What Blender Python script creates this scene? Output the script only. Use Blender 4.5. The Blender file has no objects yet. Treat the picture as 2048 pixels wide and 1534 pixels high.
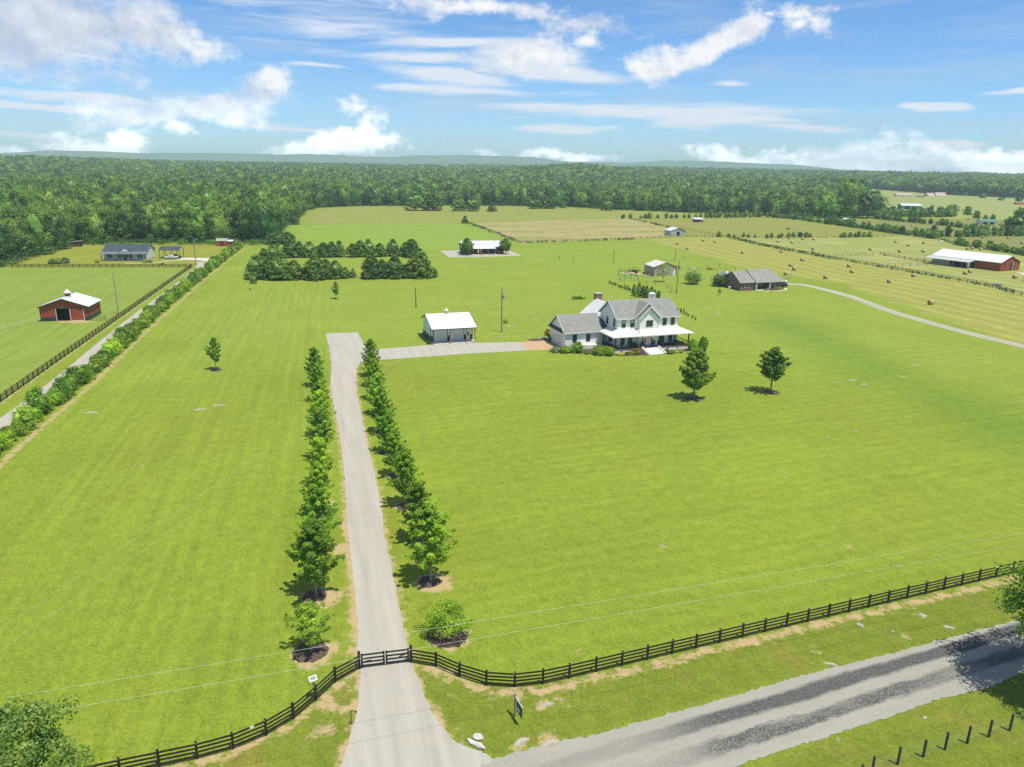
import bpy, bmesh, math, random
import numpy as np
from mathutils import Vector, Matrix
SC = bpy.context.scene
COL = SC.collection
R = math.radians
# ------------------------------------------------------------------ camera (a drone 40 m above the drive gate)
F = 1470.0; HC = 40.0; PITCH = math.atan((767 - 335) / F); ROLL = 0.0161
cp, sp, cr, sr = math.cos(PITCH), math.sin(PITCH), math.cos(ROLL), math.sin(ROLL)
FW = Vector((0, cp, -sp)); R0 = Vector((1, 0, 0)); U0 = Vector((0, sp, cp))
RC = R0 * cr + U0 * sr; UC = U0 * cr - R0 * sr
cd = bpy.data.cameras.new('camera'); cam = bpy.data.objects.new('camera', cd); COL.objects.link(cam)
cd.sensor_width = 36; cd.lens = 36 * F / 2048; cd.clip_start = 0.5; cd.clip_end = 60000
M = Matrix((RC, UC, -FW)).transposed().to_4x4(); M.translation = Vector((0, 0, HC)); cam.matrix_world = M
SC.camera = cam
def pdir(x, y):
    return FW + RC * ((x - 1024) / F) + UC * ((767 - y) / F)
def g(x, y, z=0.0):          # the surveyed ground position of a spot of the photograph
    d = pdir(x, y); t = (z - HC) / d.z
    return Vector((d.x * t, d.y * t, z))
# ------------------------------------------------------------------ light
SUN = Vector((0.25, -0.22, 0.94)).normalized()
SC.view_settings.view_transform = 'Standard'; SC.view_settings.look = 'None'; SC.view_settings.gamma = 1
SC.view_settings.exposure = 0.28
sl = bpy.data.lights.new('sun', 'SUN'); sl.energy = 4.3; sl.angle = R(0.55); sl.color = (1, 0.945, 0.82)
so = bpy.data.objects.new('sun', sl); COL.objects.link(so); so.rotation_euler = (-SUN).to_track_quat('-Z', 'Y').to_euler()
# ---- node helpers
class NT:
    def __init__(s, tree): s.t = tree; s.n = tree.nodes; s.l = tree.links
    def new(s, typ, ins=None, **kw):
        n = s.n.new(typ)
        for k, v in kw.items(): setattr(n, k, v)
        for k, v in (ins or {}).items():
            sock = n.inputs[k]
            if hasattr(v, 'is_output'): s.l.new(v, sock)
            else:
                try: sock.default_value = v
                except Exception: sock.default_value = tuple(v) + (1,)
        return n
    def m(s, op, a, b=0.0, c=0.0, clamp=False):
        return s.new('ShaderNodeMath', {0: a, 1: b, 2: c}, operation=op, use_clamp=clamp).outputs[0]
    def vm(s, op, a, b=(0, 0, 0)):
        return s.new('ShaderNodeVectorMath', {0: a, 1: b}, operation=op)
    def noise(s, vec, scale, detail=3, rough=0.5, dist=0.0):
        return s.new('ShaderNodeTexNoise', {'Vector': vec, 'Scale': scale, 'Detail': detail, 'Roughness': rough, 'Distortion': dist}).outputs[0]
    def mix(s, f, a, b, mode='MIX'):
        n = s.n.new('ShaderNodeMix'); n.data_type = 'RGBA'; n.blend_type = mode
        for k, v in ((0, f), (6, a), (7, b)):
            if hasattr(v, 'is_output'): s.l.new(v, n.inputs[k])
            else: n.inputs[k].default_value = v if k == 0 else tuple(v)[:3] + (1,)
        return n.outputs[2]
    def mr(s, v, a, b, c=0.0, d=1.0, smooth=True):
        n = s.new('ShaderNodeMapRange', {'Value': v, 'From Min': a, 'From Max': b, 'To Min': c, 'To Max': d})
        if smooth: n.interpolation_type = 'SMOOTHSTEP'
        return n.outputs[0]
    def aniso(s, vec, ang, sx, sy):       # noise space stretched along a compass direction
        return s.mapping(s.mapping(vec, rot=(0, 0, R(-ang))), sc=(sx, sy, 1))
    def mapping(s, vec, loc=(0, 0, 0), rot=(0, 0, 0), sc=(1, 1, 1), typ='POINT'):
        n = s.new('ShaderNodeMapping', {'Vector': vec, 'Location': loc, 'Rotation': rot, 'Scale': sc}); n.vector_type = typ
        return n.outputs[0]
# ------------------------------------------------------------------ sky
W = bpy.data.worlds.new('World'); SC.world = W; W.use_nodes = True
w = NT(W.node_tree); w.n.clear()
sky = w.new('ShaderNodeTexSky', sky_type='NISHITA', sun_disc=False, sun_elevation=R(70), sun_rotation=R(122), altitude=200, air_density=1.0, dust_density=0.3, ozone_density=2.0)
gen = w.new('ShaderNodeTexCoord').outputs['Generated']
nrm = w.vm('NORMALIZE', gen).outputs[0]
sx = w.new('ShaderNodeSeparateXYZ', {0: nrm})
X, Y, Zs = sx.outputs
AZ = w.m('ARCTAN2', X, Y)
EL = w.m('ARCTAN2', Zs, w.m('SQRT', w.m('ADD', w.m('MULTIPLY', X, X), w.m('MULTIPLY', Y, Y))))
P2 = w.new('ShaderNodeCombineXYZ', {0: AZ, 1: EL, 2: 0.0}).outputs[0]
def wn(scale, detail, rough, sc=(1, 1, 1), dist=0.0, loc=(0, 0, 0)):
    return w.noise(w.mapping(P2, loc=loc, sc=sc), scale, detail, rough, dist)
warp = w.new('ShaderNodeTexNoise', {'Vector': w.mapping(P2, sc=(1, 1.6, 1)), 'Scale': 9.0, 'Detail': 4.0, 'Roughness': 0.55}).outputs[1]
P2w = w.vm('ADD', P2, w.vm('MULTIPLY', w.vm('SUBTRACT', warp, (0.5, 0.5, 0.5)).outputs[0], (0.12, 0.07, 0)).outputs[0]).outputs[0]
warp2 = w.new('ShaderNodeTexNoise', {'Vector': w.mapping(P2, sc=(1, 3.0, 1)), 'Scale': 5.0, 'Detail': 3.0}).outputs[1]
P2c = w.vm('ADD', P2, w.vm('MULTIPLY', w.vm('SUBTRACT', warp2, (0.5, 0.5, 0.5)).outputs[0], (0.22, 0.022, 0)).outputs[0]).outputs[0]
def blob(P, cx, cy, rx, ry, tilt, k):
    d = pdir(cx, cy); az = math.atan2(d.x, d.y); el = math.atan2(d.z, math.hypot(d.x, d.y))
    q = math.hypot(d.x, d.y, d.z)
    mp = w.mapping(P, loc=(az, el, 0), rot=(0, 0, R(tilt)), sc=(rx / F / q, ry / F / q, 1), typ='TEXTURE')
    ln = w.vm('LENGTH', mp).outputs['Value']
    return w.m('MULTIPLY', w.m('SUBTRACT', 1.0, ln), k)
def field(P, L):
    o = None
    for b in L:
        v = blob(P, *b); o = v if o is None else w.m('SMOOTH_MAX', o, v, 0.15)
    return o
cumW = [(185, 288, 105, 34, 3, 1), (240, 275, 60, 30, 0, 1), (365, 264, 44, 16, 5, .7), (670, 290, 130, 34, 4, 1), (745, 255, 44, 60, 0, .8), (715, 215, 46, 18, 10, .7), (780, 275, 60, 20, 0, .5),
        (1110, 312, 150, 18, 0, .8), (1285, 130, 90, 42, -6, 1), (1370, 108, 95, 38, 22, 1), (1455, 78, 90, 42, 18, 1), (1610, 45, 80, 26, -22, .65), (1595, 68, 40, 26, 40, .6), (1660, 28, 50, 16, 12, .5), (1540, 35, 32, 14, 0, .6),
        (1480, 315, 120, 34, -4, .95), (1080, 108, 90, 34, 0, .8), (1085, 78, 50, 22, 8, .7), (1170, 78, 60, 18, 0, .6), (1985, 330, 110, 36, 3, 1), (940, 8, 210, 30, -4, .75), (560, 165, 56, 22, 12, .8), (395, 80, 90, 34, -10, .75), (830, 290, 26, 12, 0, .5), (20, 310, 60, 20, 0, .8)]
cumG = [(60, 30, 290, 120, 0, 1.1), (240, 50, 190, 70, -6, .9), (60, 120, 160, 46, 4, .7), (150, 148, 110, 22, 0, .5), (290, 222, 130, 38, 3, .9), (440, 205, 150, 40, 12, .9), (520, 185, 70, 34, 15, .7),
        (1720, 310, 130, 38, 0, .9), (1850, 338, 260, 32, -3, 1.0), (1640, 322, 110, 30, 0, .9), (1930, 322, 160, 30, 0, 1.0), (1560, 318, 90, 26, 0, .7), (1110, 30, 180, 26, -8, .55), (1000, 130, 110, 30, 0, .5)]
cirL = [(890, 90, 170, 13, 0, .8), (850, 116, 150, 13, 0, .9), (880, 150, 190, 20, -4, 1), (1130, 148, 130, 16, -4, 1), (960, 182, 210, 12, -1, .9), (800, 175, 110, 10, 0, .8), (1000, 110, 130, 34, 0, .8), (1300, 226, 420, 20, -1, .7), (1450, 240, 200, 18, -2, .9),
        (1140, 258, 120, 10, 0, .9), (1560, 253, 170, 12, -3, .8), (120, 195, 190, 11, -2, 1), (80, 213, 160, 8, -3, .8), (230, 119, 100, 6, -3, .7), (560, 252, 190, 9, -3, .7), (60, 262, 130, 8, -1, .8), (1412, 170, 70, 8, 0, .7), (1865, 215, 64, 10, -3, .95),
        (2010, 185, 66, 9, 4, .95), (1880, 283, 100, 11, 0, .9), (620, 132, 110, 6, 0, .7), (660, 40, 200, 40, 0, .3), (1200, 215, 300, 8, 0, .7)]
fb = wn(20, 10, 0.66, sc=(1, 1.35, 1)); fb2 = wn(75, 6, 0.65)
fine = w.m('ADD', w.m('MULTIPLY', w.m('SUBTRACT', fb, 0.5), 2.3), w.m('MULTIPLY', w.m('SUBTRACT', fb2, 0.5), 0.5))
FWt = field(P2w, cumW); FGr = field(P2w, cumG)
dW = w.mr(w.m('ADD', FWt, w.m('MULTIPLY', fine, 0.85)), -0.06, 0.66)
dG = w.mr(w.m('ADD', FGr, w.m('MULTIPLY', fine, 0.75)), -0.10, 0.70)
cn = wn(7, 8, 0.6, sc=(1, 9, 1), dist=0.3)
dC = w.mr(w.m('ADD', field(P2c, cirL), w.m('MULTIPLY', w.m('SUBTRACT', cn, 0.5), 1.7)), -0.10, 0.60)
# general thin veil of streaks
veil = w.mr(w.m('ADD', wn(4, 8, 0.66, sc=(1, 8, 1), loc=(3, 1, 0)), 0.0), 0.42, 0.72)
# cloud tone: lit tops, greyer bodies
bumpn = wn(16, 7, 0.6, loc=(0.004, 0.012, 0)); bumpb = wn(16, 7, 0.6)
rel = w.m('MULTIPLY', w.m('SUBTRACT', bumpb, bumpn), 3.0)
toneW = w.m('ADD', w.m('ADD', 0.84, w.m('MULTIPLY', rel, 1.6)), w.m('MULTIPLY', w.mr(FWt, 0.0, 0.9), 0.06), clamp=True)
colW = w.mix(toneW, (0.72, 0.75, 0.84), (1.0, 1.0, 1.0))
toneG = w.m('ADD', w.m('SUBTRACT', w.m('ADD', 0.62, rel), w.m('MULTIPLY', w.mr(FGr, 0.1, 0.9), 0.35)), w.m('MULTIPLY', w.m('SUBTRACT', fb, 0.5), 0.9), clamp=True)
colG = w.mix(toneG, (0.60, 0.65, 0.77), (0.95, 0.96, 1.0))
low = w.mr(EL, 0.0, 0.11, 1.9, 1.0)
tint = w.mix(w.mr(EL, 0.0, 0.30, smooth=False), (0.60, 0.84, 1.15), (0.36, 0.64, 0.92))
tint = w.mix(w.mr(EL, 0.30, 0.75), tint, (1.45, 1.12, 0.92))     # upper sky out of view, warmed and brightened as added neutral fill light
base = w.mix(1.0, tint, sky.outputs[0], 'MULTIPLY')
SKY_S = 0.12
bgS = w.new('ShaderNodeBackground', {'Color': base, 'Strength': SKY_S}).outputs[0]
def bg(c, s): return w.new('ShaderNodeBackground', {'Color': c, 'Strength': s}).outputs[0]
def mixs(f, a, b): return w.new('ShaderNodeMixShader', {0: f, 1: a, 2: b}).outputs[0]
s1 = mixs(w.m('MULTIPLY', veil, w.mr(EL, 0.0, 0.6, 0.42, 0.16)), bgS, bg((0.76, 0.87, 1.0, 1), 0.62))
s1 = mixs(w.m('MULTIPLY', dC, 0.88), s1, bg((0.88, 0.92, 1.0, 1), 0.80))
s1 = mixs(w.m('MULTIPLY', dG, 0.88), s1, bg(colG, w.m('MULTIPLY', low, 0.80)))
s1 = mixs(w.m('MULTIPLY', dW, 0.95), s1, bg(colW, w.m('MULTIPLY', low, 0.84)))
w.new('ShaderNodeOutputWorld', {'Surface': s1})
# ------------------------------------------------------------------ mesh helpers
def link(o, parent=None):
    COL.objects.link(o)
    if parent is not None: o.parent = parent
    return o
def tag(o, label=None, cat=None, group=None, kind=None):
    if label: o['label'] = label
    if cat: o['category'] = cat
    if group: o['group'] = group
    if kind: o['kind'] = kind
    return o
_ones = 'zero first second third fourth fifth sixth seventh eighth ninth tenth eleventh twelfth thirteenth fourteenth fifteenth sixteenth seventeenth eighteenth nineteenth'.split()
_tens = {2: 'twenty', 3: 'thirty', 4: 'forty', 5: 'fifty', 6: 'sixty', 7: 'seventy', 8: 'eighty', 9: 'ninety'}
def ordw(n):
    if n < 20: return _ones[n]
    h = ''
    if n >= 100: h = 'hundred-and-'; n -= 100
    if n < 20: return h + _ones[n] if n else 'hundredth'
    return h + (_tens[n // 10] + '-' + _ones[n % 10] if n % 10 else _tens[n // 10][:-1] + 'ieth')
def thing(name, label, cat, loc=(0, 0, 0), rz=0.0, group=None):
    o = bpy.data.objects.new(name, None); o.empty_display_size = 0.3
    o.location = loc; o.rotation_euler = (0, 0, rz); link(o)
    return tag(o, label, cat, group)
def dup(root, loc, rz=0.0, sc=1.0, label=None, group=None):
    r = root.copy(); COL.objects.link(r); r.location = loc; r.rotation_euler = (0, 0, rz)
    r.scale = (sc, sc, sc) if isinstance(sc, (int, float)) else sc
    if label: r['label'] = label
    if group: r['group'] = group
    for ch in root.children:
        c = ch.copy(); COL.objects.link(c); c.parent = r
        for gc in ch.children:
            d = gc.copy(); COL.objects.link(d); d.parent = c
    return r
def npmesh(name, V, Fc, mats=(), smooth=False):
    V = np.asarray(V, np.float32); Fc = np.asarray(Fc, np.int32); k = Fc.shape[1]
    me = bpy.data.meshes.new(name); me.vertices.add(len(V)); me.vertices.foreach_set('co', V.ravel())
    me.loops.add(Fc.size); me.loops.foreach_set('vertex_index', Fc.ravel())
    me.polygons.add(len(Fc)); me.polygons.foreach_set('loop_start', np.arange(0, Fc.size, k, dtype=np.int32))
    try: me.polygons.foreach_set('loop_total', np.full(len(Fc), k, np.int32))
    except Exception: pass
    for m in mats: me.materials.append(m)
    me.polygons.foreach_set('use_smooth', np.full(len(Fc), smooth, bool))
    me.update(calc_edges=True); return me
class MB:
    def __init__(s): s.v = []; s.f = []
    def add(s, vs, fs):
        b = len(s.v); s.v += [tuple(v) for v in vs]; s.f += [tuple(i + b for i in f) for f in fs]; return s
    def box(s, x0, x1, y0, y1, z0, z1):
        return s.add([(x0, y0, z0), (x1, y0, z0), (x1, y1, z0), (x0, y1, z0), (x0, y0, z1), (x1, y0, z1), (x1, y1, z1), (x0, y1, z1)],
                     [(0, 3, 2, 1), (4, 5, 6, 7), (0, 1, 5, 4), (1, 2, 6, 5), (2, 3, 7, 6), (3, 0, 4, 7)])
    def cbox(s, c, sx, sy, sz, rz=0.0, rx=0.0, ry=0.0):
        m = Matrix.Rotation(rz, 3, 'Z') @ Matrix.Rotation(ry, 3, 'Y') @ Matrix.Rotation(rx, 3, 'X'); c = Vector(c)
        vs = [c + m @ Vector((a * sx / 2, b * sy / 2, d * sz / 2)) for d in (-1, 1) for a, b in ((-1, -1), (1, -1), (1, 1), (-1, 1))]
        return s.add(vs, [(0, 3, 2, 1), (4, 5, 6, 7), (0, 1, 5, 4), (1, 2, 6, 5), (2, 3, 7, 6), (3, 0, 4, 7)])
    def slab(s, pts, th):                       # polygon thickened against its normal
        P = [Vector(p) for p in pts]; n = Vector((0, 0, 0))
        for i in range(len(P)): n += P[i].cross(P[(i + 1) % len(P)])
        n.normalize(); Q = [p - n * th for p in P]; k = len(P)
        return s.add(P + Q, [tuple(range(k)), tuple(range(2 * k - 1, k - 1, -1))] + [(i, i + k, (i + 1) % k + k, (i + 1) % k) for i in range(k)])
    def beam(s, a, b, w, h=None):
        a, b = Vector(a), Vector(b); h = h or w; d = (b - a)
        x = d.cross(Vector((0, 0, 1)))
        x = Vector((1, 0, 0)) if x.length < 1e-5 * max(1, d.length) else x.normalized()
        y = x.cross(d).normalized()
        vs = [p + x * (i * w / 2) + y * (j * h / 2) for p in (a, b) for i, j in ((-1, -1), (1, -1), (1, 1), (-1, 1))]
        return s.add(vs, [(0, 1, 2, 3), (7, 6, 5, 4), (0, 4, 5, 1), (1, 5, 6, 2), (2, 6, 7, 3), (3, 7, 4, 0)])
    def tube(s, pts, rad, n=8, cap=True):
        P = [Vector(p) for p in pts]; rad = rad if hasattr(rad, '__len__') else [rad] * len(P); b = len(s.v); up = None
        for i, p in enumerate(P):
            d = (P[min(i + 1, len(P) - 1)] - P[max(i - 1, 0)]).normalized()
            x = d.cross(Vector((0, 1, 0)) if abs(d.y) < .9 else Vector((1, 0, 0))).normalized(); y = d.cross(x)
            for k in range(n):
                a = 2 * math.pi * k / n; s.v.append(tuple(p + (x * math.cos(a) + y * math.sin(a)) * rad[i]))
        for i in range(len(P) - 1):
            for k in range(n): s.f.append((b + i * n + k, b + i * n + (k + 1) % n, b + (i + 1) * n + (k + 1) % n, b + (i + 1) * n + k))
        if cap: s.f += [tuple(b + k for k in range(n))[::-1], tuple(b + (len(P) - 1) * n + k for k in range(n))]
        return s
    def cyl(s, c, r, h, n=16, r2=None):
        c = Vector(c); return s.tube([c, c + Vector((0, 0, h))], [r, r if r2 is None else r2], n)
    def hcyl(s, a, b, r, n=20): return s.tube([a, b], r, n)
    def gable(s, u0, u1, v0, v1, h, hr, ax='u', z0=0.0):        # solid body with gabled top
        if ax == 'u':
            m = (v0 + v1) / 2; P = [(v0, z0), (v1, z0), (v1, h), (m, hr), (v0, h)]
            A = [(u0, a, b) for a, b in P]; B = [(u1, a, b) for a, b in P]
        else:
            m = (u0 + u1) / 2; P = [(u0, z0), (u1, z0), (u1, h), (m, hr), (u0, h)]
            A = [(a, v1, b) for a, b in P]; B = [(a, v0, b) for a, b in P]
        return s.add(A + B, [(4, 3, 2, 1, 0), (5, 6, 7, 8, 9)] + [(i, (i + 1) % 5, (i + 1) % 5 + 5, i + 5) for i in range(5)])
    def roof(s, u0, u1, v0, v1, h, hr, ax='u', th=0.14):
        if ax == 'u':
            m = (v0 + v1) / 2
            s.slab([(u0, v0, h), (u1, v0, h), (u1, m, hr), (u0, m, hr)], th); s.slab([(u0, m, hr), (u1, m, hr), (u1, v1, h), (u0, v1, h)], th)
        else:
            m = (u0 + u1) / 2
            s.slab([(u0, v1, h), (u0, v0, h), (m, v0, hr), (m, v1, hr)], th); s.slab([(m, v1, hr), (m, v0, hr), (u1, v0, h), (u1, v1, h)], th)
        return s
    def build(s, name, mat, parent=None, smooth=False, bevel=0):
        me = bpy.data.meshes.new(name); me.from_pydata(s.v, [], s.f); me.materials.append(mat)
        if smooth: me.polygons.foreach_set('use_smooth', [True] * len(me.polygons))
        me.update(); o = link(bpy.data.objects.new(name, me), parent)
        if bevel:
            b = o.modifiers.new('bevel', 'BEVEL'); b.width = bevel; b.segments = 2; b.limit_method = 'ANGLE'
        return o
# ------------------------------------------------------------------ materials
MATS = {}
def mat(name, c1, c2=None, scale=1.0, rough=0.8, metal=0.0, bump=0.0, detail=4, sc=(1, 1, 1), spec=0.3, ramp=(0.35, 0.65), wave=None):
    if name in MATS: return MATS[name]
    m = bpy.data.materials.new(name); m.use_nodes = True; t = NT(m.node_tree); b = t.n['Principled BSDF']
    b.inputs['Roughness'].default_value = rough; b.inputs['Metallic'].default_value = metal; b.inputs['Specular IOR Level'].default_value = spec
    co = t.new('ShaderNodeTexCoord').outputs['Object']
    c2 = c2 or tuple(x * 0.82 for x in c1)
    nz = t.noise(t.mapping(co, sc=sc), scale, detail, 0.6)
    col = t.mix(t.mr(nz, *ramp), c1, c2)
    h = nz
    if wave:      # ribs or boards: (axis vector scale, strength)
        wv = t.new('ShaderNodeTexWave', {'Vector': co, 'Scale': wave[1], 'Distortion': 0.0}, bands_direction=wave[0]).outputs[1]
        col = t.mix(t.m('MULTIPLY', t.mr(wv, 0.0, 0.35, 1.0, 0.0), wave[2]), col, tuple(x * 0.5 for x in c1)); h = wv
    t.l.new(col, b.inputs['Base Color'])
    if bump:
        t.l.new(t.new('ShaderNodeBump', {'Height': h, 'Strength': bump, 'Distance': 0.03}).outputs[0], b.inputs['Normal'])
    MATS[name] = m; return m
def leafmat(name, c_lo, c_hi, trans=0.3, vs=0.35, nscale=0.55):
    m = bpy.data.materials.new(name); m.use_nodes = True; t = NT(m.node_tree); t.n.clear()
    co = t.new('ShaderNodeTexCoord').outputs['Object']; oi = t.new('ShaderNodeObjectInfo').outputs['Random']
    nz = t.noise(t.vm('ADD', co, t.new('ShaderNodeCombineXYZ', {0: t.m('MULTIPLY', oi, 50.0)}).outputs[0]).outputs[0], nscale, 3, 0.6)
    isl = t.new('ShaderNodeNewGeometry').outputs['Random Per Island']
    f = t.m('ADD', t.m('ADD', t.mr(nz, 0.3, 0.7, -0.1, 0.75), t.m('MULTIPLY', t.m('SUBTRACT', oi, 0.5), vs * 2)), t.m('MULTIPLY', t.m('SUBTRACT', isl, 0.4), 0.32), clamp=True)
    col = t.mix(f, c_lo, c_hi)
    hs = t.new('ShaderNodeHueSaturation', {'Hue': t.m('ADD', 0.485, t.m('MULTIPLY', t.m('FRACT', t.m('MULTIPLY', oi, 7.31)), 0.03)), 'Saturation': 1.0, 'Value': t.m('ADD', 0.85, t.m('MULTIPLY', t.m('FRACT', t.m('MULTIPLY', oi, 13.7)), 0.3)), 'Color': col}).outputs[0]
    d = t.new('ShaderNodeBsdfDiffuse', {'Color': hs}).outputs[0]
    tr = t.new('ShaderNodeBsdfTranslucent', {'Color': t.mix(1.0, hs, (1.15, 1.25, 0.5), 'MULTIPLY')}).outputs[0]
    gl = t.new('ShaderNodeBsdfGlossy', {'Color': (1, 1, 1, 1), 'Roughness': 0.45}).outputs[0]
    a = t.new('ShaderNodeMixShader', {0: trans, 1: d, 2: tr}).outputs[0]
    a = t.new('ShaderNodeMixShader', {0: 0.025, 1: a, 2: gl}).outputs[0]
    t.new('ShaderNodeOutputMaterial', {'Surface': a}); return m
# ------------------------------------------------------------------ terrain
def hill(x, y):
    r = np.hypot(x, y); az = np.degrees(np.arctan2(x, y))
    s = np.clip((r - 900) / 1600, 0, 1); s = s * s * (3 - 2 * s)
    z = 30 * np.clip((r - 900) / 2400, 0, 1.25) ** 1.6 + s * (4 * np.sin(x * 0.0021 + 1) + 5 * np.sin(y * 0.0017 + x * 0.001))
    def bump(a0, r0, wa, wr, h): return h * np.exp(-((az - a0) / wa) ** 2 - ((r - r0) / wr) ** 2)
    z = z + bump(4.5, 2000, 4.5, 300, 20) + bump(9, 2500, 5, 300, 8) + bump(-31, 2200, 6, 350, 12) + bump(-38, 1900, 6, 300, 8) + bump(-15, 2700, 8, 300, 4) + bump(32, 2300, 7, 350, 8) + bump(24, 2700, 5, 300, 8)
    return z
def sd_poly(px, py, poly):       # signed distance, positive inside
    P = np.array([(p[0], p[1]) for p in poly]); d = np.full(px.shape, 1e9); ins = np.zeros(px.shape, bool)
    for i in range(len(P)):
        a, b = P[i], P[(i + 1) % len(P)]; e = b - a
        t = np.clip(((px - a[0]) * e[0] + (py - a[1]) * e[1]) / (e @ e + 1e-9), 0, 1)
        d = np.minimum(d, np.hypot(px - a[0] - t * e[0], py - a[1] - t * e[1]))
        c = ((a[1] > py) != (b[1] > py)); ins ^= c & (px < (b[0] - a[0]) * (py - a[1]) / (b[1] - a[1] + 1e-12) + a[0])
    return np.where(ins, d, -d)
def d_line(px, py, line):
    P = np.array([(p[0], p[1]) for p in line]); d = np.full(px.shape, 1e9)
    for i in range(len(P) - 1):
        a, b = P[i], P[i + 1]; e = b - a
        t = np.clip(((px - a[0]) * e[0] + (py - a[1]) * e[1]) / (e @ e + 1e-9), 0, 1)
        d = np.minimum(d, np.hypot(px - a[0] - t * e[0], py - a[1] - t * e[1]))
    return d
def G(L): return [g(*p) for p in L]
def fbm(x, y, s, seed=0):
    rng = np.random.RandomState(seed); z = 0; a = 1.0; f = 1.0 / s
    for o in range(4):
        for k in range(3):
            th, ph = rng.rand() * 6.28, rng.rand() * 6.28; z = z + a / 3 * np.sin((x * math.cos(th) + y * math.sin(th)) * f * 6.28 * (0.7 + 0.6 * rng.rand()) + ph)
        a *= 0.55; f *= 2.1
    return z
# surveyed outlines -------------------------------------------------------
DR_L = [(650, 667), (656, 685), (662, 727), (661, 772), (671, 828), (684, 903), (693.5, 1026), (698, 1083), (710, 1190), (716, 1255), (716, 1309), (722, 1341), (718, 1379), (709, 1442), (689, 1510), (660, 1590), (630, 1700)]
DR_R1 = [(1040, 684), (949, 686), (862, 690), (755, 698.5), (740, 698.5), (724, 680), (715, 664)]
DR_R2 = [(989, 1518.5), (961, 1503.5), (912, 1484), (882, 1450), (858, 1413), (845, 1383), (832, 1348), (824, 1324), (814, 1287), (807, 1255), (794, 1190.6), (781, 1126), (767, 1061.5), (765, 1026.5), (750, 952), (735.5, 890), (722.8, 828.5), (713, 779), (713, 742), (723, 722), (740, 720), (768, 719.6), (940, 707), (1058, 701)]
RD_U = [(989, 1518.5), (1068, 1495), (1122, 1484), (1200, 1467), (1371, 1419), (1493, 1385), (1600, 1352), (1700, 1327.6), (1777, 1308), (1866, 1284), (1925, 1269), (2048, 1237)]
RD_L = [(2048, 1343), (1985, 1373), (1866, 1402.5), (1748, 1444), (1700, 1458), (1600, 1491), (1476, 1531.5)]
FEN_R = [(822, 1324), (872, 1332.7), (919, 1353), (972.5, 1370), (1029.4, 1373.5), (1085.7, 1367), (1138.3, 1355.7)]
FEN_L = [(719, 1337), (670.7, 1364), (632, 1400), (587, 1437.5), (532.6, 1470), (466.6, 1497.5), (395, 1517), (319, 1533)]
HEDGE = [(-60, 960), (0, 898), (160, 768), (300, 640), (400, 556), (480, 495)]
H7 = [(1460, 476), (1523, 491), (1606, 507), (1640, 513), (1740, 531), (1797, 540.5), (1884, 556), (1972, 572), (2048, 592), (2160, 622)]
H2 = [(1545, 434), (1600, 440), (1655, 449), (1687, 453), (1775, 466), (1841, 475), (1884, 480), (1917, 490), (1960, 496), (2048, 511), (2150, 528)]
FWEST = [(930, 444), (994, 468), (1038, 486)]
hay1 = G([(1296, 480), (1330, 476), (1400, 474), (1460, 476)] + H7[1:] + [(2300, 660), (2300, 780), (2048, 694), (1840, 622), (1786, 600.6), (1687, 568), (1600, 553), (1540, 545), (1484, 534), (1411, 514), (1362, 500)])
hay2 = G([(1466, 475), (1560, 476), (1684, 475), (1745, 474), (1800, 471), (1850, 476), (1890, 482), (2048, 512), (2200, 540), (2200, 630)] + H7[::-1][1:-1])
tan = G([(945, 447), (1100, 441), (1262, 438), (1300, 446), (1345, 458), (1350, 471), (1265, 478), (1040, 486), (994, 468)])
padd = G([(1262, 438), (1411, 437), (1545, 435), (1655, 450), (1775, 466), (1800, 471), (1740, 474), (1560, 476), (1440, 474), (1350, 472), (1345, 458), (1300, 446)])
bright = G([(582, 449), (760, 447), (925, 447), (994, 468), (1035, 487), (975, 496), (880, 501), (700, 494), (568, 486)])
meadow = G([(608, 424), (640, 416), (811, 411), (1000, 412), (1240, 420), (1362, 425), (1484, 429), (1545, 434), (1262, 438), (1100, 441), (930, 446), (590, 448)])
dull = G([(1655, 446), (1700, 438), (2048, 440), (2300, 445), (2300, 560), (2048, 510), (1890, 480), (1841, 474), (1775, 465)])
farf = G([(1690, 383), (1710, 382.5), (1890, 395), (2048, 402), (2200, 408), (2200, 440), (2048, 440), (1900, 437), (1752, 412)])
padL = G([(-300, 1100), (0, 805), (87, 743), (384, 534), (200, 534), (0, 536), (-300, 560)])
lawnfar = G([(-200, 560), (0, 534), (200, 534), (384, 534), (480, 495), (540, 489), (150, 488), (60, 515), (0, 535)])
verge = G([(100, 1570), (319, 1535), (466, 1499), (587, 1439), (670, 1365), (719, 1338), (730, 1600)]) 
verge2 = G([(822, 1325), (919, 1354), (1029, 1375), (1200, 1342), (2010, 1152), (2300, 1080), (2300, 1170), (2048, 1237), (1600, 1352), (1200, 1467), (989, 1518), (900, 1480), (845, 1383)])
verge3 = G([(1430, 1600), (1476, 1531), (1600, 1491), (2048, 1343), (2300, 1260), (2300, 1700), (1430, 1700)])
swale = G([(1480, 640), (1600, 690), (1700, 745), (1800, 790), (1900, 840), (2048, 900), (2300, 1000), (2300, 900), (2048, 830), (1900, 770), (1800, 720), (1650, 660), (1560, 625)])
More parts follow.
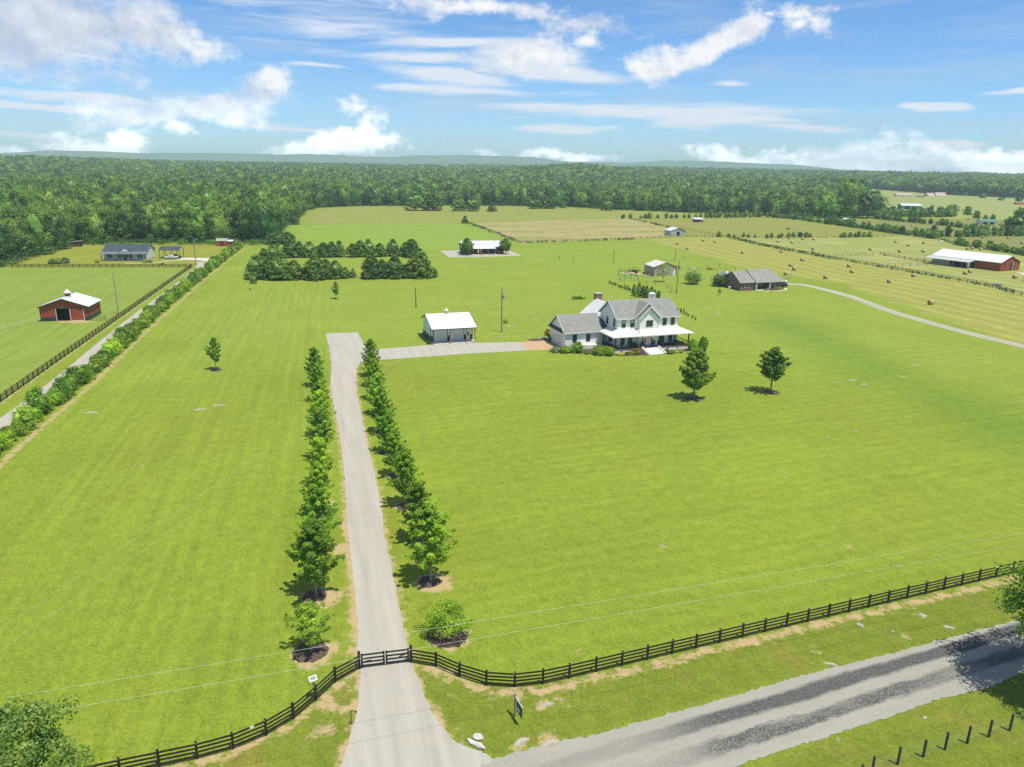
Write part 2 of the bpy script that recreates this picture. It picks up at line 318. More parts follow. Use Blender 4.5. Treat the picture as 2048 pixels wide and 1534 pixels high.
# front edge of the woods as distance by bearing
WE = [(-400, 640), (-120, 552), (0, 535), (60, 515), (130, 497), (155, 489), (450, 488), (541, 488), (559, 459), (584, 447), (606, 423), (631, 416), (721, 412.6), (811, 411.5), (1000, 412), (1100, 412), (1240, 420), (1362, 425), (1484, 429), (1545, 433), (1640, 434), (1744, 433)]
_we = sorted([(math.atan2(v.x, v.y), math.hypot(v.x, v.y)) for v in (g(*p) for p in WE)])
AZR = max(a for a, b in _we)
WA = np.array([-1.3] + [a for a, b in _we] + [AZR + 0.012, 0.52, 0.60, 0.66, 1.3]); WR = np.array([260] + [b for a, b in _we] + [1700, 1400, 1250, 1150, 1000])
def wood_edge(az): return np.interp(az, WA, WR)
# ground mesh ---------------------------------------------------------------
az = np.concatenate([np.linspace(-180, -56, 40), np.arange(-55, 55.01, 0.16), np.linspace(56, 180, 40)])
rr = [4.0]
while rr[-1] < 2200: rr.append(rr[-1] + max(0.45, rr[-1] * 0.0065))
while rr[-1] < 30000: rr.append(rr[-1] * 1.06)
rr = np.array(rr); A, Rr = np.meshgrid(np.radians(az[:-1]), rr)
gx, gy = Rr * np.sin(A), Rr * np.cos(A); gz = hill(gx, gy)
nr, na = gx.shape
V = np.stack([gx.ravel(), gy.ravel(), gz.ravel()], 1); i, j = np.meshgrid(np.arange(nr - 1), np.arange(na), indexing='ij')
j2 = (j + 1) % na; Q = np.stack([i * na + j, (i + 1) * na + j, (i + 1) * na + j2, i * na + j2], -1).reshape(-1, 4)[:, ::-1]
V = np.vstack([V, [[0, 0, 0]]])
me = npmesh('ground', V, Q, smooth=True)
ground = link(bpy.data.objects.new('ground', me)); tag(ground, kind='structure')
x, y = V[:, 0].astype(float), V[:, 1].astype(float); rad = np.hypot(x, y)
wob = fbm(x, y, 30, 1) * 1.5 + fbm(x, y, 6, 2) * 0.5
C = np.tile(np.array([0.181, 0.249, 0.026]), (len(x), 1))
def lay(poly, c, soft=2.0, wb=1.0, k=1.0):
    m = np.clip((sd_poly(x, y, poly) + wob * wb) / soft + 0.5, 0, 1)[:, None] * k
    C[:] = C * (1 - m) + np.array(c) * m
# broad natural variation of the lawn
v = fbm(x, y, 60, 5)[:, None]; C *= 1 + 0.06 * np.clip(v, -1, 1); v = np.clip(fbm(x, y, 35, 9), 0, 1)[:, None]
C[:] = C * (1 - 0.35 * v) + np.array([0.2093, 0.2280, 0.0272]) * 0.35 * v
upl = G([(480, 495), (540, 489), (880, 502), (1040, 486), (1300, 480), (1484, 534), (1590, 560), (1840, 622), (2100, 700), (2100, 800), (1500, 700), (1100, 700), (600, 690), (250, 760)])
lay(upl, (0.206, 0.274, 0.038), 40, 3, .8)  # upper lawn painted lighter, standing in for grass sheen at grazing angles
lay(padL, (0.188, 0.256, 0.042), 1.0, 0.2); lay(lawnfar, (0.2185, 0.2400, 0.0340), 3)
lay(swale, (0.1163, 0.1920, 0.0238), 14, 2, 0.55)
lay(meadow, (0.2185, 0.2480, 0.0510), 8, 2); lay(bright, (0.196, 0.285, 0.038), 18, 4)
m_ = np.clip(fbm(x, y, 45, 21) * 0.8, 0, 1)[:, None] * (sd_poly(x, y, meadow) > 0)[:, None]; C[:] = C * (1 - m_ * .6) + np.array([0.2816, 0.2436, 0.0900]) * m_ * .6
lay(tan, (0.3168, 0.2772, 0.1162), 4, 1); m_ = np.clip(fbm(x, y, 38, 22) * 1.1 + fbm(x, y, 9, 23) * .35 + 0.15, 0, 1)[:, None] * (sd_poly(x, y, tan) > 2)[:, None]; C[:] = C * (1 - m_ * .75) + np.array([0.1953, 0.2320, 0.0578]) * m_ * .75
lay(padd, (0.2185, 0.2280, 0.0510), 3, 1); lay(dull, (0.1860, 0.2040, 0.0578), 4, 1); lay(farf, (0.2511, 0.2880, 0.0884), 8, 1)
lay(hay1, (0.262, 0.276, 0.062), 5.0, 1.2); lay(hay2, (0.240, 0.278, 0.072), 2.0, 0.5)
m_ = np.clip(fbm(x, y, 40, 31) * .9, 0, 1)[:, None] * (sd_poly(x, y, hay2) > 1)[:, None]; C[:] = C * (1 - m_ * .6) + np.array([0.39, 0.34, 0.15]) * m_ * .6
# windrow streaks left by the baler, running with the field
hh = (sd_poly(x, y, hay1) > 0) | (sd_poly(x, y, hay2) > 0)
dd = (x * math.cos(R(15)) + y * math.sin(R(15))) + fbm(x, y, 80, 44) * 2
st = (0.5 + 0.5 * np.sin(dd * 2 * math.pi / 8.5)) ** 3 * 0.7 + 0.3 * (0.5 + 0.5 * np.sin(dd * 2 * math.pi / 3.1 + 1))
C[:] = np.where(hh[:, None], C * (0.90 + 0.22 * st[:, None]) + np.array([0.0264, 0.0101, 0.0060]) * st[:, None], C)
for p in (verge, verge2, verge3): lay(p, (0.1442, 0.1880, 0.0218), 1.5, 0.3)
m_ = np.clip(fbm(x, y, 9, 51) - 0.25, 0, 1)[:, None] * ((sd_poly(x, y, verge) > 0) | (sd_poly(x, y, verge2) > 0) | (sd_poly(x, y, verge3) > 0))[:, None]; C[:] = C * (1 - m_ * .5) + np.array([0.2112, 0.1680, 0.0413]) * m_ * .5
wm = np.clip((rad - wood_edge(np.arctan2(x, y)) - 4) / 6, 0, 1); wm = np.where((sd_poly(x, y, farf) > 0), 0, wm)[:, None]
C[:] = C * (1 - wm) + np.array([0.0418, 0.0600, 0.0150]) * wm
# bare earth as a distance field: positive = bare
dirt = np.full(x.shape, -5.0); near = rad < 420; xn, yn = x[near], y[near]
dn = dirt[near]
def dl(line, wd): 
    global dn
    dn = np.maximum(dn, wd - d_line(xn, yn, line))
def dp(px, py, r, sx=1.0):
    global dn
    c = g(px, py); dn = np.maximum(dn, r - np.hypot((xn - c.x) / sx, yn - c.y))
dl(G(DR_L[3:]), 0.35); dl(G(DR_L[6:11]), 0.65); dl(G(DR_R2[2:19]), 0.30)
for q_ in ((632, 1190), (862, 1162), (622, 1303), (893, 1270)): dp(q_[0] + 8, q_[1] + 4, 1.85)
for q_ in ((775, 905), (790, 952), (808, 1012), (640, 1040), (640, 1100)): dp(*q_, 1.1)
def offs(L, d): 
    P = G(L); return [(p.x + d[0], p.y + d[1]) for p in P]
fr = [g(*p) for p in FEN_R] + [g(2010, 1150), g(2300, 1082)]
dl([(p.x + .25, p.y - .75) for p in fr[2:]], .42); dl([(p.x, p.y - .4) for p in fr[:3]], 0.4)
dl([(g(*p).x + .2, g(*p).y - .45) for p in FEN_L], 0.35)
dl([(g(*p).x + 2.3, g(*p).y) for p in HEDGE], 0.45)
dl(G([(0, 806), (87, 744.5), (384, 535)]), 0.35)
for a in ((690, 1092, 1.2), (700, 1235, .5), (645, 860, .7), (645, 845, .9), (652, 905, .9), (655, 1005, .9), (680, 1100, .8), (665, 1190, 1.0), (655, 1395, .5), (665, 1415, .5), (625, 1475, .5), (652, 1458, .6), (690, 1420, .4), (895, 1390, .1), (1085, 1410, .45), (1115, 1402, .45), (1060, 1425, .2), (1160, 1305, .2),
          (1625, 1300, .2), (1810, 1275, .1), (1840, 1230, .3), (1040, 1495, .5), (1098, 1480, .7), (810, 838, .1), (110, 700, .0), (1695, 1095, .3), (1325, 1090, .25), (1568, 945, .15), (1655, 875, .3), (282, 930, .15), (1803, 753, .8), (1730, 765, .4), (1640, 1090, .1)):
    dp(*a)
sh = g(150, 643); dn = np.maximum(dn, 1.6 - np.hypot((xn - sh.x) / 3, yn - sh.y))
for a in ((1262, 546, 3.0), (1282, 551, 2.2)): dp(*a, 1.6)
dp(1585, 415, 1)
dirt[near] = dn
for nm, arr in (('dirt', dirt),):
    at = me.attributes.new(nm, 'FLOAT', 'POINT'); at.data.foreach_set('value', arr.astype(np.float32))
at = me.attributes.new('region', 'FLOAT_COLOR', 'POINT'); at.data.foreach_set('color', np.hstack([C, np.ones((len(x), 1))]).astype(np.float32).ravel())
mg = bpy.data.materials.new('grassland'); mg.use_nodes = True; t = NT(mg.node_tree); b = t.n['Principled BSDF']; b.inputs['Roughness'].default_value = 0.9; b.inputs['Specular IOR Level'].default_value = 0.1
co = t.new('ShaderNodeTexCoord').outputs['Object']
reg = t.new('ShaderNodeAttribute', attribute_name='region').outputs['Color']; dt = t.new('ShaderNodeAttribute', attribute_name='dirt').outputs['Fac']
n1 = t.noise(co, 4.0, 5, 0.75); n2 = t.noise(co, 0.55, 5, 0.65); n3 = t.noise(co, 0.06, 4, 0.6)
stA = t.noise(t.aniso(co, 20, 0.035, 0.5), 1.0, 5, 0.7)
stB = t.noise(t.aniso(co, 104, 0.03, 0.6), 1.0, 5, 0.7)
xs = t.new('ShaderNodeSeparateXYZ', {0: co})
side = t.mr(t.m('ADD', xs.outputs[0], t.m('MULTIPLY', xs.outputs[1], 0.28)), 2.0, 14.0)
def mow(a, sp, ph):
    s2_ = t.new('ShaderNodeSeparateXYZ', {0: t.aniso(co, a, 1, 1)}); return t.m('SINE', t.m('ADD', t.m('MULTIPLY', s2_.outputs[1], 6.2832 / sp), t.m('MULTIPLY', n3, ph)))
mowl = t.m('MULTIPLY', t.m('ADD', t.m('MULTIPLY', mow(104, 1.9, 5.0), t.m('SUBTRACT', 1.0, side)), t.m('MULTIPLY', mow(20, 2.1, 6.0), side)), t.mr(n3, .35, .6, .008, .030))
stripe = t.m('ADD', t.m('MULTIPLY', stB, t.m('SUBTRACT', 1.0, side)), t.m('MULTIPLY', t.m('ADD', t.m('MULTIPLY', stA, .7), t.m('MULTIPLY', stB, .3)), side))
n4 = t.noise(t.aniso(co, 35, 1, .45), 1.9, 4, 0.75)
val = t.m('ADD', t.m('ADD', t.m('ADD', t.mr(n1, 0.25, 0.75, -0.36, 0.40, False), t.mr(n4, 0.3, 0.7, -0.13, 0.15, False)), t.mr(n2, 0.3, 0.7, -0.10, 0.11, False)), t.m('ADD', t.mr(n3, 0.3, 0.7, -0.05, 0.05, False), t.mr(stripe, 0.32, 0.68, -0.10, 0.10, False)))
val = t.m('ADD', val, mowl)
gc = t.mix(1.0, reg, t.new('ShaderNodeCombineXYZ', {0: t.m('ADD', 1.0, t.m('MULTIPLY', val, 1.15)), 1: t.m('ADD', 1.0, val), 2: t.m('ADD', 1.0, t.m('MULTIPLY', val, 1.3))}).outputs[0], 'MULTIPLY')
dry = t.mr(t.noise(co, 1.7, 6, 0.72), 0.57, 0.80, 0, 0.55)
gc = t.mix(t.m('MULTIPLY', dry, t.mr(n3, 0.45, 0.6)), gc, (0.30, 0.26, 0.10))
dnz = t.noise(co, 0.9, 7, 0.72)
dm = t.mr(t.m('ADD', dt, t.m('MULTIPLY', t.m('SUBTRACT', dnz, 0.5), 4.6)), -0.25, 0.45)
dc = t.mix(t.noise(co, 7.0, 5, 0.8), (0.24, 0.17, 0.068), (0.58, 0.46, 0.26))
fincol = t.mix(dm, gc, dc); t.l.new(fincol, b.inputs['Base Color'])
t.l.new(t.new('ShaderNodeBump', {'Height': t.m('ADD', n1, t.m('MULTIPLY', n2, 1.5)), 'Strength': 0.4, 'Distance': 0.07}).outputs[0], b.inputs['Normal'])
me.materials.append(mg)
# ------------------------------------------------------------------ drive, road, paths
rng = random.Random(5)
def rough_edge(P, step, amp):
    out = []
    for a, b_ in zip(P[:-1], P[1:]):
        n = max(1, int((b_ - a).length / step)); nrm_ = (b_ - a).cross(Vector((0, 0, 1))).normalized()
        for k in range(n): out.append(a.lerp(b_, k / n) + nrm_ * rng.gauss(0, amp))
    out.append(P[-1]); return out
def spline(P, n=6):
    P = [Vector(p) for p in P]; o = []
    for i in range(len(P) - 1):
        p0, p1, p2, p3 = P[max(i - 1, 0)], P[i], P[i + 1], P[min(i + 2, len(P) - 1)]
        for k in range(n):
            s = k / n; o.append(0.5 * ((2 * p1) + (p2 - p0) * s + (2 * p0 - 5 * p1 + 4 * p2 - p3) * s * s + (3 * p1 - p0 - 3 * p2 + p3) * s ** 3))
    o.append(P[-1]); return o
def sheet(name, pts, z, m, kind='structure'):
    bm = bmesh.new(); f = bm.faces.new([bm.verts.new((p[0], p[1], z)) for p in pts]); bmesh.ops.triangulate(bm, faces=[f])
    for q in bm.faces:
        if q.normal.z < 0: q.normal_flip()
    mm = bpy.data.meshes.new(name); bm.to_mesh(mm); mm.materials.append(m); o = link(bpy.data.objects.new(name, mm)); 
    if kind: o['kind'] = kind
    return o
gravel = bpy.data.materials.new('gravel'); gravel.use_nodes = True; t = NT(gravel.node_tree); b = t.n['Principled BSDF']; b.inputs['Roughness'].default_value = 0.95; b.inputs['Specular IOR Level'].default_value = 0.1
co = t.new('ShaderNodeTexCoord').outputs['Object']
n1 = t.noise(co, 9, 5, 0.85); n2 = t.noise(t.aniso(co, 106, 0.05, 1.0), 1.1, 4, 0.6); n3 = t.noise(co, .35, 5, .65)
gcol = t.mix(t.m('ADD', t.mr(n1, .3, .7, 0, .6, False), t.mr(n2, .3, .7, -.15, .4, False), clamp=True), (0.325, 0.31, 0.27), (0.47, 0.452, 0.395))
gcol = t.mix(t.mr(n3, .5, .75, 0, .55), gcol, (0.46, 0.40, 0.31))
t.l.new(gcol, b.inputs['Base Color']); t.l.new(t.new('ShaderNodeBump', {'Height': n1, 'Strength': .5, 'Distance': .03}).outputs[0], b.inputs['Normal'])
L_ = rough_edge(spline(G(DR_L)), .35, .05)
R2 = rough_edge(spline(G([(1010, 1545)] + DR_R2[:20])), .35, .05)
dv = sheet('driveway', L_ + [g(900, 1700)] + R2 + G([(722, 724), (738, 699.5), (724, 680), (715, 664.5)]), 0.022, gravel)
br = sheet('driveway_branch', G([(738, 699.5)]) + rough_edge(G([(755, 698.5), (862, 690), (949, 686), (1040, 684)]), .5, .05) + rough_edge(G([(1058, 701), (940, 707), (768, 719.6), (740, 720.5)]), .5, .05) + G([(722, 724)]), 0.022, gravel)
concrete = mat('tan_concrete', (0.50, 0.33, 0.20), (0.42, 0.28, 0.17), .8, .9)
sheet('garage_apron', G([(1040, 684.3), (1107, 680.5), (1135, 690), (1128, 700), (1058, 701)]), 0.03, concrete)
conc = mat('concrete', (0.55, 0.53, 0.49), (0.47, 0.46, 0.43), .6, .9)
# road: built along its own axis
asp = bpy.data.materials.new('worn_asphalt'); asp.use_nodes = True; t = NT(asp.node_tree); b = t.n['Principled BSDF']; b.inputs['Roughness'].default_value = 0.9; b.inputs['Specular IOR Level'].default_value = 0.15
co = t.new('ShaderNodeTexCoord').outputs['Object']; s_ = t.new('ShaderNodeSeparateXYZ', {0: co})
ragged = t.m('MULTIPLY', t.m('SUBTRACT', t.noise(t.mapping(co, sc=(.35, 1, 1)), 1.1, 7, .75), .5), 1.5)
yy = t.m('ADD', s_.outputs[1], t.m('MULTIPLY', t.m('SUBTRACT', t.noise(t.mapping(co, sc=(.12, .3, 1)), 1.0, 2, .5), .5), .7))
def band(c, hw, rag): return t.mr(t.m('ADD', t.m('SUBTRACT', hw, t.m('ABSOLUTE', t.m('SUBTRACT', yy, c))), t.m('MULTIPLY', ragged, rag)), -.15, .35)
fade = t.mr(s_.outputs[0], 0, 7, 0.0, 1.0)
big_ = t.mr(t.noise(t.mapping(co, loc=(5, 0, 0), sc=(.10, .35, 1)), 1.0, 4, .6), .36, .58)
b1 = band(1.28, .76, .6); b2 = t.m('MULTIPLY', band(-1.10, .74, 1.0), t.mr(big_, 0, 1, .6, 1))
spk = t.mr(t.noise(co, 6, 6, .8), .34, .56)
dk = t.m('MULTIPLY', t.m('MAXIMUM', t.m('MULTIPLY', b1, t.mr(spk, 0, 1, .75, 1)), t.m('MULTIPLY', b2, t.mr(spk, 0, 1, .35, 1))), t.mr(s_.outputs[0], -3, 6, .25, 1))
lt = t.mix(t.mr(t.noise(co, 9, 4, .7), .2, .8), (0.25, 0.24, 0.208), (0.365, 0.352, 0.305))
lt = t.mix(t.mr(t.noise(t.mapping(co, sc=(.2, 1, 1)), .9, 4, .6), .4, .7, 0, .5), lt, (0.37, 0.345, 0.29))
rcol = t.mix(dk, lt, t.mix(spk, (0.115, 0.118, 0.110), (0.072, 0.077, 0.075)))
t.l.new(rcol, b.inputs['Base Color']); t.l.new(t.new('ShaderNodeBump', {'Height': t.noise(co, 12, 4, .8), 'Strength': .2, 'Distance': .015}).outputs[0], b.inputs['Normal'])
ra = R(21.5); ro = (g(1200, 1467) + g(1476, 1531)) / 2; ro.z = 0
def toroad(p): d = p - ro; return Vector((d.x * math.cos(ra) + d.y * math.sin(ra), -d.x * math.sin(ra) + d.y * math.cos(ra), 0))
up = [toroad(p) for p in G(RD_U)]; lo = [toroad(p) for p in G(RD_L)]
up = [Vector((-60, 3.0, 0)), Vector((up[0].x - 2, 2.8, 0))] + up + [Vector((140, up[-1].y, 0))]; lo = [Vector((140, lo[0].y, 0))] + lo + [Vector((-60, lo[-1].y, 0))]
road = sheet('road', rough_edge(lo, .3, .07) + rough_edge(up, .3, .07), 0.034, asp); road.location = (ro.x, ro.y, 0); road.rotation_euler = (0, 0, ra)
# lanes and pads
def strip(name, pts, wd, z, m, amp=.04):
    P = spline(pts); a, b_ = [], []
    for i, p in enumerate(P):
        d = (P[min(i + 1, len(P) - 1)] - P[max(i - 1, 0)]).normalized(); n = Vector((-d.y, d.x, 0)); a.append(p + n * wd / 2); b_.append(p - n * wd / 2)
    return sheet(name, rough_edge(a, .8, amp) + rough_edge(b_[::-1], .8, amp), z, m)
hd = [g(*p) for p in HEDGE]
strip('gravel_lane', [Vector((p.x - 4.5, p.y, 0)) for p in [hd[0] - (hd[1] - hd[0])] + hd[:-1]] + [g(402, 530), g(398, 524)], 3.0, .014, gravel)
lanec = mat('pale_concrete', (0.60, 0.56, 0.50), (0.52, 0.49, 0.44), .5, .9)
sheet('carport_drive', G([(352, 521), (366, 515.5), (415, 516), (436, 512.5), (420, 525), (400, 520.5), (372, 519.5)]), .018, lanec)
strip('house_walk', G([(360, 519), (320, 524), (290, 526.5), (250, 526.8)]), 1.1, .02, lanec, .02)
strip('farm_lane', G([(1556, 569), (1600, 569), (1640, 577), (1700, 593), (1780, 622), (1880, 651), (1980, 677), (2060, 696), (2200, 735)]), 3.6, .014, gravel)
strip('lane_grass_strip', G([(1690, 591), (1780, 622.3), (1880, 651.3), (1980, 677.3), (2060, 696.3), (2200, 735)]), .5, .020, mat('lane_grass', (0.19, 0.24, 0.05), (.3, .28, .16), 1.0), .08)
sheet('gravel_pad', rough_edge(G([(880, 501.5), (897, 514.5), (970, 513.5), (1044, 511.3), (1018, 500.5), (960, 500)]), 1.0, .08), .014, gravel)
sheet('barn_apron', G([(2030, 544), (2060, 547), (2080, 556), (2046, 549)]), .02, lanec)
mulch = mat('mulch', (0.065, 0.046, 0.036), (0.13, 0.095, 0.07), 6, .95, bump=.6)
# ------------------------------------------------------------------ vegetation
def leafcloud(r, cen, rad, per, size, upb=0.35, rnd=0.7, squash=0.8, asp_=0.62, outc=None):
    cen = np.asarray(cen, float); rad = np.asarray(rad, float); n = len(cen); C_ = np.repeat(cen, per, 0); Rd = np.repeat(rad, per)[:, None]
    d = r.normal(size=(n * per, 3)); d[:, 2] += 0.25; d /= np.linalg.norm(d, axis=1)[:, None]
    p = C_ + d * Rd * (0.55 + 0.5 * r.rand(n * per, 1)) * np.array([1, 1, squash])
    o = d.copy()
    if outc is not None:
        q = p - np.array(outc); q /= np.linalg.norm(q, axis=1)[:, None] + 1e-6; o += 0.7 * q
    nn = o + np.array([0, 0, upb]) + r.normal(size=o.shape) * rnd; nn /= np.linalg.norm(nn, axis=1)[:, None]
    a = np.cross(nn, r.normal(size=o.shape)); a /= np.linalg.norm(a, axis=1)[:, None] + 1e-9; b = np.cross(nn, a)
    s = size * (0.55 + 0.9 * r.rand(n * per, 1)); 
    V = np.stack([p - a * s * .5, p - b * s * asp_ * .5 + nn * s * .08, p + a * s * .5, p + b * s * asp_ * .5 + nn * s * .08], 1).reshape(-1, 3)
    return V, np.arange(len(V)).reshape(-1, 4)
def qsphere(r, c, rx, rz, nu=14, nv=9, bump=0.15):
    th = np.linspace(0.05, math.pi - .05, nv); ph = np.arange(nu) * 2 * math.pi / nu; T, P = np.meshgrid(th, ph, indexing='ij')
    k = 1 + bump * (r.rand(nv, nu) - .5) * 2
    V = np.stack([c[0] + rx * k * np.sin(T) * np.cos(P), c[1] + rx * k * np.sin(T) * np.sin(P), c[2] + rz * k * np.cos(T)], -1).reshape(-1, 3)
    i, j = np.meshgrid(np.arange(nv - 1), np.arange(nu), indexing='ij'); j2 = (j + 1) % nu
    return V, np.stack([i * nu + j, (i + 1) * nu + j, (i + 1) * nu + j2, i * nu + j2], -1).reshape(-1, 4)
def merge(parts):
    V, Fc, b = [], [], 0
    for v_, f_ in parts: V.append(v_); Fc.append(f_ + b); b += len(v_)
    return np.vstack(V), np.vstack(Fc)
def crown_mesh(name, seed, mt, z0, z1, rad_, prof, nc, per, size, cr_, core=0.0, upb=.35, rnd=.7, squash=.8, inner=.35, lump=0.25):
    r = np.random.RandomState(seed); t_ = r.rand(nc) ** 0.9; ph = r.rand(nc) * 2 * math.pi
    lob = 1 + lump * np.sin(ph * 2 + r.rand() * 6) * np.sin(t_ * 5 + r.rand() * 6) + lump * .6 * np.sin(ph * 5 + t_ * 9)
    rr_ = rad_ * np.array([prof(q) for q in t_]) * lob * (inner + (1 - inner) * np.sqrt(r.rand(nc)))
    cen = np.stack([rr_ * np.cos(ph), rr_ * np.sin(ph), z0 + (z1 - z0) * t_], 1)
    parts = [leafcloud(r, cen, cr_ * (.7 + .6 * r.rand(nc)), per, size, upb, rnd, squash, outc=(0, 0, z0 + (z1 - z0) * .35))]
    if core: parts.append(qsphere(r, (0, 0, (z0 + z1) / 2), rad_ * core, (z1 - z0) / 2 * min(1, core * 1.15)))
    return npmesh(name, *merge(parts), mats=(mt,))
def branchy_mesh(name, seed, mt, z0, z1, R_, prof, nbr, per, size, cr_=.42, rise=.5, rnd=.6, start=.3, kc=6):
    r = np.random.RandomState(seed); cen, rad = [], []
    for i in range(nbr):
        t_ = (i + r.rand() * .8) / nbr; a = i * 2.39996 + r.normal() * .25; L = R_ * prof(t_) * r.uniform(.78, 1.18); zb = z0 + (z1 - z0) * t_ - L * rise * .5
        for k in range(kc):
            s_ = start + (1.0 - start) * k / (kc - 1); cen.append((math.cos(a) * L * s_ + r.normal() * .1, math.sin(a) * L * s_ + r.normal() * .1, zb + L * rise * s_ * 1.3 + r.normal() * .08)); rad.append(cr_ * (1.25 - .75 * s_) * r.uniform(.8, 1.2))
    for k in range(5): cen.append((r.normal() * .08, r.normal() * .08, z1 - .12 * k * (z1 - z0) / 5 + .1)); rad.append(cr_ * (.45 + .12 * k))
    V_, F_ = leafcloud(r, cen, rad, per, size, .35, rnd, .8, outc=(0, 0, z0 + (z1 - z0) * .3)); return npmesh(name, V_, F_, mats=(mt,))
def trunk_mesh(name, seed, mt, h, r0, limbs=5, spread=.5, zl=.35, zt=.85):
    rg = random.Random(seed); mb = MB(); top = h
    mb.tube([(0, 0, -.1), (rg.uniform(-.02, .02) * h, rg.uniform(-.02, .02) * h, h * .5), (0, 0, top)], [r0, r0 * .7, r0 * .15], 7)
    for k in range(limbs):
        z = h * (zl + (zt - zl) * k / max(1, limbs - 1)); a = k * 2.4 + rg.random(); L = h * spread * (1.1 - z / h) * rg.uniform(.7, 1.1)
        mb.tube([(0, 0, z), (math.cos(a) * L * .5, math.sin(a) * L * .5, z + L * .3), (math.cos(a) * L, math.sin(a) * L, z + L * .75)], [r0 * .4, r0 * .25, r0 * .08], 5)
    mm = bpy.data.meshes.new(name); mm.from_pydata(mb.v, [], mb.f); mm.materials.append(mt); mm.update(); return mm
bark = mat('bark', (0.16, 0.12, 0.09), (0.26, 0.21, 0.16), 6, .95)
palebark = mat('pale_bark', (0.34, 0.30, 0.25), (0.24, 0.20, 0.16), 8, .9)
L_maple = leafmat('maple_leaves', (0.11, 0.24, 0.014), (0.45, 0.66, 0.035), .35)
L_wood = leafmat('woodland_leaves', (0.046, 0.115, 0.022), (0.235, 0.385, 0.052), .22, vs=.52, nscale=.12)
L_cedar = leafmat('cedar_foliage', (0.065, 0.135, 0.022), (0.22, 0.335, 0.042), .12, vs=.3, nscale=.5)
L_hedge = leafmat('hedge_leaves', (0.10, 0.205, 0.018), (0.38, 0.57, 0.05), .3, vs=.5)
L_dark = leafmat('dark_leaves', (0.065, 0.155, 0.016), (0.24, 0.40, 0.030), .2)
L_bright = leafmat('bright_shrub_leaves', (0.18, 0.32, 0.015), (0.46, 0.64, 0.035), .3)
L_yel = leafmat('yellow_shrub_leaves', (0.38, 0.40, 0.03), (0.68, 0.62, 0.06), .3)
L_rust = leafmat('rusty_shrub_leaves', (0.20, 0.16, 0.03), (0.36, 0.24, 0.06), .3)
L_grey = leafmat('grey_green_grass', (0.13, 0.20, 0.08), (0.28, 0.34, 0.16), .3)
L_oak = leafmat('oak_leaves', (0.12, 0.22, 0.028), (0.42, 0.54, 0.13), .3)
def mk(name, crown, trunk, label, cat, group, loc=(0, 0, 0), sc=1.0, rz=0.0):
    T = thing(name, label, cat, loc, rz, group); T.scale = (sc, sc, sc) if isinstance(sc, (int, float)) else sc
    if trunk is not None: link(bpy.data.objects.new('trunk', trunk), T)
    link(bpy.data.objects.new('crown' if trunk is not None else 'foliage', crown), T); return T
egg = lambda q: max(0.05, math.sin(math.pi * min(1, (q * .88 + .10)) ** .75)) 
pyr = lambda q: (min(1, .45 + q * 3.2)) * (1 - q) ** .62 + .05
dome = lambda q: math.sqrt(max(0.02, 1 - (q * 1.25 - .25) ** 2)) if q > .2 else .78 + q
cone = lambda q: (min(1, .75 + q * 2)) * (1.02 - q) ** .8 + .03
rnd_ = random.Random(77)
# -- driveway maples
mapC = [branchy_mesh('crown', 10 + k, L_maple, 1.5, 7.4, 2.4 + .12 * (k % 2), pyr, 38, 60, .18) for k in range(5)]
mapT = trunk_mesh('trunk', 3, palebark, 6.6, .13, 9, .28, .2, .8)
ordn = ['first', 'second', 'third', 'fourth', 'fifth', 'sixth', 'seventh', 'eighth', 'ninth', 'tenth', 'eleventh']
def mulchring(x, y, r):
    n = 26; return sheet('mulch_ring', [(x + math.cos(a) * r * rg_, y + math.sin(a) * r * rg_ ) for a, rg_ in ((k * 2 * math.pi / n, rnd_.uniform(.88, 1.08)) for k in range(n))], .018, mulch)
rowR = [(-7.8, 65.2), (-10.2, 73.6), (-12.7, 82.1), (-15.4, 91.2), (-17.9, 99.5), (-20.1, 107.6), (-22.3, 116.2), (-24.4, 124.6), (-26.2, 132.6), (-27.8, 139.6)]
rowL = [(-18.6, 62.4), (-20.5, 71.0), (-22.6, 79.6), (-24.7, 88.2), (-26.8, 96.8), (-29.0, 105.4), (-31.3, 114.0), (-34.0, 123.0), (-36.8, 132.0)]
for side_, row in (('right', rowR), ('left', rowL)):
    for k, (px, py) in enumerate(row):
        s = {('right', 0): 1.14, ('left', 0): 1.04}.get((side_, k), rnd_.uniform(.84, 1.02))
        mk('maple_tree', mapC[(k * 2 + (side_ == 'left')) % 5], mapT, '%s young maple past the gate in the %s-hand row along the gravel drive' % (ordn[k], side_), 'tree', 'young maples lining the gravel drive', (px, py, 0), (s * (1.04 - .024 * k), s * (1.04 - .024 * k), s), rnd_.uniform(0, 6.28))
        mulchring(px - .1, py - .1, 1.15)
# the two smaller ones beside the gate, rings with bare soil round them
thinC = branchy_mesh('crown', 31, L_maple, 1.0, 4.6, 2.1, egg, 22, 24, .19, .36)
gx_ = g(622, 1303); mk('thin_tree', thinC, trunk_mesh('trunk', 8, palebark, 4.0, .10, 7, .4, .2, .8), 'sparse small tree in a soil ring left of the drive gate', 'tree', None, gx_)
mulchring(gx_.x, gx_.y, 1.55)
lowC = crown_mesh('crown', 32, L_bright, .7, 3.0, 2.05, dome, 95, 42, .17, .5, rnd=.8, lump=.25)
gx_ = g(893, 1270); mk('spreading_tree', lowC, trunk_mesh('trunk', 9, bark, 2.2, .09, 7, .8, .2, .8), 'low bright green spreading tree right of the drive gate', 'tree', None, gx_)
mulchring(gx_.x + .1, gx_.y - .1, 1.8)
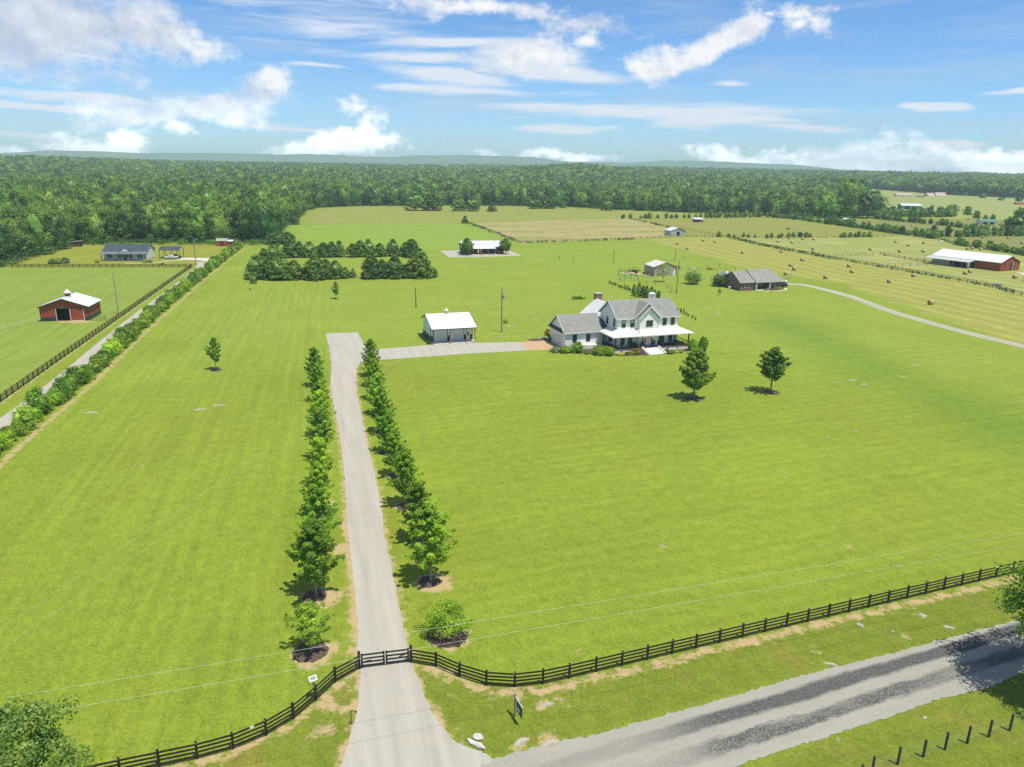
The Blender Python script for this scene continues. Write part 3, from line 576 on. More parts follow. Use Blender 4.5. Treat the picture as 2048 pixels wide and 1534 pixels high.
# lawn trees
oC = [None, branchy_mesh('crown', 41, L_dark, 2.2, 9.8, 3.35, pyr, 54, 56, .27, .68)]
gx_ = g(1387, 797); mk('lawn_tree', oC[1], trunk_mesh('trunk', 11, bark, 8.5, .17, 7, .3, .3, .8), 'tall pyramid-shaped dark green tree on the lawn in front of the white porch', 'tree', 'two larger trees on the front lawn', gx_, (1, 1, .93)); mulchring(gx_.x, gx_.y, 1.7)
gx_ = g(1541, 785); mk('lawn_tree', branchy_mesh('crown', 47, L_dark, 2.6, 8.4, 2.6, egg, 40, 52, .27, .62), trunk_mesh('trunk', 12, bark, 7.5, .16, 7, .3, .35, .8), 'rounded dark green tree on the lawn farther right from the white house', 'tree', 'two larger trees on the front lawn', gx_); mulchring(gx_.x + .3, gx_.y, 1.5)
smC = branchy_mesh('crown', 50, L_maple, 1.8, 6.6, 1.5, egg, 24, 26, .22, .36)
smT = trunk_mesh('trunk', 51, bark, 5.8, .07, 6, .3, .3, .8)
for p, s, lb in (((432, 740), 1.0, 'slender young tree with a dark mulch ring on the left lawn'), ((672, 598), .8, 'thin young tree on the mown grass in front of the cedars')):
    gx_ = g(*p); mk('young_tree', smC, smT, lb, 'tree', None, gx_, s); mulchring(gx_.x, gx_.y, 1.25 * s)
# -- corner trees with large crowns close to the camera
def bigcrown(seed, n, lm): return crown_mesh('crown', seed, lm, 4.0, 12.6, 5.4, dome, n, 84, .24, .85, rnd=.8, lump=.3, inner=.45)
mk('oak_tree', bigcrown(61, 300, L_oak), trunk_mesh('trunk', 62, bark, 11, .38, 10, .5, .25, .8), 'large leafy oak crown filling the bottom left corner', 'tree', None, (-29.2, 33.0, 0), .84, 2.1)
gx_ = g(2163, 1394); mk('broadleaf_tree', bigcrown(63, 460, L_dark), trunk_mesh('trunk', 64, bark, 10.5, .35, 10, .5, .25, .8), 'broad tree at the right edge shading the road', 'tree', None, gx_, 1.1, .4)
# -- long hedge beside the left lane
hedC = [crown_mesh('foliage', 70 + k, L_hedge if k != 2 else L_maple, .15, 2.9 + .3 * (k % 2), 1.55, dome, 60, 34, .24, .5, core=.72, rnd=.8, lump=.3) for k in range(4)]
hp = [g(*p) for p in HEDGE]; hp = [hp[0] + (hp[0] - hp[1]) * .6] + hp
tot = 0; prev = None; k = 0
for a, b_ in zip(hp[:-1], hp[1:]):
    L = (b_ - a).length; s = 0
    while s < L:
        p = a.lerp(b_, s / L); far_ = p.y > 215
        sc_ = rnd_.uniform(.72, 1.25); tot += 1; o = mk('hedge_shrub', hedC[rnd_.choice((0, 1, 1, 2, 3, 0))], None, ordw(tot) + ' shrub from the near end of the long hedge beside the left lane', 'shrub', 'shrubs of the long hedge beside the left lane', (p.x + rnd_.uniform(-.5, .5), p.y, 0), (sc_, sc_, sc_ * rnd_.uniform(.8, 1.2)), rnd_.uniform(0, 6.28)); s += rnd_.uniform(2.2, 3.4)
# -- cedar thicket
cedC = [crown_mesh('crown', 80 + k, L_cedar, .2, 9.2, 3.1, cone if k % 2 else (lambda q: (min(1, .8 + q)) * (1 - q ** 2.2) ** .7 + .04), 150, 26, .42, .62, core=.68, rnd=.6, lump=.16, upb=.5, inner=.6) for k in range(4)]
cedT = trunk_mesh('trunk', 85, bark, 7, .2, 4, .2)
def cedar(px, py, top, hw, lb, gp, kind='cedar_tree'):
    p = g(px, py); h = 1.0
    lo_, hi_ = 0.0, 30.0
    for _ in range(30):
        m_ = (lo_ + hi_) / 2; v_ = Vector((p.x, p.y, m_ - HC)); yy_ = 767 - F * v_.dot(UC) / v_.dot(FW)
        if yy_ > top: lo_ = m_
        else: hi_ = m_
    wd = hw / F * (p - Vector((0, 0, HC))).length
    return mk(kind, cedC[rnd_.randrange(4)], cedT, lb, 'tree', gp, p, (wd / 2.75, wd / 2.75, lo_ / 9.3), rnd_.uniform(0, 6.28))
q6 = lambda a, b_, c, d: (440 + a / 4.452, 380 + b_ / 4.452, 380 + c / 4.452, d / 4.452)
CF = 'dense dark cedar in the thicket standing on the lawn'
for L, lb in (([(330, 792, 585, 95), (415, 770, 540, 80), (470, 795, 600, 80), (550, 800, 560, 95), (665, 798, 625, 70), (760, 792, 690, 50), (860, 798, 600, 95), (950, 790, 620, 60), (1030, 788, 630, 75), (1115, 785, 690, 50), (1185, 780, 700, 32)], 'dark cedar in the front left row of the cedar thicket on the lawn'),
              ([(1355, 788, 590, 85), (1450, 785, 620, 60), (1560, 785, 590, 100), (1690, 780, 640, 70), (1780, 778, 580, 110), (1885, 775, 690, 52)], 'dark cedar in the front right row of the cedar thicket on the lawn'),
              ([(400, 700, 520, 70), (470, 650, 490, 65), (520, 615, 480, 50), (620, 602, 465, 62), (710, 600, 460, 48), (800, 600, 460, 66), (865, 598, 500, 42), (925, 598, 470, 52), (1000, 598, 462, 48), (1065, 596, 455, 56)], 'dark cedar in the rear left row of the cedar thicket on the lawn'),
              ([(1190, 596, 480, 62), (1250, 594, 450, 52), (1325, 594, 440, 60), (1425, 592, 475, 52), (1540, 588, 440, 64), (1650, 588, 470, 60), (1710, 598, 440, 72), (1770, 612, 520, 74), (1800, 660, 560, 60)], 'dark cedar in the rear right row of the cedar thicket on the lawn')):
    for i_, a in enumerate(L): cedar(*q6(*a), lb.replace('dark cedar in', ordn[i_] + ' cedar from left in').replace(' on the lawn', ''), 'cedars of the thicket on the lawn')
cedar(507, 567, 549, 7, 'small dark cedar standing alone at the left tip of the thicket', None)
cedar(930, 447, 432, 6.5, 'lone dark cedar at the far corner of the tan pasture fence', None)
FG = 'separate round trees standing in front of the far wood'
for a, lb in (((832, 421, 384, 20), 'broad dark tree in the meadow standing before the far wood, largest of its group'), ((866, 421, 390, 18), 'dark tree touching the broad one before the far wood'), ((918, 422, 392, 15), 'round tree left of the small bush before the far wood'), ((945, 422, 394, 16), 'round tree just left of the small bush before the far wood'), ((1068, 417, 396, 14), 'rounded tree in a pair before the centre of the far wood'), ((1094, 417, 394, 15), 'right-hand rounded tree of a pair before the centre of the far wood'), ((1125, 416, 400, 7), 'small cedar right of the pair before the far wood'), ((1213, 421, 398, 13), 'round tree before the far wood above the tan pasture')):
    cedar(*a, lb, FG, 'field_tree')
for a, lb in (((984, 423, 411, 9), 'small dark bush alone in the meadow before the far wood'), ((591, 449, 442, 8), 'low dark bush at the wood edge beside the bright field'), ((552, 488, 466, 16), 'bushy tree at the corner of the wood behind the cedars'), ((575, 487, 464, 14), 'outer bushy tree at the corner of the wood behind the cedars')):
    cedar(*a, lb, None, 'field_bush')
# -- arborvitae rows behind the white house
arbC = crown_mesh('foliage', 90, L_cedar, .05, 3.0, .62, cone, 60, 14, .22, .2, core=.8, rnd=.5, lump=.08, inner=.7)
q1 = lambda a, b_: (1060 + a / 5.12, 540 + b_ / 5.12)
def arb(px, py, top, hw, lb, gp):
    o = cedar(px, py, top, hw, lb, gp); h_ = o.scale.z * 9.3; wd = o.scale.x * 2.75
    for c_ in list(o.children): bpy.data.objects.remove(c_)
    link(bpy.data.objects.new('foliage', arbC), o); o.name = 'arborvitae'; o['category'] = 'shrub'; o.scale = (wd / .62, wd / .62, h_ / 3.0)
for n_, (a, b_, c) in enumerate(((815, 140, 104), (837, 148, 118), (857, 156, 124), (877, 160, 126), (908, 176, 142), (925, 182, 148), (943, 188, 156), (966, 200, 146), (989, 205, 154), (1010, 212, 163), (1027, 218, 186))):
    arb(*q1(a, b_), 540 + c / 5.12, 1.9, ordw(n_ + 1) + ' tiny arborvitae from left in the thin row behind the white house', 'tiny arborvitae row behind the white house')
for n_, (a, b_, c, hw) in enumerate(((1062, 265, 150, 27), (1113, 280, 128, 30), (1157, 284, 160, 26), (1192, 286, 162, 27), (1240, 288, 172, 28), (1274, 288, 198, 22), (1315, 288, 212, 24))):
    arb(*q1(a, b_), 540 + c / 5.12, hw / 5.12, ordw(n_ + 1) + ' tall dense arborvitae from left in the clump behind the roof ridge', 'tall arborvitae clump behind the roof ridge')
for n_, (a, b_, c) in enumerate(((1513, 410, 385), (1545, 437, 388), (1575, 450, 396), (1600, 460, 430), (1621, 472, 446), (1663, 492, 458), (1693, 512, 478))):
    arb(*q1(a, b_), 540 + c / 5.12, 2.1, ordw(n_ + 1) + ' tiny arborvitae from left in the short row right of the white house', 'tiny arborvitae row right of the white house')
# -- garden trees round the neighbours
rC = crown_mesh('crown', 95, L_dark, 1.5, 7.6, 2.9, lambda q: max(.1, math.sin(math.pi * (q * .8 + .16))), 110, 34, .36, .6, core=.7, lump=.1)
rT = trunk_mesh('trunk', 96, bark, 5, .16, 5, .4, .25, .7)
mk('round_tree', rC, rT, 'round dark tree at the left end of the black barn', 'tree', 'round trees flanking the black barn', g(934, 510), (1.16, 1.16, 1.0)); mk('round_tree', rC, rT, 'round dark tree at the right end of the black barn', 'tree', 'round trees flanking the black barn', g(1011, 508), (1.0, 1.0, .96), 2)
vC = crown_mesh('crown', 97, L_oak, 1.8, 5.6, 2.3, dome, 60, 26, .26, .5, lump=.35)
mk('vase_tree', vC, trunk_mesh('trunk', 98, palebark, 4.4, .11, 8, .7, .3, .7), 'open-crowned grey-green tree in front of the tan shed', 'tree', None, g(1325, 564), (1.15, 1.15, 1.15))
bC = crown_mesh('crown', 99, L_oak, .5, 4.4, 2.9, lambda q: .35 + .75 * math.sin(math.pi * min(1, q * .75 + .12)), 110, 34, .28, .55, core=.6, lump=.15)
mk('bushy_tree', bC, trunk_mesh('trunk', 100, bark, 2.5, .12, 6, .8, .2, .7), 'wide bushy tree on the grass left of the brick house', 'tree', 'two bushy trees near the brick house', g(1386, 568), (1.05, 1.05, 1.0))
mk('bushy_tree', bC, trunk_mesh('trunk', 100, bark, 2.5, .12, 6, .8, .2, .7), 'bushy tree touching the left wall of the brick house', 'tree', 'two bushy trees near the brick house', g(1440, 572.5), (.98, .98, .95), 2)
mk('sapling', crown_mesh('crown', 101, L_rust, .8, 2.3, .6, egg, 24, 18, .2, .25), trunk_mesh('trunk', 102, bark, 1.8, .04, 4, .3), 'tiny sapling on the grass before the brick house', 'tree', None, g(1438, 591))
# -- shrubs of the white house beds
sC = {}
def shrub(p, r_, h_, lm, lb, gp=None, cat='shrub', name='shrub', size=.17, n=46):
    key = (lm.name, size)
    if key not in sC: sC[key] = crown_mesh('foliage', 200 + len(sC), lm, .05, .95, .85, dome, n, 30, size / max(r_, .3), .26, core=.72, lump=.12, squash=.8)
    T = thing(name, lb, cat, p, rnd_.uniform(0, 6), gp); T.scale = (r_ * 1.12, r_ * 1.12, h_ * 1.05); link(bpy.data.objects.new('foliage', sC[key]), T); return T
for px, py, r_, h_, lb in ((1133.5, 704, 1.7, 1.3, None), (1131, 706, 1.35, 1.5, 'lush bright shrub beside the grey-green grass clump by the garage wing'), (1155, 705, 1.75, 2.1, 'largest bright shrub below the garage windows'), (1197, 709.5, 1.65, 1.9, 'bright rounded shrub left of the porch corner'), (1217, 711, 1.5, 1.8, 'bright rounded shrub at the porch corner')):
    if lb: shrub(g(px, py), r_, h_, L_bright, lb, 'large bright shrubs before the white house')
shrub(g(1112, 704), 1.5, 1.15, L_grey, 'grey-green ornamental grass clump beside the tan apron')
shrub(g(1174, 708), .6, .7, L_hedge, 'small shrub in the gap between the big bright shrubs'); shrub(g(1097, 672), 1.1, 1.5, L_rust, 'reddish shrub behind the white flowering one left of the garage')
shrub(g(1090, 678), .9, .7, leafmat('white_blossom', (.30, .33, .20), (.8, .74, .72), .1), 'pale pink-white flowering shrub left of the garage wing'); shrub(g(1107, 678), .8, .8, L_dark, 'dark shrub at the garage wing corner')
for k, (px, py, lm, r_, h_, w_) in enumerate(((1237.5, 711.5, L_yel, .55, .7, 'yellow'), (1244.5, 711, L_yel, .6, .7, 'yellow'), (1254, 709.5, L_hedge, .65, .6, 'green'), (1262, 708.5, L_yel, .6, .8, 'yellow'), (1269, 708, L_rust, .6, .9, 'rusty'), (1276.5, 707, L_rust, .75, 1.0, 'rusty'), (1273, 710, L_hedge, .35, .45, 'green'), (1334, 707, L_rust, .7, .9, 'rusty'), (1340, 708, L_hedge, .55, .6, 'green'), (1347, 707, L_hedge, .55, .7, 'green'), (1353.5, 706, L_yel, .6, .6, 'yellow'), (1361, 705, L_yel, .6, .7, 'yellow'))):
    shrub(g(px, py), r_, h_, lm, 'small %s shrub, number %s from the left in the porch flower bed' % (w_, ordn[k] if k < 11 else 'last'), 'small shrubs in the porch flower bed', size=.12)
shrub(g(1384, 701), 1.2, 2.3, L_bright, 'bright yellow-green shrub at the right porch corner'); shrub(g(1405, 703), 1.1, 3.0, L_dark, 'dark clipped oval shrub at the right end of the bed')
shrub(g(1150, 598), 1.2, .9, L_bright, 'low ragged weed clump on the lawn behind the garage wing', 'weed clumps on the back lawn', size=.2); shrub(g(1163, 597.5), 1.5, 1.1, L_bright, 'larger ragged weed clump on the lawn behind the garage wing', 'weed clumps on the back lawn', size=.2)
shrub(g(1011, 646), .8, .9, L_bright, 'small yellowish bush beside the tall grey utility pole')
shrub(g(1421, 539), 1.6, 1.0, L_yel, 'long low yellow bush by the far wire fence left of the brick house', None)
for k, (px, py, r_, lm, lb) in enumerate(((194, 525.5, .9, L_yel, 'yellow-green shrub at the left porch end of the navy-roofed house'), (290, 526, 1.2, L_bright, 'bright shrub in the front bed of the navy-roofed house'), (300, 525.5, .9, L_grey, 'pale shrub in the front bed of the navy-roofed house'), (325, 530, .6, L_dark, 'small dark conifer by the walk of the navy-roofed house'),
        (105, 527.5, 1.6, L_grey, 'left part of the grey-green flower clump behind the black paddock fence'), (116, 527, 1.9, L_hedge, 'middle part of the flower clump behind the black paddock fence'), (130, 526.5, 1.9, L_grey, 'right part of the flower clump behind the black paddock fence'))):
    shrub(g(px, py), r_, r_ * .9 + .2, lm, lb, size=.24)
for px, py, lm, r_ in ((1532, 580.5, L_yel, .5), (1543, 581, L_rust, .6), (1552, 579, L_hedge, .8), (1558, 578, L_yel, .6)):
    shrub(g(px, py), r_, r_ + .1, lm, 'small flowering plant in the curved bed before the brick porch', 'plants in the curved bed of the brick house', size=.16)
# ------------------------------------------------------------------ the woods
def wprof(k): return [dome, egg, (lambda q: .55 + .5 * math.sin(math.pi * min(1, q * .9 + .08)))][k % 3]
wC = [crown_mesh('crown', 300 + k, L_wood, 4.5, 16.5 + (k % 3), 4.9 + .5 * (k % 2), wprof(k), 34, 56, .66, 1.85, core=.72, rnd=.36, lump=.28, upb=.4, inner=.75) for k in range(5)]
eC = [crown_mesh('crown', 310 + k, L_wood, .6, 15.5 + (k % 3), 4.8 + .4 * (k % 2), (lambda q: .80 + .3 * math.sin(math.pi * min(1, q * 1.05)) if q < .75 else max(.1, 1.07 * math.sqrt(max(.02, 1 - ((q - .62) / .40) ** 2)))), 46, 84, .50, 1.75, core=.72, rnd=.38, lump=.26, upb=.4, inner=.8) for k in range(4)]
wT = trunk_mesh('trunk', 320, mat('dark_bark', (0.06, 0.048, 0.036), (0.10, 0.08, 0.06), 5, .95), 13, .3, 4, .35, .35, .7)
rw = np.random.RandomState(9); pts = []
for r0_, r1_, sp_ in ((250, 950, 9.6), (950, 1500, 11.5), (1500, 3300, 15.5)):
    n_ = int(2 * 3300 / sp_) + 1; a = np.arange(-r1_, r1_, sp_); bb = np.arange(0, r1_, sp_); Xg, Yg = np.meshgrid(a, bb); Xg = Xg + rw.uniform(-.38, .38, Xg.shape) * sp_; Yg = Yg + rw.uniform(-.38, .38, Yg.shape) * sp_
    Xg, Yg = Xg.ravel(), Yg.ravel(); rd = np.hypot(Xg, Yg); az_ = np.arctan2(Xg, Yg)
    k_ = (rd >= r0_) & (rd < r1_) & (np.abs(az_) < R(46)) & (rd > wood_edge(az_) + 3.0); Xg, Yg, rd, az_ = Xg[k_], Yg[k_], rd[k_], az_[k_]
    ff = sd_poly(Xg, Yg, farf) > 0; ff |= fbm(Xg, Yg, 700, 71) > 1.45
    Xg, Yg, rd, az_ = Xg[~ff], Yg[~ff], rd[~ff], az_[~ff]
    pts.append(np.stack([Xg, Yg, rd, rd - wood_edge(az_), np.full(len(Xg), sp_ / 9.6)], 1))
pts = np.vstack(pts)
hfac = 1.0 + .17 * fbm(pts[:, 0], pts[:, 1], 90, 72) + rw.uniform(-.15, .15, len(pts)); hfac *= np.where(pts[:, 0] / pts[:, 1] < -.22, 1.12, 1.0)
score = pts[:, 3] / 9.0 + pts[:, 2] / 700.0 + 3 * (pts[:, 2] > 900) + 9 * (np.abs(np.arctan2(pts[:, 0], pts[:, 1])) > R(35.4))
order = np.argsort(score); ind = order[:285]; rest = order[285:]
e_deg = np.degrees
for q in ind:
    x_, y_, rd = pts[q, :3]; a_ = e_deg(math.atan2(x_, y_)); s = float(np.clip(hfac[q], .72, 1.3))
    if a_ < -29.5: lb, gp = 'leafy tree at the edge of the wood on the far left beyond the paddock', 'edge trees of the left wood'
    elif a_ < -17.6: lb, gp = 'leafy tree at the edge of the wood behind the navy-roofed house', 'edge trees of the wood behind the navy-roofed house'
    elif a_ < -13.5: lb, gp = 'leafy tree at the edge of the wood along the left side of the bright field', 'edge trees of the wood left of the bright field'
    elif a_ < 6: lb, gp = 'leafy tree at the edge of the far wood behind the central meadow', 'edge trees of the central wood'
    else: lb, gp = 'leafy tree at the edge of the wood behind the grey barn and right paddock', 'edge trees of the right wood'
    mk('woodland_tree', eC[int(rw.randint(4))], wT, lb, 'tree', gp, (x_, y_, 0), (s * rw.uniform(.92, 1.1), s * rw.uniform(.92, 1.1), s), rw.uniform(0, 6.28))
# tall dark trees that stand out at the right end of the wood
for px, py, tp, hw in ((1690, 436, 364, 22), (1735, 436, 388, 24), (1655, 436, 392, 18)):
    p = g(px, py); o = mk('tall_tree', eC[1], wT, {1690: 'tallest dark tree at the right end of the long wood', 1735: 'rounded tree closing the right end of the long wood', 1655: 'tree just left of the tallest one at the right end of the wood'}[px], 'tree', None, p, (1, 1, 1), px * 1.0)
    d_ = (p - Vector((0, 0, HC))).length; o.scale = (hw / F * d_ / 5.2,) * 2 + ((py - tp) / F * d_ / 16.6,)
def scatter(name, P, scl, hf, protos, label, cat):
    pc = bpy.data.collections.new(name + '_kinds'); 
    for k, m_ in enumerate(protos): pc.objects.link(bpy.data.objects.new('crown_kind', m_))
    n = len(P); mm = bpy.data.meshes.new(name); mm.vertices.add(n); mm.vertices.foreach_set('co', P.astype(np.float32).ravel())
    rot = np.zeros((n, 3), np.float32); rot[:, 2] = rw.rand(n) * 6.28; s3 = np.stack([scl, scl, hf], 1).astype(np.float32)
    for nm, ar in (('rot', rot), ('scl', s3)):
        at_ = mm.attributes.new(nm, 'FLOAT_VECTOR', 'POINT'); at_.data.foreach_set('vector', ar.ravel())
    at_ = mm.attributes.new('kind_idx', 'INT', 'POINT'); at_.data.foreach_set('value', rw.randint(0, len(protos), n).astype(np.int32))
    o = link(bpy.data.objects.new(name, mm)); tag(o, label, cat, None, 'stuff')
    ng = bpy.data.node_groups.new(name, 'GeometryNodeTree'); ng.interface.new_socket('Geometry', in_out='INPUT', socket_type='NodeSocketGeometry'); ng.interface.new_socket('Geometry', in_out='OUTPUT', socket_type='NodeSocketGeometry')
    gi, go = ng.nodes.new('NodeGroupInput'), ng.nodes.new('NodeGroupOutput'); ip = ng.nodes.new('GeometryNodeInstanceOnPoints'); ci = ng.nodes.new('GeometryNodeCollectionInfo'); ci.inputs[0].default_value = pc; ci.inputs[1].default_value = True; ci.inputs[2].default_value = True
    ip.inputs['Pick Instance'].default_value = True
    def na_(nm, dtp):
        a_ = ng.nodes.new('GeometryNodeInputNamedAttribute'); a_.data_type = dtp; a_.inputs[0].default_value = nm; return [s_ for s_ in a_.outputs if s_.enabled and s_.name == 'Attribute'][0]
    ng.links.new(gi.outputs[0], ip.inputs['Points']); ng.links.new(ci.outputs[0], ip.inputs['Instance']); ng.links.new(na_('kind_idx', 'INT'), ip.inputs['Instance Index']); ng.links.new(na_('rot', 'FLOAT_VECTOR'), ip.inputs['Rotation']); ng.links.new(na_('scl', 'FLOAT_VECTOR'), ip.inputs['Scale']); ng.links.new(ip.outputs[0], go.inputs[0])
    md = o.modifiers.new('scatter', 'NODES'); md.node_group = ng; return o
P_ = np.stack([pts[rest, 0], pts[rest, 1], hill(pts[rest, 0], pts[rest, 1])], 1)
scatter('far_woods', P_, pts[rest, 4] * rw.uniform(.72, 1.22, len(rest)), np.clip(hfac[rest], .7, 1.35) * np.where(pts[rest, 4] > 1.4, 1.15, 1.0), wC, 'unbroken green woodland canopy stretching to the hazy hills', 'woodland')
# ------------------------------------------------------------------ far hills (beyond the woods)
hm = mat('far_hill_forest', (0.10, 0.165, 0.09), (0.12, 0.185, 0.10), .004, .95)
def ridge(r0_, pts_, depth, z00, seed):
    azs = np.radians(np.arange(-50, 50.1, .25)); top = np.interp(np.degrees(azs), [p[0] for p in pts_], [p[1] for p in pts_]); rg = np.random.RandomState(seed)
    nz_ = sum(np.interp(azs, np.radians(np.linspace(-50, 50, m)), rg.uniform(-1, 1, m)) / (m / 14) ** .7 for m in (14, 34, 80, 200)) 
    top = np.maximum(top * (1 + .10 * nz_), 1); prof = [(-1, 0), (-.6, .45), (-.3, .8), (0, 1), (.4, .7), (1, 0)]
    V_ = np.vstack([np.stack([(r0_ + depth * u_) * np.sin(azs), (r0_ + depth * u_) * np.cos(azs), z00 + top * k_ * (1 + .05 * rg.uniform(-1, 1, len(azs)) * (k_ < 1))], 1) for u_, k_ in prof]); n_ = len(azs)
    i, j = np.meshgrid(np.arange(len(prof) - 1), np.arange(n_ - 1), indexing='ij'); Fq = np.stack([i * n_ + j, i * n_ + j + 1, (i + 1) * n_ + j + 1, (i + 1) * n_ + j], -1).reshape(-1, 4)
    o = link(bpy.data.objects.new('hills', npmesh('hills', V_, Fq, (hm,), True))); tag(o, kind='structure')
def azd(px): d = pdir(px, 335 + (px - 1024) * .0161); return math.degrees(math.atan2(d.x, d.y))
def hh_(px, py, r0_): d = pdir(px, py); return HC + d.z / math.hypot(d.x, d.y) * r0_
ridge(6000, [(-50, 120)] + [(azd(px), hh_(px, py, 6000)) for px, py in ((0, 309), (100, 303), (230, 307), (400, 308), (640, 307), (760, 312), (900, 313), (1050, 314), (1120, 320), (1260, 322), (1330, 318), (1450, 322), (1600, 331), (1700, 341), (1850, 347), (1950, 343), (2048, 349))] + [(50, 60)], 1000, 0, 4)
ridge(4700, [(-50, 70)] + [(azd(px), hh_(px, py, 4700)) for px, py in ((0, 318), (200, 316), (500, 321), (760, 322), (1000, 322), (1200, 330), (1450, 334), (1700, 341), (2048, 350))] + [(50, 50)], 700, 0, 8)
ridge(3700, [(-50, 60)] + [(azd(px), hh_(px, py, 3700)) for px, py in ((0, 322), (300, 321), (600, 324), (900, 329), (1200, 333), (1500, 337), (1800, 344), (2048, 350))] + [(50, 45)], 500, 0, 15)
# ------------------------------------------------------------------ tree lines of the right-hand farms
hsC = [crown_mesh('foliage', 330 + k, L_wood, .2, 4.4, 2.2, dome, 34, 26, .5, .8, core=.72, lump=.3) for k in range(3)]
def treeline(P, step, sc0, label, group, name='hedgerow_shrub', hs=1.0, jit=.25):
    P = G(P); cnt = 0
    for a, b_ in zip(P[:-1], P[1:]):
        L = (b_ - a).length; s = 0
        while s < L:
            p = a.lerp(b_, s / L); k = sc0 * rnd_.uniform(.7, 1.25)
            if abs(math.degrees(math.atan2(p.x, p.y))) < 37:
                cnt += 1; mk(name, hsC[rnd_.randrange(3)], None, ordw(cnt) + ' ' + label.replace(' in ', ' from left in ', 1).replace(' along ', ' from left along ', 1 if ' in ' not in label else 0), 'shrub' if sc0 < 1.4 else 'tree', group, (p.x + rnd_.uniform(-1, 1), p.y + rnd_.uniform(-1, 1), 0), (k, k, k * hs * rnd_.uniform(.8, 1.2)), rnd_.uniform(0, 6.28))
            s += step * rnd_.uniform(.7, 1.3)
treeline([(1545, 435), (1600, 440), (1655, 448)], 5.5, .95, 'green shrub in the left part of the long right hedgerow', 'left part of the long right hedgerow')
treeline([(1655, 448), (1687, 452), (1775, 465), (1841, 474), (1884, 479)], 4.6, 1.1, 'dense green shrub in the middle of the long right hedgerow', 'middle of the long right hedgerow')
treeline([(1917, 490), (1960, 497), (2048, 511), (2120, 523)], 5.0, .9, 'green shrub in the hedgerow behind the long red barn', 'hedgerow behind the long red barn')
treeline([(1245, 437), (1300, 437), (1411, 436)], 7, .85, 'dark shrub in the tree line between tan pasture and wood', 'tree line above the tan pasture')
treeline([(1411, 436), (1484, 435), (1521, 434), (1600, 438)], 6, 1.1, 'shrub in the overgrown line below the right wood', 'overgrown line below the right wood')
treeline([(1852, 474), (1920, 474), (2016, 472), (2080, 472)], 5.2, 1.0, 'dark tree in the straight row above the bales at far right', 'straight tree row at far right', hs=1.25)
treeline([(1753, 438), (1800, 443), (1884, 451), (1950, 459), (2060, 468)], 5.2, 1.05, 'dark shrub in the upper hedgerow at far right', 'upper hedgerow at far right')
treeline([(1751, 434), (1790, 433), (1830, 434), (1880, 434), (1905, 433)], 5.5, 2.0, 'leafy tree in the belt in front of the distant green field', 'tree belt before the distant green field', 'belt_tree')
treeline([(2022, 462), (2040, 464), (2080, 466)], 10, 3.1, 'tall dark tree in the cluster at the right edge above the barns', 'dark tree cluster at the right edge', 'cluster_tree')
treeline([(1440, 474), (1500, 475), (1540, 477)], 5, .55, 'low weedy shrub along the fence above the bales', 'low shrubs along the upper bale-field fence')
treeline([(1543, 476), (1580, 475), (1620, 475)], 4, .7, 'low dense shrub in the short hedge above the bales', 'short hedge above the bales')
treeline([(1682, 475), (1742, 474)], 4, .7, 'low dense shrub in the second short hedge above the bales', 'second short hedge above the bales')
for px, py, s, lb in ((1934, 430, 1.9, 'lone tree standing in the distant green field'), (1952, 437, 1.6, 'dark round tree at the lower edge of the distant green field'), (1970, 440, 1.0, 'small pointed tree right of the dark round one at far right'), (1985, 441, 1.2, 'second small tree right of the dark round one at far right'), (1864, 418, 1.0, 'small bush on a grassy mound in the distant field'),
                      (1965, 401, 2.6, 'round tree at the front of the distant right wood'), (2001, 405, 2.0, 'leaning tree before the distant right wood'), (2037, 407, 2.4, 'rightmost tree before the distant right wood'), (1930, 397, 2.2, 'tree beside the distant farmhouse')):
    mk('distant_tree', hsC[int(px) % 3], None, lb, 'tree', None, g(px, py), s)
# ------------------------------------------------------------------ buildings
white = mat('white_siding', (0.87, 0.86, 0.80), (0.83, 0.82, 0.77), .7, .6, wave=('Z', 1.6, .10))
trim = mat('white_trim', (0.78, 0.77, 0.73), (0.72, 0.71, 0.68), 1.5, .5)
greyshin = mat('grey_shingles', (0.21, 0.216, 0.20), (0.26, 0.268, 0.25), 1.6, .95, bump=.3, detail=7, sc=(.6, 1, 1))
darkshin = mat('dark_shingles', (0.06, 0.075, 0.09), (0.085, 0.10, 0.115), 2, .9)
wmetal = mat('white_metal_roof', (0.72, 0.71, 0.68), (0.62, 0.60, 0.56), .35, .45, spec=.4, wave=('X', 1.1, .16), ramp=(.45, .75))
bmetal = mat('pale_metal_roof', (0.66, 0.70, 0.73), (0.60, 0.65, 0.69), .3, .4, spec=.4, wave=('X', 1.1, .14))
bmetal_y = mat('pale_metal_roof_cross', (0.66, 0.70, 0.73), (0.60, 0.65, 0.69), .3, .4, spec=.4, wave=('Y', 1.1, .14))
gmetal = mat('grey_metal_roof', (0.46, 0.48, 0.49), (0.40, 0.42, 0.43), .4, .5, wave=('X', .9, .16))
navy = mat('navy_metal_roof', (0.050, 0.068, 0.088), (0.065, 0.083, 0.10), .5, .5, wave=('X', 1.2, .3))
black = mat('black_paint', (0.018, 0.018, 0.020), (0.03, 0.03, 0.032), 3, .5)
blackwood = mat('black_fence_paint', (0.014, 0.012, 0.011), (0.032, 0.026, 0.022), 4, .6)
redm = mat('red_metal_siding', (0.33, 0.075, 0.032), (0.28, 0.062, 0.028), .6, .55, wave=('X', 1.2, .25))
redy = mat('red_metal_siding_cross', (0.33, 0.075, 0.032), (0.28, 0.062, 0.028), .6, .55, wave=('Y', 1.2, .25))
wains = mat('dark_wainscot', (0.028, 0.042, 0.045), (0.035, 0.05, 0.055), 1, .5)
brick = bpy.data.materials.new('brick'); brick.use_nodes = True; t = NT(brick.node_tree); b = t.n['Principled BSDF']; b.inputs['Roughness'].default_value = .9
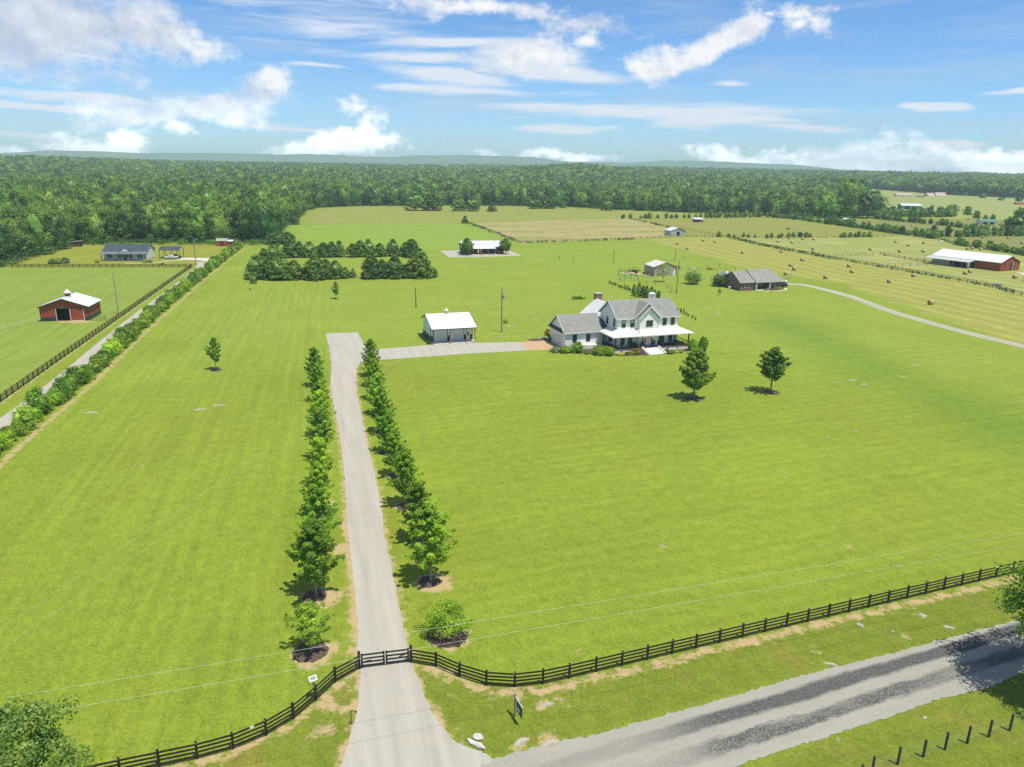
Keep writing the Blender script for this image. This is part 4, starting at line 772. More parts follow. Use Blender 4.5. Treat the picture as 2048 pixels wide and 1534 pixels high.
co = t.new('ShaderNodeTexCoord').outputs['Object']; s_ = t.new('ShaderNodeSeparateXYZ', {0: co}); bv = t.new('ShaderNodeCombineXYZ', {0: t.m('ADD', s_.outputs[0], s_.outputs[1]), 1: s_.outputs[2], 2: 0.0}).outputs[0]
bt = t.new('ShaderNodeTexBrick', {'Vector': bv, 'Color1': (0.24, 0.115, 0.085, 1), 'Color2': (0.17, 0.085, 0.07, 1), 'Mortar': (0.30, 0.25, 0.21, 1), 'Scale': 3.2, 'Mortar Size': .02, 'Brick Width': .6, 'Row Height': .25})
t.l.new(t.mix(t.mr(t.noise(co, 2.0, 4), .3, .7, 0, .4), bt.outputs[0], (0.20, 0.12, 0.09)), b.inputs['Base Color'])
beige = mat('beige_metal_siding', (0.42, 0.39, 0.33), (0.38, 0.35, 0.30), .5, .6, wave=('X', 1.1, .15))
woodp = mat('post_wood', (0.36, 0.24, 0.13), (0.28, 0.18, 0.10), 3, .85)
greywood = mat('weathered_wood', (0.26, 0.235, 0.21), (0.17, 0.15, 0.13), 3, .9, sc=(1, 1, .2))
deck = mat('porch_deck', (0.16, 0.10, 0.075), (0.20, 0.13, 0.10), 2, .8)
glass = mat('window_glass', (0.03, 0.045, 0.04), (0.05, 0.075, 0.055), .8, .12, spec=.6)
blind = mat('window_blind', (0.42, 0.50, 0.46), None, 1, .6)
gdoor = mat('pale_garage_door', (0.66, 0.68, 0.63), (0.62, 0.64, 0.60), .6, .6, wave=('Z', .62, .06))
yelw = mat('yellow_wood', (0.50, 0.28, 0.06), (0.40, 0.22, 0.05), 2, .7)
blue = mat('blue_glaze', (0.02, 0.08, 0.20), None, 1, .3)
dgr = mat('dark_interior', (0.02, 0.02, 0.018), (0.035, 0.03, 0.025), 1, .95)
def fb(mb, f, pl, a0, a1, d0, d1, z0, z1):
    if f == 'f': return mb.box(a0, a1, pl - d1, pl - d0, z0, z1)
    if f == 'b': return mb.box(a0, a1, pl + d0, pl + d1, z0, z1)
    if f == 'l': return mb.box(pl - d1, pl - d0, a0, a1, z0, z1)
    return mb.box(pl + d0, pl + d1, a0, a1, z0, z1)
def win(par, f, pl, a, z, w_, h_, fm=black, blinds=False, mull=True, name='window', th=.07):
    m = MB(); k = .07
    fb(m, f, pl, a - w_ / 2, a - w_ / 2 + k, 0, th, z, z + h_); fb(m, f, pl, a + w_ / 2 - k, a + w_ / 2, 0, th, z, z + h_)
    fb(m, f, pl, a - w_ / 2 + k, a + w_ / 2 - k, 0, th, z, z + k); fb(m, f, pl, a - w_ / 2 + k, a + w_ / 2 - k, 0, th, z + h_ - k, z + h_)
    if mull: fb(m, f, pl, a - w_ / 2 + k, a + w_ / 2 - k, .03, th - .01, z + h_ / 2 - .03, z + h_ / 2 + .03)
    fr_ = m.build(name, fm, par); fb(MB(), f, pl, a - w_ / 2 + k, a + w_ / 2 - k, 0, .028, z + k, z + h_ - k).build('pane', glass, fr_)
    if blinds: fb(MB(), f, pl, a - w_ / 2 + k, a + w_ / 2 - k, .0285, .036, z + h_ * .5, z + h_ - k).build('blind', blind, fr_)
    return fr_
def door(par, f, pl, a, z, w_, h_, m_, name='door', th=.06):
    o = fb(MB(), f, pl, a - w_ / 2, a + w_ / 2, 0, th, z, z + h_).build(name, m_, par); return o
# ---- main white farmhouse
O = g(1230, 700, .9); H_ = thing('farmhouse', 'white two-storey farmhouse with grey shingle roof and wraparound porch', 'house', (O.x, O.y, 0), R(19))
b_ = MB(); b_.gable(1.5, 17.1, 2.4, 11.4, 7.5, 10.72, 'u'); b_.gable(6.6, 11.3, 1.2, 2.4, 7.5, 9.9, 'v'); b_.gable(5.9, 11.75, 1.9, 2.38, 7.5, 10.4, 'v', 5.0); b_.gable(-9.3, .45, 7.0, 16.0, 3.85, 7.05, 'u'); b_.gable(-.6, 10.4, 11.4, 21.0, 4.0, 8.7, 'v'); b_.box(.45, 1.5, 7.6, 11, 0, 4.6)
b_.build('wall', white, H_)
r_ = MB(); r_.roof(1.05, 17.55, 1.95, 11.85, 7.5, 10.95, 'u')
r_.slab([(5.35, 1.62, 7.5), (8.8, 1.62, 10.78), (8.8, 6.6, 10.78), (5.35, 2.0, 7.56)][::-1], -.12); r_.slab([(12.25, 1.62, 7.5), (8.8, 1.62, 10.78), (8.8, 6.6, 10.78), (12.25, 2.0, 7.56)], -.12)
r_.slab([(6.2, .8, 7.45), (8.95, .8, 10.12), (8.95, 1.9, 10.12), (6.2, 1.9, 7.45)][::-1], -.12); r_.slab([(11.7, .8, 7.45), (8.95, .8, 10.12), (8.95, 1.9, 10.12), (11.7, 1.9, 7.45)], -.12)
r_.build('roof', greyshin, H_)
w_ = MB(); w_.roof(-9.75, .55, 6.6, 16.4, 3.85, 7.25, 'u'); w_.build('garage_wing_roof', greyshin, H_)
e_ = MB(); e_.roof(-1.1, 10.9, 11.9, 21.4, 4.0, 8.95, 'v'); e_.build('rear_wing_roof', mat('white_metal_roof_y', (0.70, 0.70, 0.69), (0.64, 0.64, 0.63), .35, .45, spec=.4, wave=('Y', 1.1, .12)), H_)
c_ = MB(); c_.slab([(.1, 6.3, 4.25), (1.5, 6.3, 4.25), (1.5, 10.5, 6.0), (.1, 10.5, 6.0)], .1); c_.slab([(-9.95, 6.7, 3.72), (-9.3, 6.9, 4.25), (-9.3, 16.1, 4.25), (-9.95, 16.3, 3.72)][::-1], .08); c_.build('dark_pent_roof', darkshin, H_)
t_ = MB()
for a, c in (((5.25, 1.58, 7.5), (8.8, 1.58, 10.88)), ((12.35, 1.58, 7.5), (8.8, 1.58, 10.88)), ((6.1, .75, 7.42), (8.95, .75, 10.2)), ((11.8, .75, 7.42), (8.95, .75, 10.2)), ((1.03, 1.95, 7.42), (1.03, 6.9, 10.9)), ((1.03, 11.85, 7.42), (1.03, 6.9, 10.9)), ((-9.78, 6.6, 3.8), (-9.78, 11.5, 7.2)), ((-9.78, 16.4, 3.8), (-9.78, 11.5, 7.2)), ((1.05, 1.9, 7.4), (5.3, 1.9, 7.4)), ((12.3, 1.9, 7.4), (17.55, 1.9, 7.4)), ((-9.75, 6.56, 3.75), (-.6, 6.56, 3.75))): t_.beam(a, c, .07, .22)
t_.box(11.2, 11.42, 1.13, 1.2, 5.1, 7.4); t_.build('fascia', trim, H_)
# porch
p_ = MB(); p_.box(0, 19.1, 0, 2.4, .72, .9); p_.box(-.2, 1.5, 2.4, 6.8, .72, .9); p_.box(17.1, 19.1, 2.4, 9.5, .72, .9); p_.build('porch_floor', deck, H_)
f_ = MB(); f_.box(.05, 19.05, .06, .26, -.1, .72); f_.box(18.85, 19.05, .26, 9.5, -.1, .72); f_.box(-.15, .05, .3, 6.8, -.1, .72); f_.build('foundation', white, H_)
pr_ = MB(); ze, zw = 3.92, 5.05
pr_.slab([(-.9, -.5, ze), (19.9, -.5, ze), (17.1, 2.4, zw), (1.5, 2.4, zw)], .1); pr_.slab([(19.9, -.5, ze), (19.9, 10, ze), (17.1, 10, zw), (17.1, 2.4, zw)], .1); pr_.slab([(-.9, 6.6, ze), (-.9, -.5, ze), (1.5, 2.4, zw), (1.5, 6.6, zw)], .1)
pr_.slab([(6.0, -.52, 3.95), (11.9, -.52, 3.95), (11.5, 1.2, 5.05), (6.4, 1.2, 5.05)], .05); pr_.build('porch_roof', wmetal, H_)
s_ = MB(); s_.box(-.9, 19.9, -.56, -.48, ze - .2, ze - .01); s_.box(19.82, 19.93, -.48, 10, ze - .2, ze - .01); s_.box(-.98, -.88, -.48, 6.6, ze - .2, ze - .01); s_.build('gutter', trim, H_)
for u in (0.1, 3.55, 6.95, 11.3, 15.15, 18.95): MB().box(u - .11, u + .11, .0, .22, .9, 3.78).build('post', black, H_)
for v_ in (5.3, 8.9): MB().box(18.84, 19.06, v_, v_ + .22, .9, 3.78).build('post', black, H_)
for v_ in (3.2, 6.2): MB().box(-.05, .15, v_, v_ + .2, .9, 3.78).build('post', black, H_)
for a, c in (((.1, .11), (3.55, .11)), ((3.55, .11), (6.95, .11)), ((11.3, .11), (15.15, .11)), ((15.15, .11), (18.95, .11)), ((18.95, .11), (18.95, 5.4)), ((18.95, 5.4), (18.95, 9)), ((.05, .11), (.05, 3.3)), ((.05, 3.3), (.05, 6.3))):
    k_ = MB(); k_.beam((*a, 1.8), (*c, 1.8), .08, .10); k_.beam((*a, 1.05), (*c, 1.05), .05, .08); n_ = 14
    for q in range(1, n_): k_.box(a[0] + (c[0] - a[0]) * q / n_ - .009, a[0] + (c[0] - a[0]) * q / n_ + .009, a[1] + (c[1] - a[1]) * q / n_ - .009, a[1] + (c[1] - a[1]) * q / n_ + .009, 1.05, 1.8)
    q = .5; k_.box(a[0] + (c[0] - a[0]) * q - .05, a[0] + (c[0] - a[0]) * q + .05, a[1] + (c[1] - a[1]) * q - .05, a[1] + (c[1] - a[1]) * q + .05, .9, 1.85); k_.build('railing', black, H_)
st = MB()
for k in range(5): st.box(7.1 - k * .05, 10.95 + k * .02, -.45 - k * .62 - .62 if k else -1.0, .05, .0, .9 - k * .18) if False else st.box(7.15, 10.9, -.05 - (k + 1) * .62, -.05 - k * .62 + .01, 0, .86 - k * .17)
st.build('steps', trim, H_)
for u0, sg in ((6.85, -1), (10.92, 1)):
    c_ = MB(); c_.slab([(u0, -.04, 1.15), (u0 + .22, -.04, 1.15), (u0 + .22 + sg * .1, -3.5, .32), (u0 + sg * .1, -3.5, .32)], .12); c_.slab([(u0, -.04, 0), (u0, -3.4, 0), (u0, -3.4, .3), (u0, -.04, 1.1)][::-1 if sg < 0 else 1], .2); c_.build('step_wall', trim, H_)
for u in (3.05, 5.25, 13.6, 15.75): win(H_, 'f', 2.4, u, 5.42, .98, 1.72, black, u < 6)
for u in (3.0, 4.95, 13.3, 15.4): win(H_, 'f', 2.4, u, 1.35, .98, 1.95, black)
win(H_, 'f', 1.2, 9.0, 5.45, 1.9, 1.65, trim, mull=False)
MB().slab([(7.95, 1.17, 7.1), (10.05, 1.17, 7.1), (9.0, 1.17, 7.62)], .06).build('window_pediment', trim, H_)
for v_ in (4.0, 7.6): win(H_, 'l', 1.5, v_, 5.35, .98, 1.75)
win(H_, 'l', 1.5, 5.4, 1.6, 1.7, 1.6)
for u in (-6.9, -3.5): win(H_, 'f', 7.0, u, 1.55, 1.05, 1.75)
d_ = door(H_, 'f', 1.2, 9.0, .9, 1.05, 2.2, mat('pale_blue_door', (0.30, 0.42, 0.42), None, 1, .5), 'front_door', .08); fb(MB(), 'f', 1.2, 8.7, 9.3, .08, .10, 1.8, 2.9).build('pane', glass, d_)
for u in (8.15, 9.85): win(H_, 'f', 1.2, u, .95, .5, 2.1, trim, mull=False, name='sidelight')
door(H_, 'l', -9.3, 11.5, .05, 5.0, 2.5, gdoor, 'garage_door', .05)
ch = MB().box(4.6, 6.4, 21.0, 22.1, 0, 10.0).build('chimney', brick, H_); MB().box(4.5, 6.5, 20.9, 22.2, 10.0, 10.18).build('chimney_cap', mat('stone_cap', (.5, .5, .47)), ch)
ch = MB().box(14.8, 16.2, 11.9, 12.9, 0, 11.1).build('chimney', trim, H_); MB().cyl((15.5, 12.4, 11.1), .85, .3, 14, .45).build('chimney_cap', trim, ch)
MB().box(-5.9, -1.6, 5.9, 6.95, 0, .95).build('service_wall', trim, H_)
MB().cyl((7.2, 7.2, 10.9), .12, .35, 8).build('roof_vent', greywood, H_)
for u in (1.5, 4.0, 13.4, 15.9): fb(MB(), 'f', .06, u, u + .4, 0, .03, .35, .55).build('foundation_vent', black, H_)
def wp(u, v_, z=0.0, O=O, a=19): c, s = math.cos(R(a)), math.sin(R(a)); return Vector((O.x + u * c - v_ * s, O.y + u * s + v_ * c, z))
sheet('mulch_bed', [wp(u, v_) for u, v_ in ((-11.5, 4.2), (-8, 2.6), (-3, .4), (1, -2.6), (6.3, -3.2), (6.8, -3.0), (6.8, .0), (11.1, .0), (11.3, -3.4), (15, -2.6), (20, -1.8), (22.6, .4), (21.5, 2.0), (19, 1.5), (19, .3), (0, .3), (-.2, 6.9), (-9.4, 7.1), (-11, 6.2))], .026, mulch)
sheet('mulch_bed', [wp(u, v_) for u, v_ in ((-13.6, 16.8), (-11.5, 15.3), (-9.4, 15.8), (-9.4, 18), (-12, 19.5), (-14.5, 18.6))], .026, mulch)
def pot(p, lb, m_=blue, lf=L_dark, s=1.0):
    T = thing('planter', lb, 'planter', p); q = MB(); q.tube([(0, 0, 0), (0, 0, .5 * s), (0, 0, .62 * s)], [.2 * s, .32 * s, .34 * s], 14); q.build('pot', m_, T); o = link(bpy.data.objects.new('plant', arbC), T); o.location = (0, 0, .5 * s); o.scale = (.5 * s, .5 * s, .25 * s)
pot(wp(11.0 - .75, .75, .9), 'tall blue planter on the porch right of the front door', s=1.25); pot(wp(7.3, .7, .9), 'blue planter on the porch left of the front door', s=1.2); pot(wp(-9.9, 15.2, 0), 'blue planter at the left corner of the garage wing', s=1.25)
def chair(p, rz, lb, m_=black, gp='dark chairs on the front porch'):
    T = thing('porch_chair', lb, 'chair', p, rz, gp); MB().box(-.3, .3, -.3, .28, .36, .44).build('seat', m_, T); MB().slab([(-.3, .28, .4), (.3, .28, .4), (.3, .42, 1.0), (-.3, .42, 1.0)], .05).build('backrest', m_, T)
    for sx_, sy_ in ((-1, -1), (1, -1), (-1, 1), (1, 1)): MB().box(sx_ * .27 - .03, sx_ * .27 + .03, sy_ * .25 - .03, sy_ * .25 + .03, 0, .36).build('leg', m_, T)
    for s_ in (-1, 1): MB().box(s_ * .3 - .04, s_ * .3 + .04, -.3, .3, .58, .63).build('armrest', m_, T)
chair(wp(5.0, 1.6, .9), R(19), 'dark chair on the porch beside the left living-room window'); chair(wp(5.9, 1.6, .9), R(25), 'second dark chair on the porch, nearer the front door'); chair(wp(12.4, 1.7, .9), R(40), 'dark chair at the left end of the right porch sitting group'); chair(wp(16.3, 1.7, .9), R(-10), 'dark chair at the right end of the right porch sitting group')
T = thing('coffee_table', 'low dark table between the chairs on the right part of the porch', 'table', wp(14.2, 1.1, .9), R(19)); MB().box(-1.1, 1.1, -.35, .35, .42, .5).build('table_top', black, T)
for a in ((-1, -.28), (1, -.28), (-1, .28), (1, .28)): MB().box(a[0] - .04, a[0] + .04, a[1] - .04, a[1] + .04, 0, .42).build('leg', black, T)
T = thing('daybed', 'white cushioned daybed at the right end of the porch', 'sofa', wp(18.1, 6.4, .9), R(19)); MB().box(-.5, .5, -.9, .9, .3, .62).build('seat', trim, T, bevel=.05); MB().box(.4, .55, -.9, .9, .62, 1.1).build('backrest', trim, T, bevel=.05)
for a in ((-.42, -.8), (.42, -.8), (-.42, .8), (.42, .8)): MB().box(a[0] - .05, a[0] + .05, a[1] - .05, a[1] + .05, 0, .3).build('leg', trim, T)
# draped flag on the post by the steps
flc = mat('flag_cloth', (0.62, 0.55, 0.53), (0.5, .22, .2), 2.2, .8, sc=(1, 1, 3)); T = thing('porch_flag', 'pale striped flag hanging from the post left of the porch steps', 'flag', wp(7.1, -.1, 3.2), R(19))
MB().beam((0, 0, 0), (.9, -.9, .45), .04).build('staff', black, T); fq = MB()
for k in range(6): fq.box(.35 + k * .1, .45 + k * .1, -.45 - k * .1, -.43 - k * .1, .15 + k * .05 - 1.3 - (k % 2) * .15, .18 + k * .05)
fq.build('cloth', flc, T)
# ---- two-bay garage
O2 = g(866, 690); T = thing('detached_garage', 'white two-bay garage with pale metal roof and small cupola', 'garage', O2, R(18.5))
MB().gable(.1, 10.3, 3, 11.6, 3.75, 5.7, 'u', .12).build('wall', mat('pale_green_siding', (0.70, 0.76, 0.72), (0.66, 0.72, 0.68), .6, .6, wave=('X', 1.1, .12)), T)
w_ = MB(); w_.box(.07, .1, 3.0, 11.6, 0, 1.4)
for a, c in ((.1, .85), (4.2, 4.95), (8.2, 8.75), (9.75, 10.3)): w_.box(a, c, 2.96, 3.0, .12, 1.4)
w_.build('wainscot', wains, T); r_ = MB(); m_ = 7.1
r_.slab([(-.35, -.35, 3.72), (10.65, -.35, 3.72), (10.65, m_, 6.02), (-.35, m_, 6.02)], .1); r_.slab([(-.35, m_, 6.02), (10.65, m_, 6.02), (10.65, 12, 4.2), (-.35, 12, 4.2)], .1); r_.build('roof', bmetal, T)
t_ = MB()
for u in (-.36, 10.66): t_.beam((u, -.37, 3.66), (u, m_, 5.98), .05, .2); t_.beam((u, 12, 4.14), (u, m_, 5.98), .05, .2)
t_.beam((-.36, -.4, 3.66), (10.66, -.4, 3.66), .06, .18)
for u in (.08, 4.2, 8.22, 10.3): t_.box(u - .04, u + .06, 2.93, 3.02, .12, 3.6)
t_.build('dark_trim', black, T)
MB().box(-.1, 10.45, -.15, 3.0, 0, .13).build('slab_floor', conc, T)
for u, w2 in ((2.5, 3.2), (6.6, 3.15)): door(T, 'f', 3.0, u, .15, w2, 2.75, gdoor, 'garage_door', .03)
d_ = door(T, 'f', 3.0, 9.25, .14, .85, 2.15, trim, 'side_door', .04); fb(MB(), 'f', 3.0, 8.98, 9.5, .04, .06, 1.15, 2.0).build('pane', mat('brown_panel', (.15, .09, .08)), d_)
for u in (.1, 4.2, 8.15, 10.15): MB().box(u - .1, u + .1, -.1, .1, 0, 3.66).build('post', black if u < 1 else woodp, T)
cu = MB().box(4.55, 5.25, m_ - .35, m_ + .35, 5.9, 6.55).build('cupola', black, T); MB().tube([(4.9, m_, 6.55), (4.9, m_, 7.05), (4.9, m_, 7.35)], [.55, .22, .02], 4).build('cupola_roof', trim, cu); MB().box(4.52, 5.28, m_ - .38, m_ + .38, 6.15, 6.4).build('louvre', trim, cu)
# ---- red barn on the left
O3 = g(83, 643); T = thing('red_barn', 'red metal barn with white roof and cupola in the left paddock', 'barn', O3, R(11.6)); bw, bd, be, bp_ = 11.3, 9.6, 3.75, 5.75
w_ = MB(); w_.box(0, 3.7, 0, .15, 1, 3.25); w_.box(7.1, bw, 0, .15, 1, 3.25); w_.slab([(0, 0, 3.25), (bw, 0, 3.25), (bw, 0, be), (bw / 2, 0, bp_), (0, 0, be)], .15); w_.build('front_wall', redm, T)
w_ = MB(); w_.box(0, .15, .15, bd, 1, be); w_.box(bw - .15, bw, .15, bd, 1, be); w_.build('side_wall', redy, T); w_ = MB(); w_.slab([(0, bd, 0), (bw, bd, 0), (bw, bd, be), (bw / 2, bd, bp_), (0, bd, be)][::-1], .15); w_.build('back_wall', redm, T)
w_ = MB(); w_.box(-.03, 3.7, -.03, .15, 0, 1); w_.box(7.1, bw + .03, -.03, .15, 0, 1); w_.box(-.03, .12, .15, bd, 0, 1); w_.box(bw - .12, bw + .03, .15, bd, 0, 1); w_.build('wainscot', wains, T)
w_ = MB(); w_.box(.2, bw - .2, .2, bd - .2, .01, .03); w_.box(4.6, 6.0, 3, 3.2, 0, 2.2); w_.box(3.8, 7, 6, 6.1, 0, 2.6); w_.build('interior_partition', mat('stall_wood', (.12, .08, .05), (.06, .04, .03), 2), T)
MB().roof(-.45, bw + .45, -.5, bd + .5, be - .05, bp_ + .12, 'v', .08).build('roof', bmetal_y, T)
t_ = MB(); t_.beam((-.45, -.52, be - .12), (bw / 2, -.52, bp_ + .04), .05, .2); t_.beam((bw + .45, -.52, be - .12), (bw / 2, -.52, bp_ + .04), .05, .2)
for u in (0, bw): t_.box(u - .08, u + .08, -.06, .04, 0, be)
t_.build('dark_trim', wains, T); 
MB().box(7.0, 10.3, -.1, -.04, .25, 3.2).build('sliding_door', redm, T)
t_ = MB(); t_.box(3.6, 10.5, -.13, -.02, 3.25, 3.4); t_.build('door_track', wains, T); t_ = MB()
for u in (3.75, 7.05, 10.25): t_.box(u - .06, u + .06, -.16, -.1, .05, 3.25)
t_.box(7.05, 10.25, -.16, -.1, .02, .16); t_.build('white_door_frame', trim, T)
cu = MB().box(bw / 2 - .5, bw / 2 + .5, 3.5, 4.5, bp_ - .2, bp_ + .95).build('cupola', mat('cupola_red', (.16, .06, .05)), T); MB().tube([(bw / 2, 4, bp_ + .95), (bw / 2, 4, bp_ + 2.0)], [.95, .02], 4).build('cupola_roof', trim, cu); MB().tube([(bw / 2, 4, bp_ + 1.95), (bw / 2, 4, bp_ + 2.75)], .025, 5).build('weathervane', black, cu)
def gate_rails(name, a, c, h, n, m_, lb, cat='gate', posts=3):
    T = thing(name, lb, cat, a); d = c - a
    for k in range(n): MB().beam((0, 0, .25 + (h - .25) * k / (n - 1)), (d.x, d.y, .25 + (h - .25) * k / (n - 1)), .045).build('bar', m_, T)
    for k in range(posts): q = d * (k / (posts - 1)); MB().beam((q.x, q.y, 0), (q.x, q.y, h + .05), .06).build('upright', m_, T)
    return T
galv = mat('galvanised_steel', (.30, .32, .33), (.24, .26, .27), 3, .5, .3)
gate_rails('farm_gate', g(184, 641.5), g(212, 641), 1.25, 5, mat('dark_green_metal', (.05, .07, .06)), 'dark tubular farm gate between the red barn and the black fence', posts=4)
T = thing('rope_fence', 'low white tape fence running left from the red barn', 'fence', g(83, 643)); q = [g(83, 643) * 0, g(44, 652) - g(83, 643), g(8, 660) - g(83, 643), g(-40, 670) - g(83, 643)]
for z in (.7, 1.15): 
    k_ = MB(); [k_.beam((*q[i][:2], z), (*q[i + 1][:2], z), .015, .035) for i in range(3)]; k_.build('tape', trim, T)
for v_ in q[1:3]: MB().cyl((v_.x, v_.y, 0), .05, 1.3, 8).build('post', trim, T)
# ---- navy-roofed ranch house
O4 = g(203, 522); T = thing('ranch_house', 'white single-storey house with navy metal roof and long porch', 'house', O4, R(7.6))
pg = mat('pale_aqua_siding', (0.70, 0.76, 0.71), (0.66, 0.72, 0.67), .6, .6, wave=('X', 1.0, .12))
MB().gable(.3, 17.4, 2, 12.6, 3.6, 6.05, 'u', .2).build('wall', pg, T); r_ = MB(); r_.slab([(-.1, 1.7, 3.72), (17.8, 1.7, 3.72), (17.8, 7.3, 6.3), (-.1, 7.3, 6.3)], .1); r_.slab([(-.1, 7.3, 6.3), (17.8, 7.3, 6.3), (17.8, 13.1, 3.5), (-.1, 13.1, 3.5)], .1)
r_.slab([(6.6, 1.3, 3.75), (9.2, 1.3, 5.35), (9.2, 5.2, 5.35), (6.6, 1.6, 3.75)][::-1], -.08); r_.slab([(11.8, 1.3, 3.75), (9.2, 1.3, 5.35), (9.2, 5.2, 5.35), (11.8, 1.6, 3.75)], -.08); r_.build('roof', navy, T)
MB().slab([(-.9, -.4, 2.95), (18.0, -.4, 2.95), (17.8, 1.75, 3.7), (-.1, 1.75, 3.7)], .08).build('porch_roof', mat('pale_navy_metal', (.16, .19, .22), (.13, .16, .19), .5, .45, wave=('X', 1.2, .2)), T)
MB().gable(6.9, 11.5, 1.45, 3.0, 3.85, 5.2, 'v', 3.75).build('dormer_gable', pg, T)
MB().box(0, 17.4, 0, 2, 0, .2).build('porch_floor', deck, T)
for u in (.1, 5.8, 11.6, 17.2): MB().box(u - .1, u + .1, 0, .2, .2, 2.9).build('post', black, T)
for u in (2.7, 6.9, 10.6, 14.7):
    w2 = win(T, 'f', 2, u, 1.0, 1.1, 1.5, trim)
    for s_ in (-1, 1): fb(MB(), 'f', 2, u + s_ * .83 - .22, u + s_ * .83 + .22, 0, .05, .95, 2.55).build('shutter', black, w2)
door(T, 'f', 2, 8.8, .2, 1.0, 2.1, mat('brown_door', (.12, .07, .05)), 'front_door')
for v_ in (5, 8.5): win(T, 'r', 17.4, v_, 1.1, .8, 1.1, trim)
for v_, u0 in ((-.3, 5.5), (-.3, 9.9)): pass
T = thing('carport', 'open carport with navy metal roof beside the ranch house', 'carport', O4, R(7.6)); r_ = MB(); r_.slab([(20.3, 8.2, 3.75), (28.9, 8.2, 3.75), (28.9, 11.3, 5.0), (20.3, 11.3, 5.0)], .1); r_.slab([(20.3, 11.3, 5.0), (28.9, 11.3, 5.0), (28.9, 14.4, 3.75), (20.3, 14.4, 3.75)], .1); r_.build('roof', navy, T)
MB().slab([(28.75, 8.3, 3.7), (28.75, 14.3, 3.7), (28.75, 11.3, 4.85)], .06).build('gable_panel', pg, T); MB().beam((20.3, 8.18, 3.66), (28.9, 8.18, 3.66), .06, .18).build('fascia', black, T)
for u in (20.5, 23.2, 26.0, 28.7):
    for v_ in (8.4, 14.2): MB().box(u - .09, u + .09, v_ - .09, v_ + .09, 0, 3.68).build('post', black, T)
# pickup and dark car under it
def car(p, rz, lb, m_, truck=True):
    T = thing('pickup_truck' if truck else 'parked_car', lb, 'truck' if truck else 'car', p, rz); L = 5.4 if truck else 4.6
    s_ = [(-L / 2, .45), (L / 2, .45), (L / 2, .95), (L / 2 - .25, 1.05), (.95, 1.12), (.45, 1.75), (-.9, 1.78), (-1.0, 1.1), (-L / 2, 1.1)] if truck else [(-L / 2, .4), (L / 2, .4), (L / 2, .85), (1.2, 1.0), (.6, 1.5), (-1.0, 1.52), (-1.8, 1.05), (-L / 2, .95)]
    b2 = MB(); b2.slab([(a, -.9, z) for a, z in s_], 1.8 * -1); o = b2.build('body', m_, T, bevel=.06)
    for s2 in (-1, 1): MB().box(-.75 if truck else -.9, .55, s2 * .905 - .01, s2 * .905 + .01, 1.15, 1.62 if truck else 1.42).build('side_window', glass, T)
    for x_ in (-1.65, 1.7):
        for s2 in (-1, 1): w2 = MB().hcyl((x_, s2 * .82, .38), (x_, s2 * .96, .38), .38).build('wheel', black, T); MB().hcyl((x_, s2 * .962, .38), (x_, s2 * .97, .38), .2, 12).build('rim', galv, w2)
    for s2 in (-.65, .65): MB().box(L / 2, L / 2 + .03, s2 - .18, s2 + .18, .7, .88).build('headlight', trim, T)
    if truck: MB().box(-L / 2 + .1, -1.1, -.78, .78, 1.1, 1.108).build('bed_liner', black, T)
    return T
cpp = lambda u, v_: wp(u, v_, 0, O4, 7.6)
car(cpp(25.6, 9.0), R(7.6), 'white pickup truck parked at the front of the carport', mat('white_car_paint', (.62, .64, .66), None, 1, .25)); car(cpp(25.9, 12.2), R(7.6), 'black car parked behind the white pickup in the carport', mat('black_car_paint', (.015, .016, .02), None, 1, .2), False)
# sheds at the wood edge
def shed(name, px, py, w2, d2, h1, h2, rz, wm_, rm_, lb, cat='shed', dr=True, dm=None):
    T = thing(name, lb, cat, g(px, py), R(rz)); MB().gable(0, w2, 0, d2, h1, h2, 'u').build('wall', wm_, T); MB().roof(-.2, w2 + .2, -.25, d2 + .25, h1, h2 + .12, 'u', .08).build('roof', rm_, T)
    if dr: door(T, 'f', 0, w2 / 2, .05, w2 * .3, h1 * .8, dm or wains, 'door')
    return T
T = shed('garden_shed', 433, 492.5, 5.2, 3.4, 2.6, 3.7, 6, redm, mat('grey_shed_roof', (.36, .36, .33)), 'red garden shed with grey roof at the wood edge', dm=mat('dark_red_door', (.18, .03, .02)))
for u in (.9, 4.3): win(T, 'f', 0, u, 1.2, .6, .9, trim)
T = thing('lean_to_shed', 'small red lean-to with white roof beside the garden shed', 'shed', g(452.5, 492.5), R(6)); MB().box(.15, 3.0, .2, 2.8, 0, 2.5).build('wall', redm, T); MB().slab([(0, -.1, 2.5), (3.2, -.1, 2.5), (3.2, 3.0, 2.95), (0, 3.0, 2.95)], .1).build('roof', trim, T); win(T, 'f', .2, 1.4, 1.2, .8, .7, galv)
T = thing('loafing_shed', 'small weathered brown shed with slanted pale roof at the left wood edge', 'shed', g(142, 493.5), R(4)); MB().box(0, 4.1, 0, 3.0, 0, 2.3).build('wall', mat('brown_boards', (.19, .085, .05), (.12, .055, .035), 2, .9, sc=(.3, .3, 3)), T); MB().slab([(-.4, -.4, 2.3), (4.5, -.4, 2.85), (4.5, 3.4, 2.85), (-.4, 3.4, 2.3)], .1).build('roof', gmetal, T); fb(MB(), 'r', 4.1, .4, 2.6, 0, .03, .1, 1.7).build('opening', dgr, T)
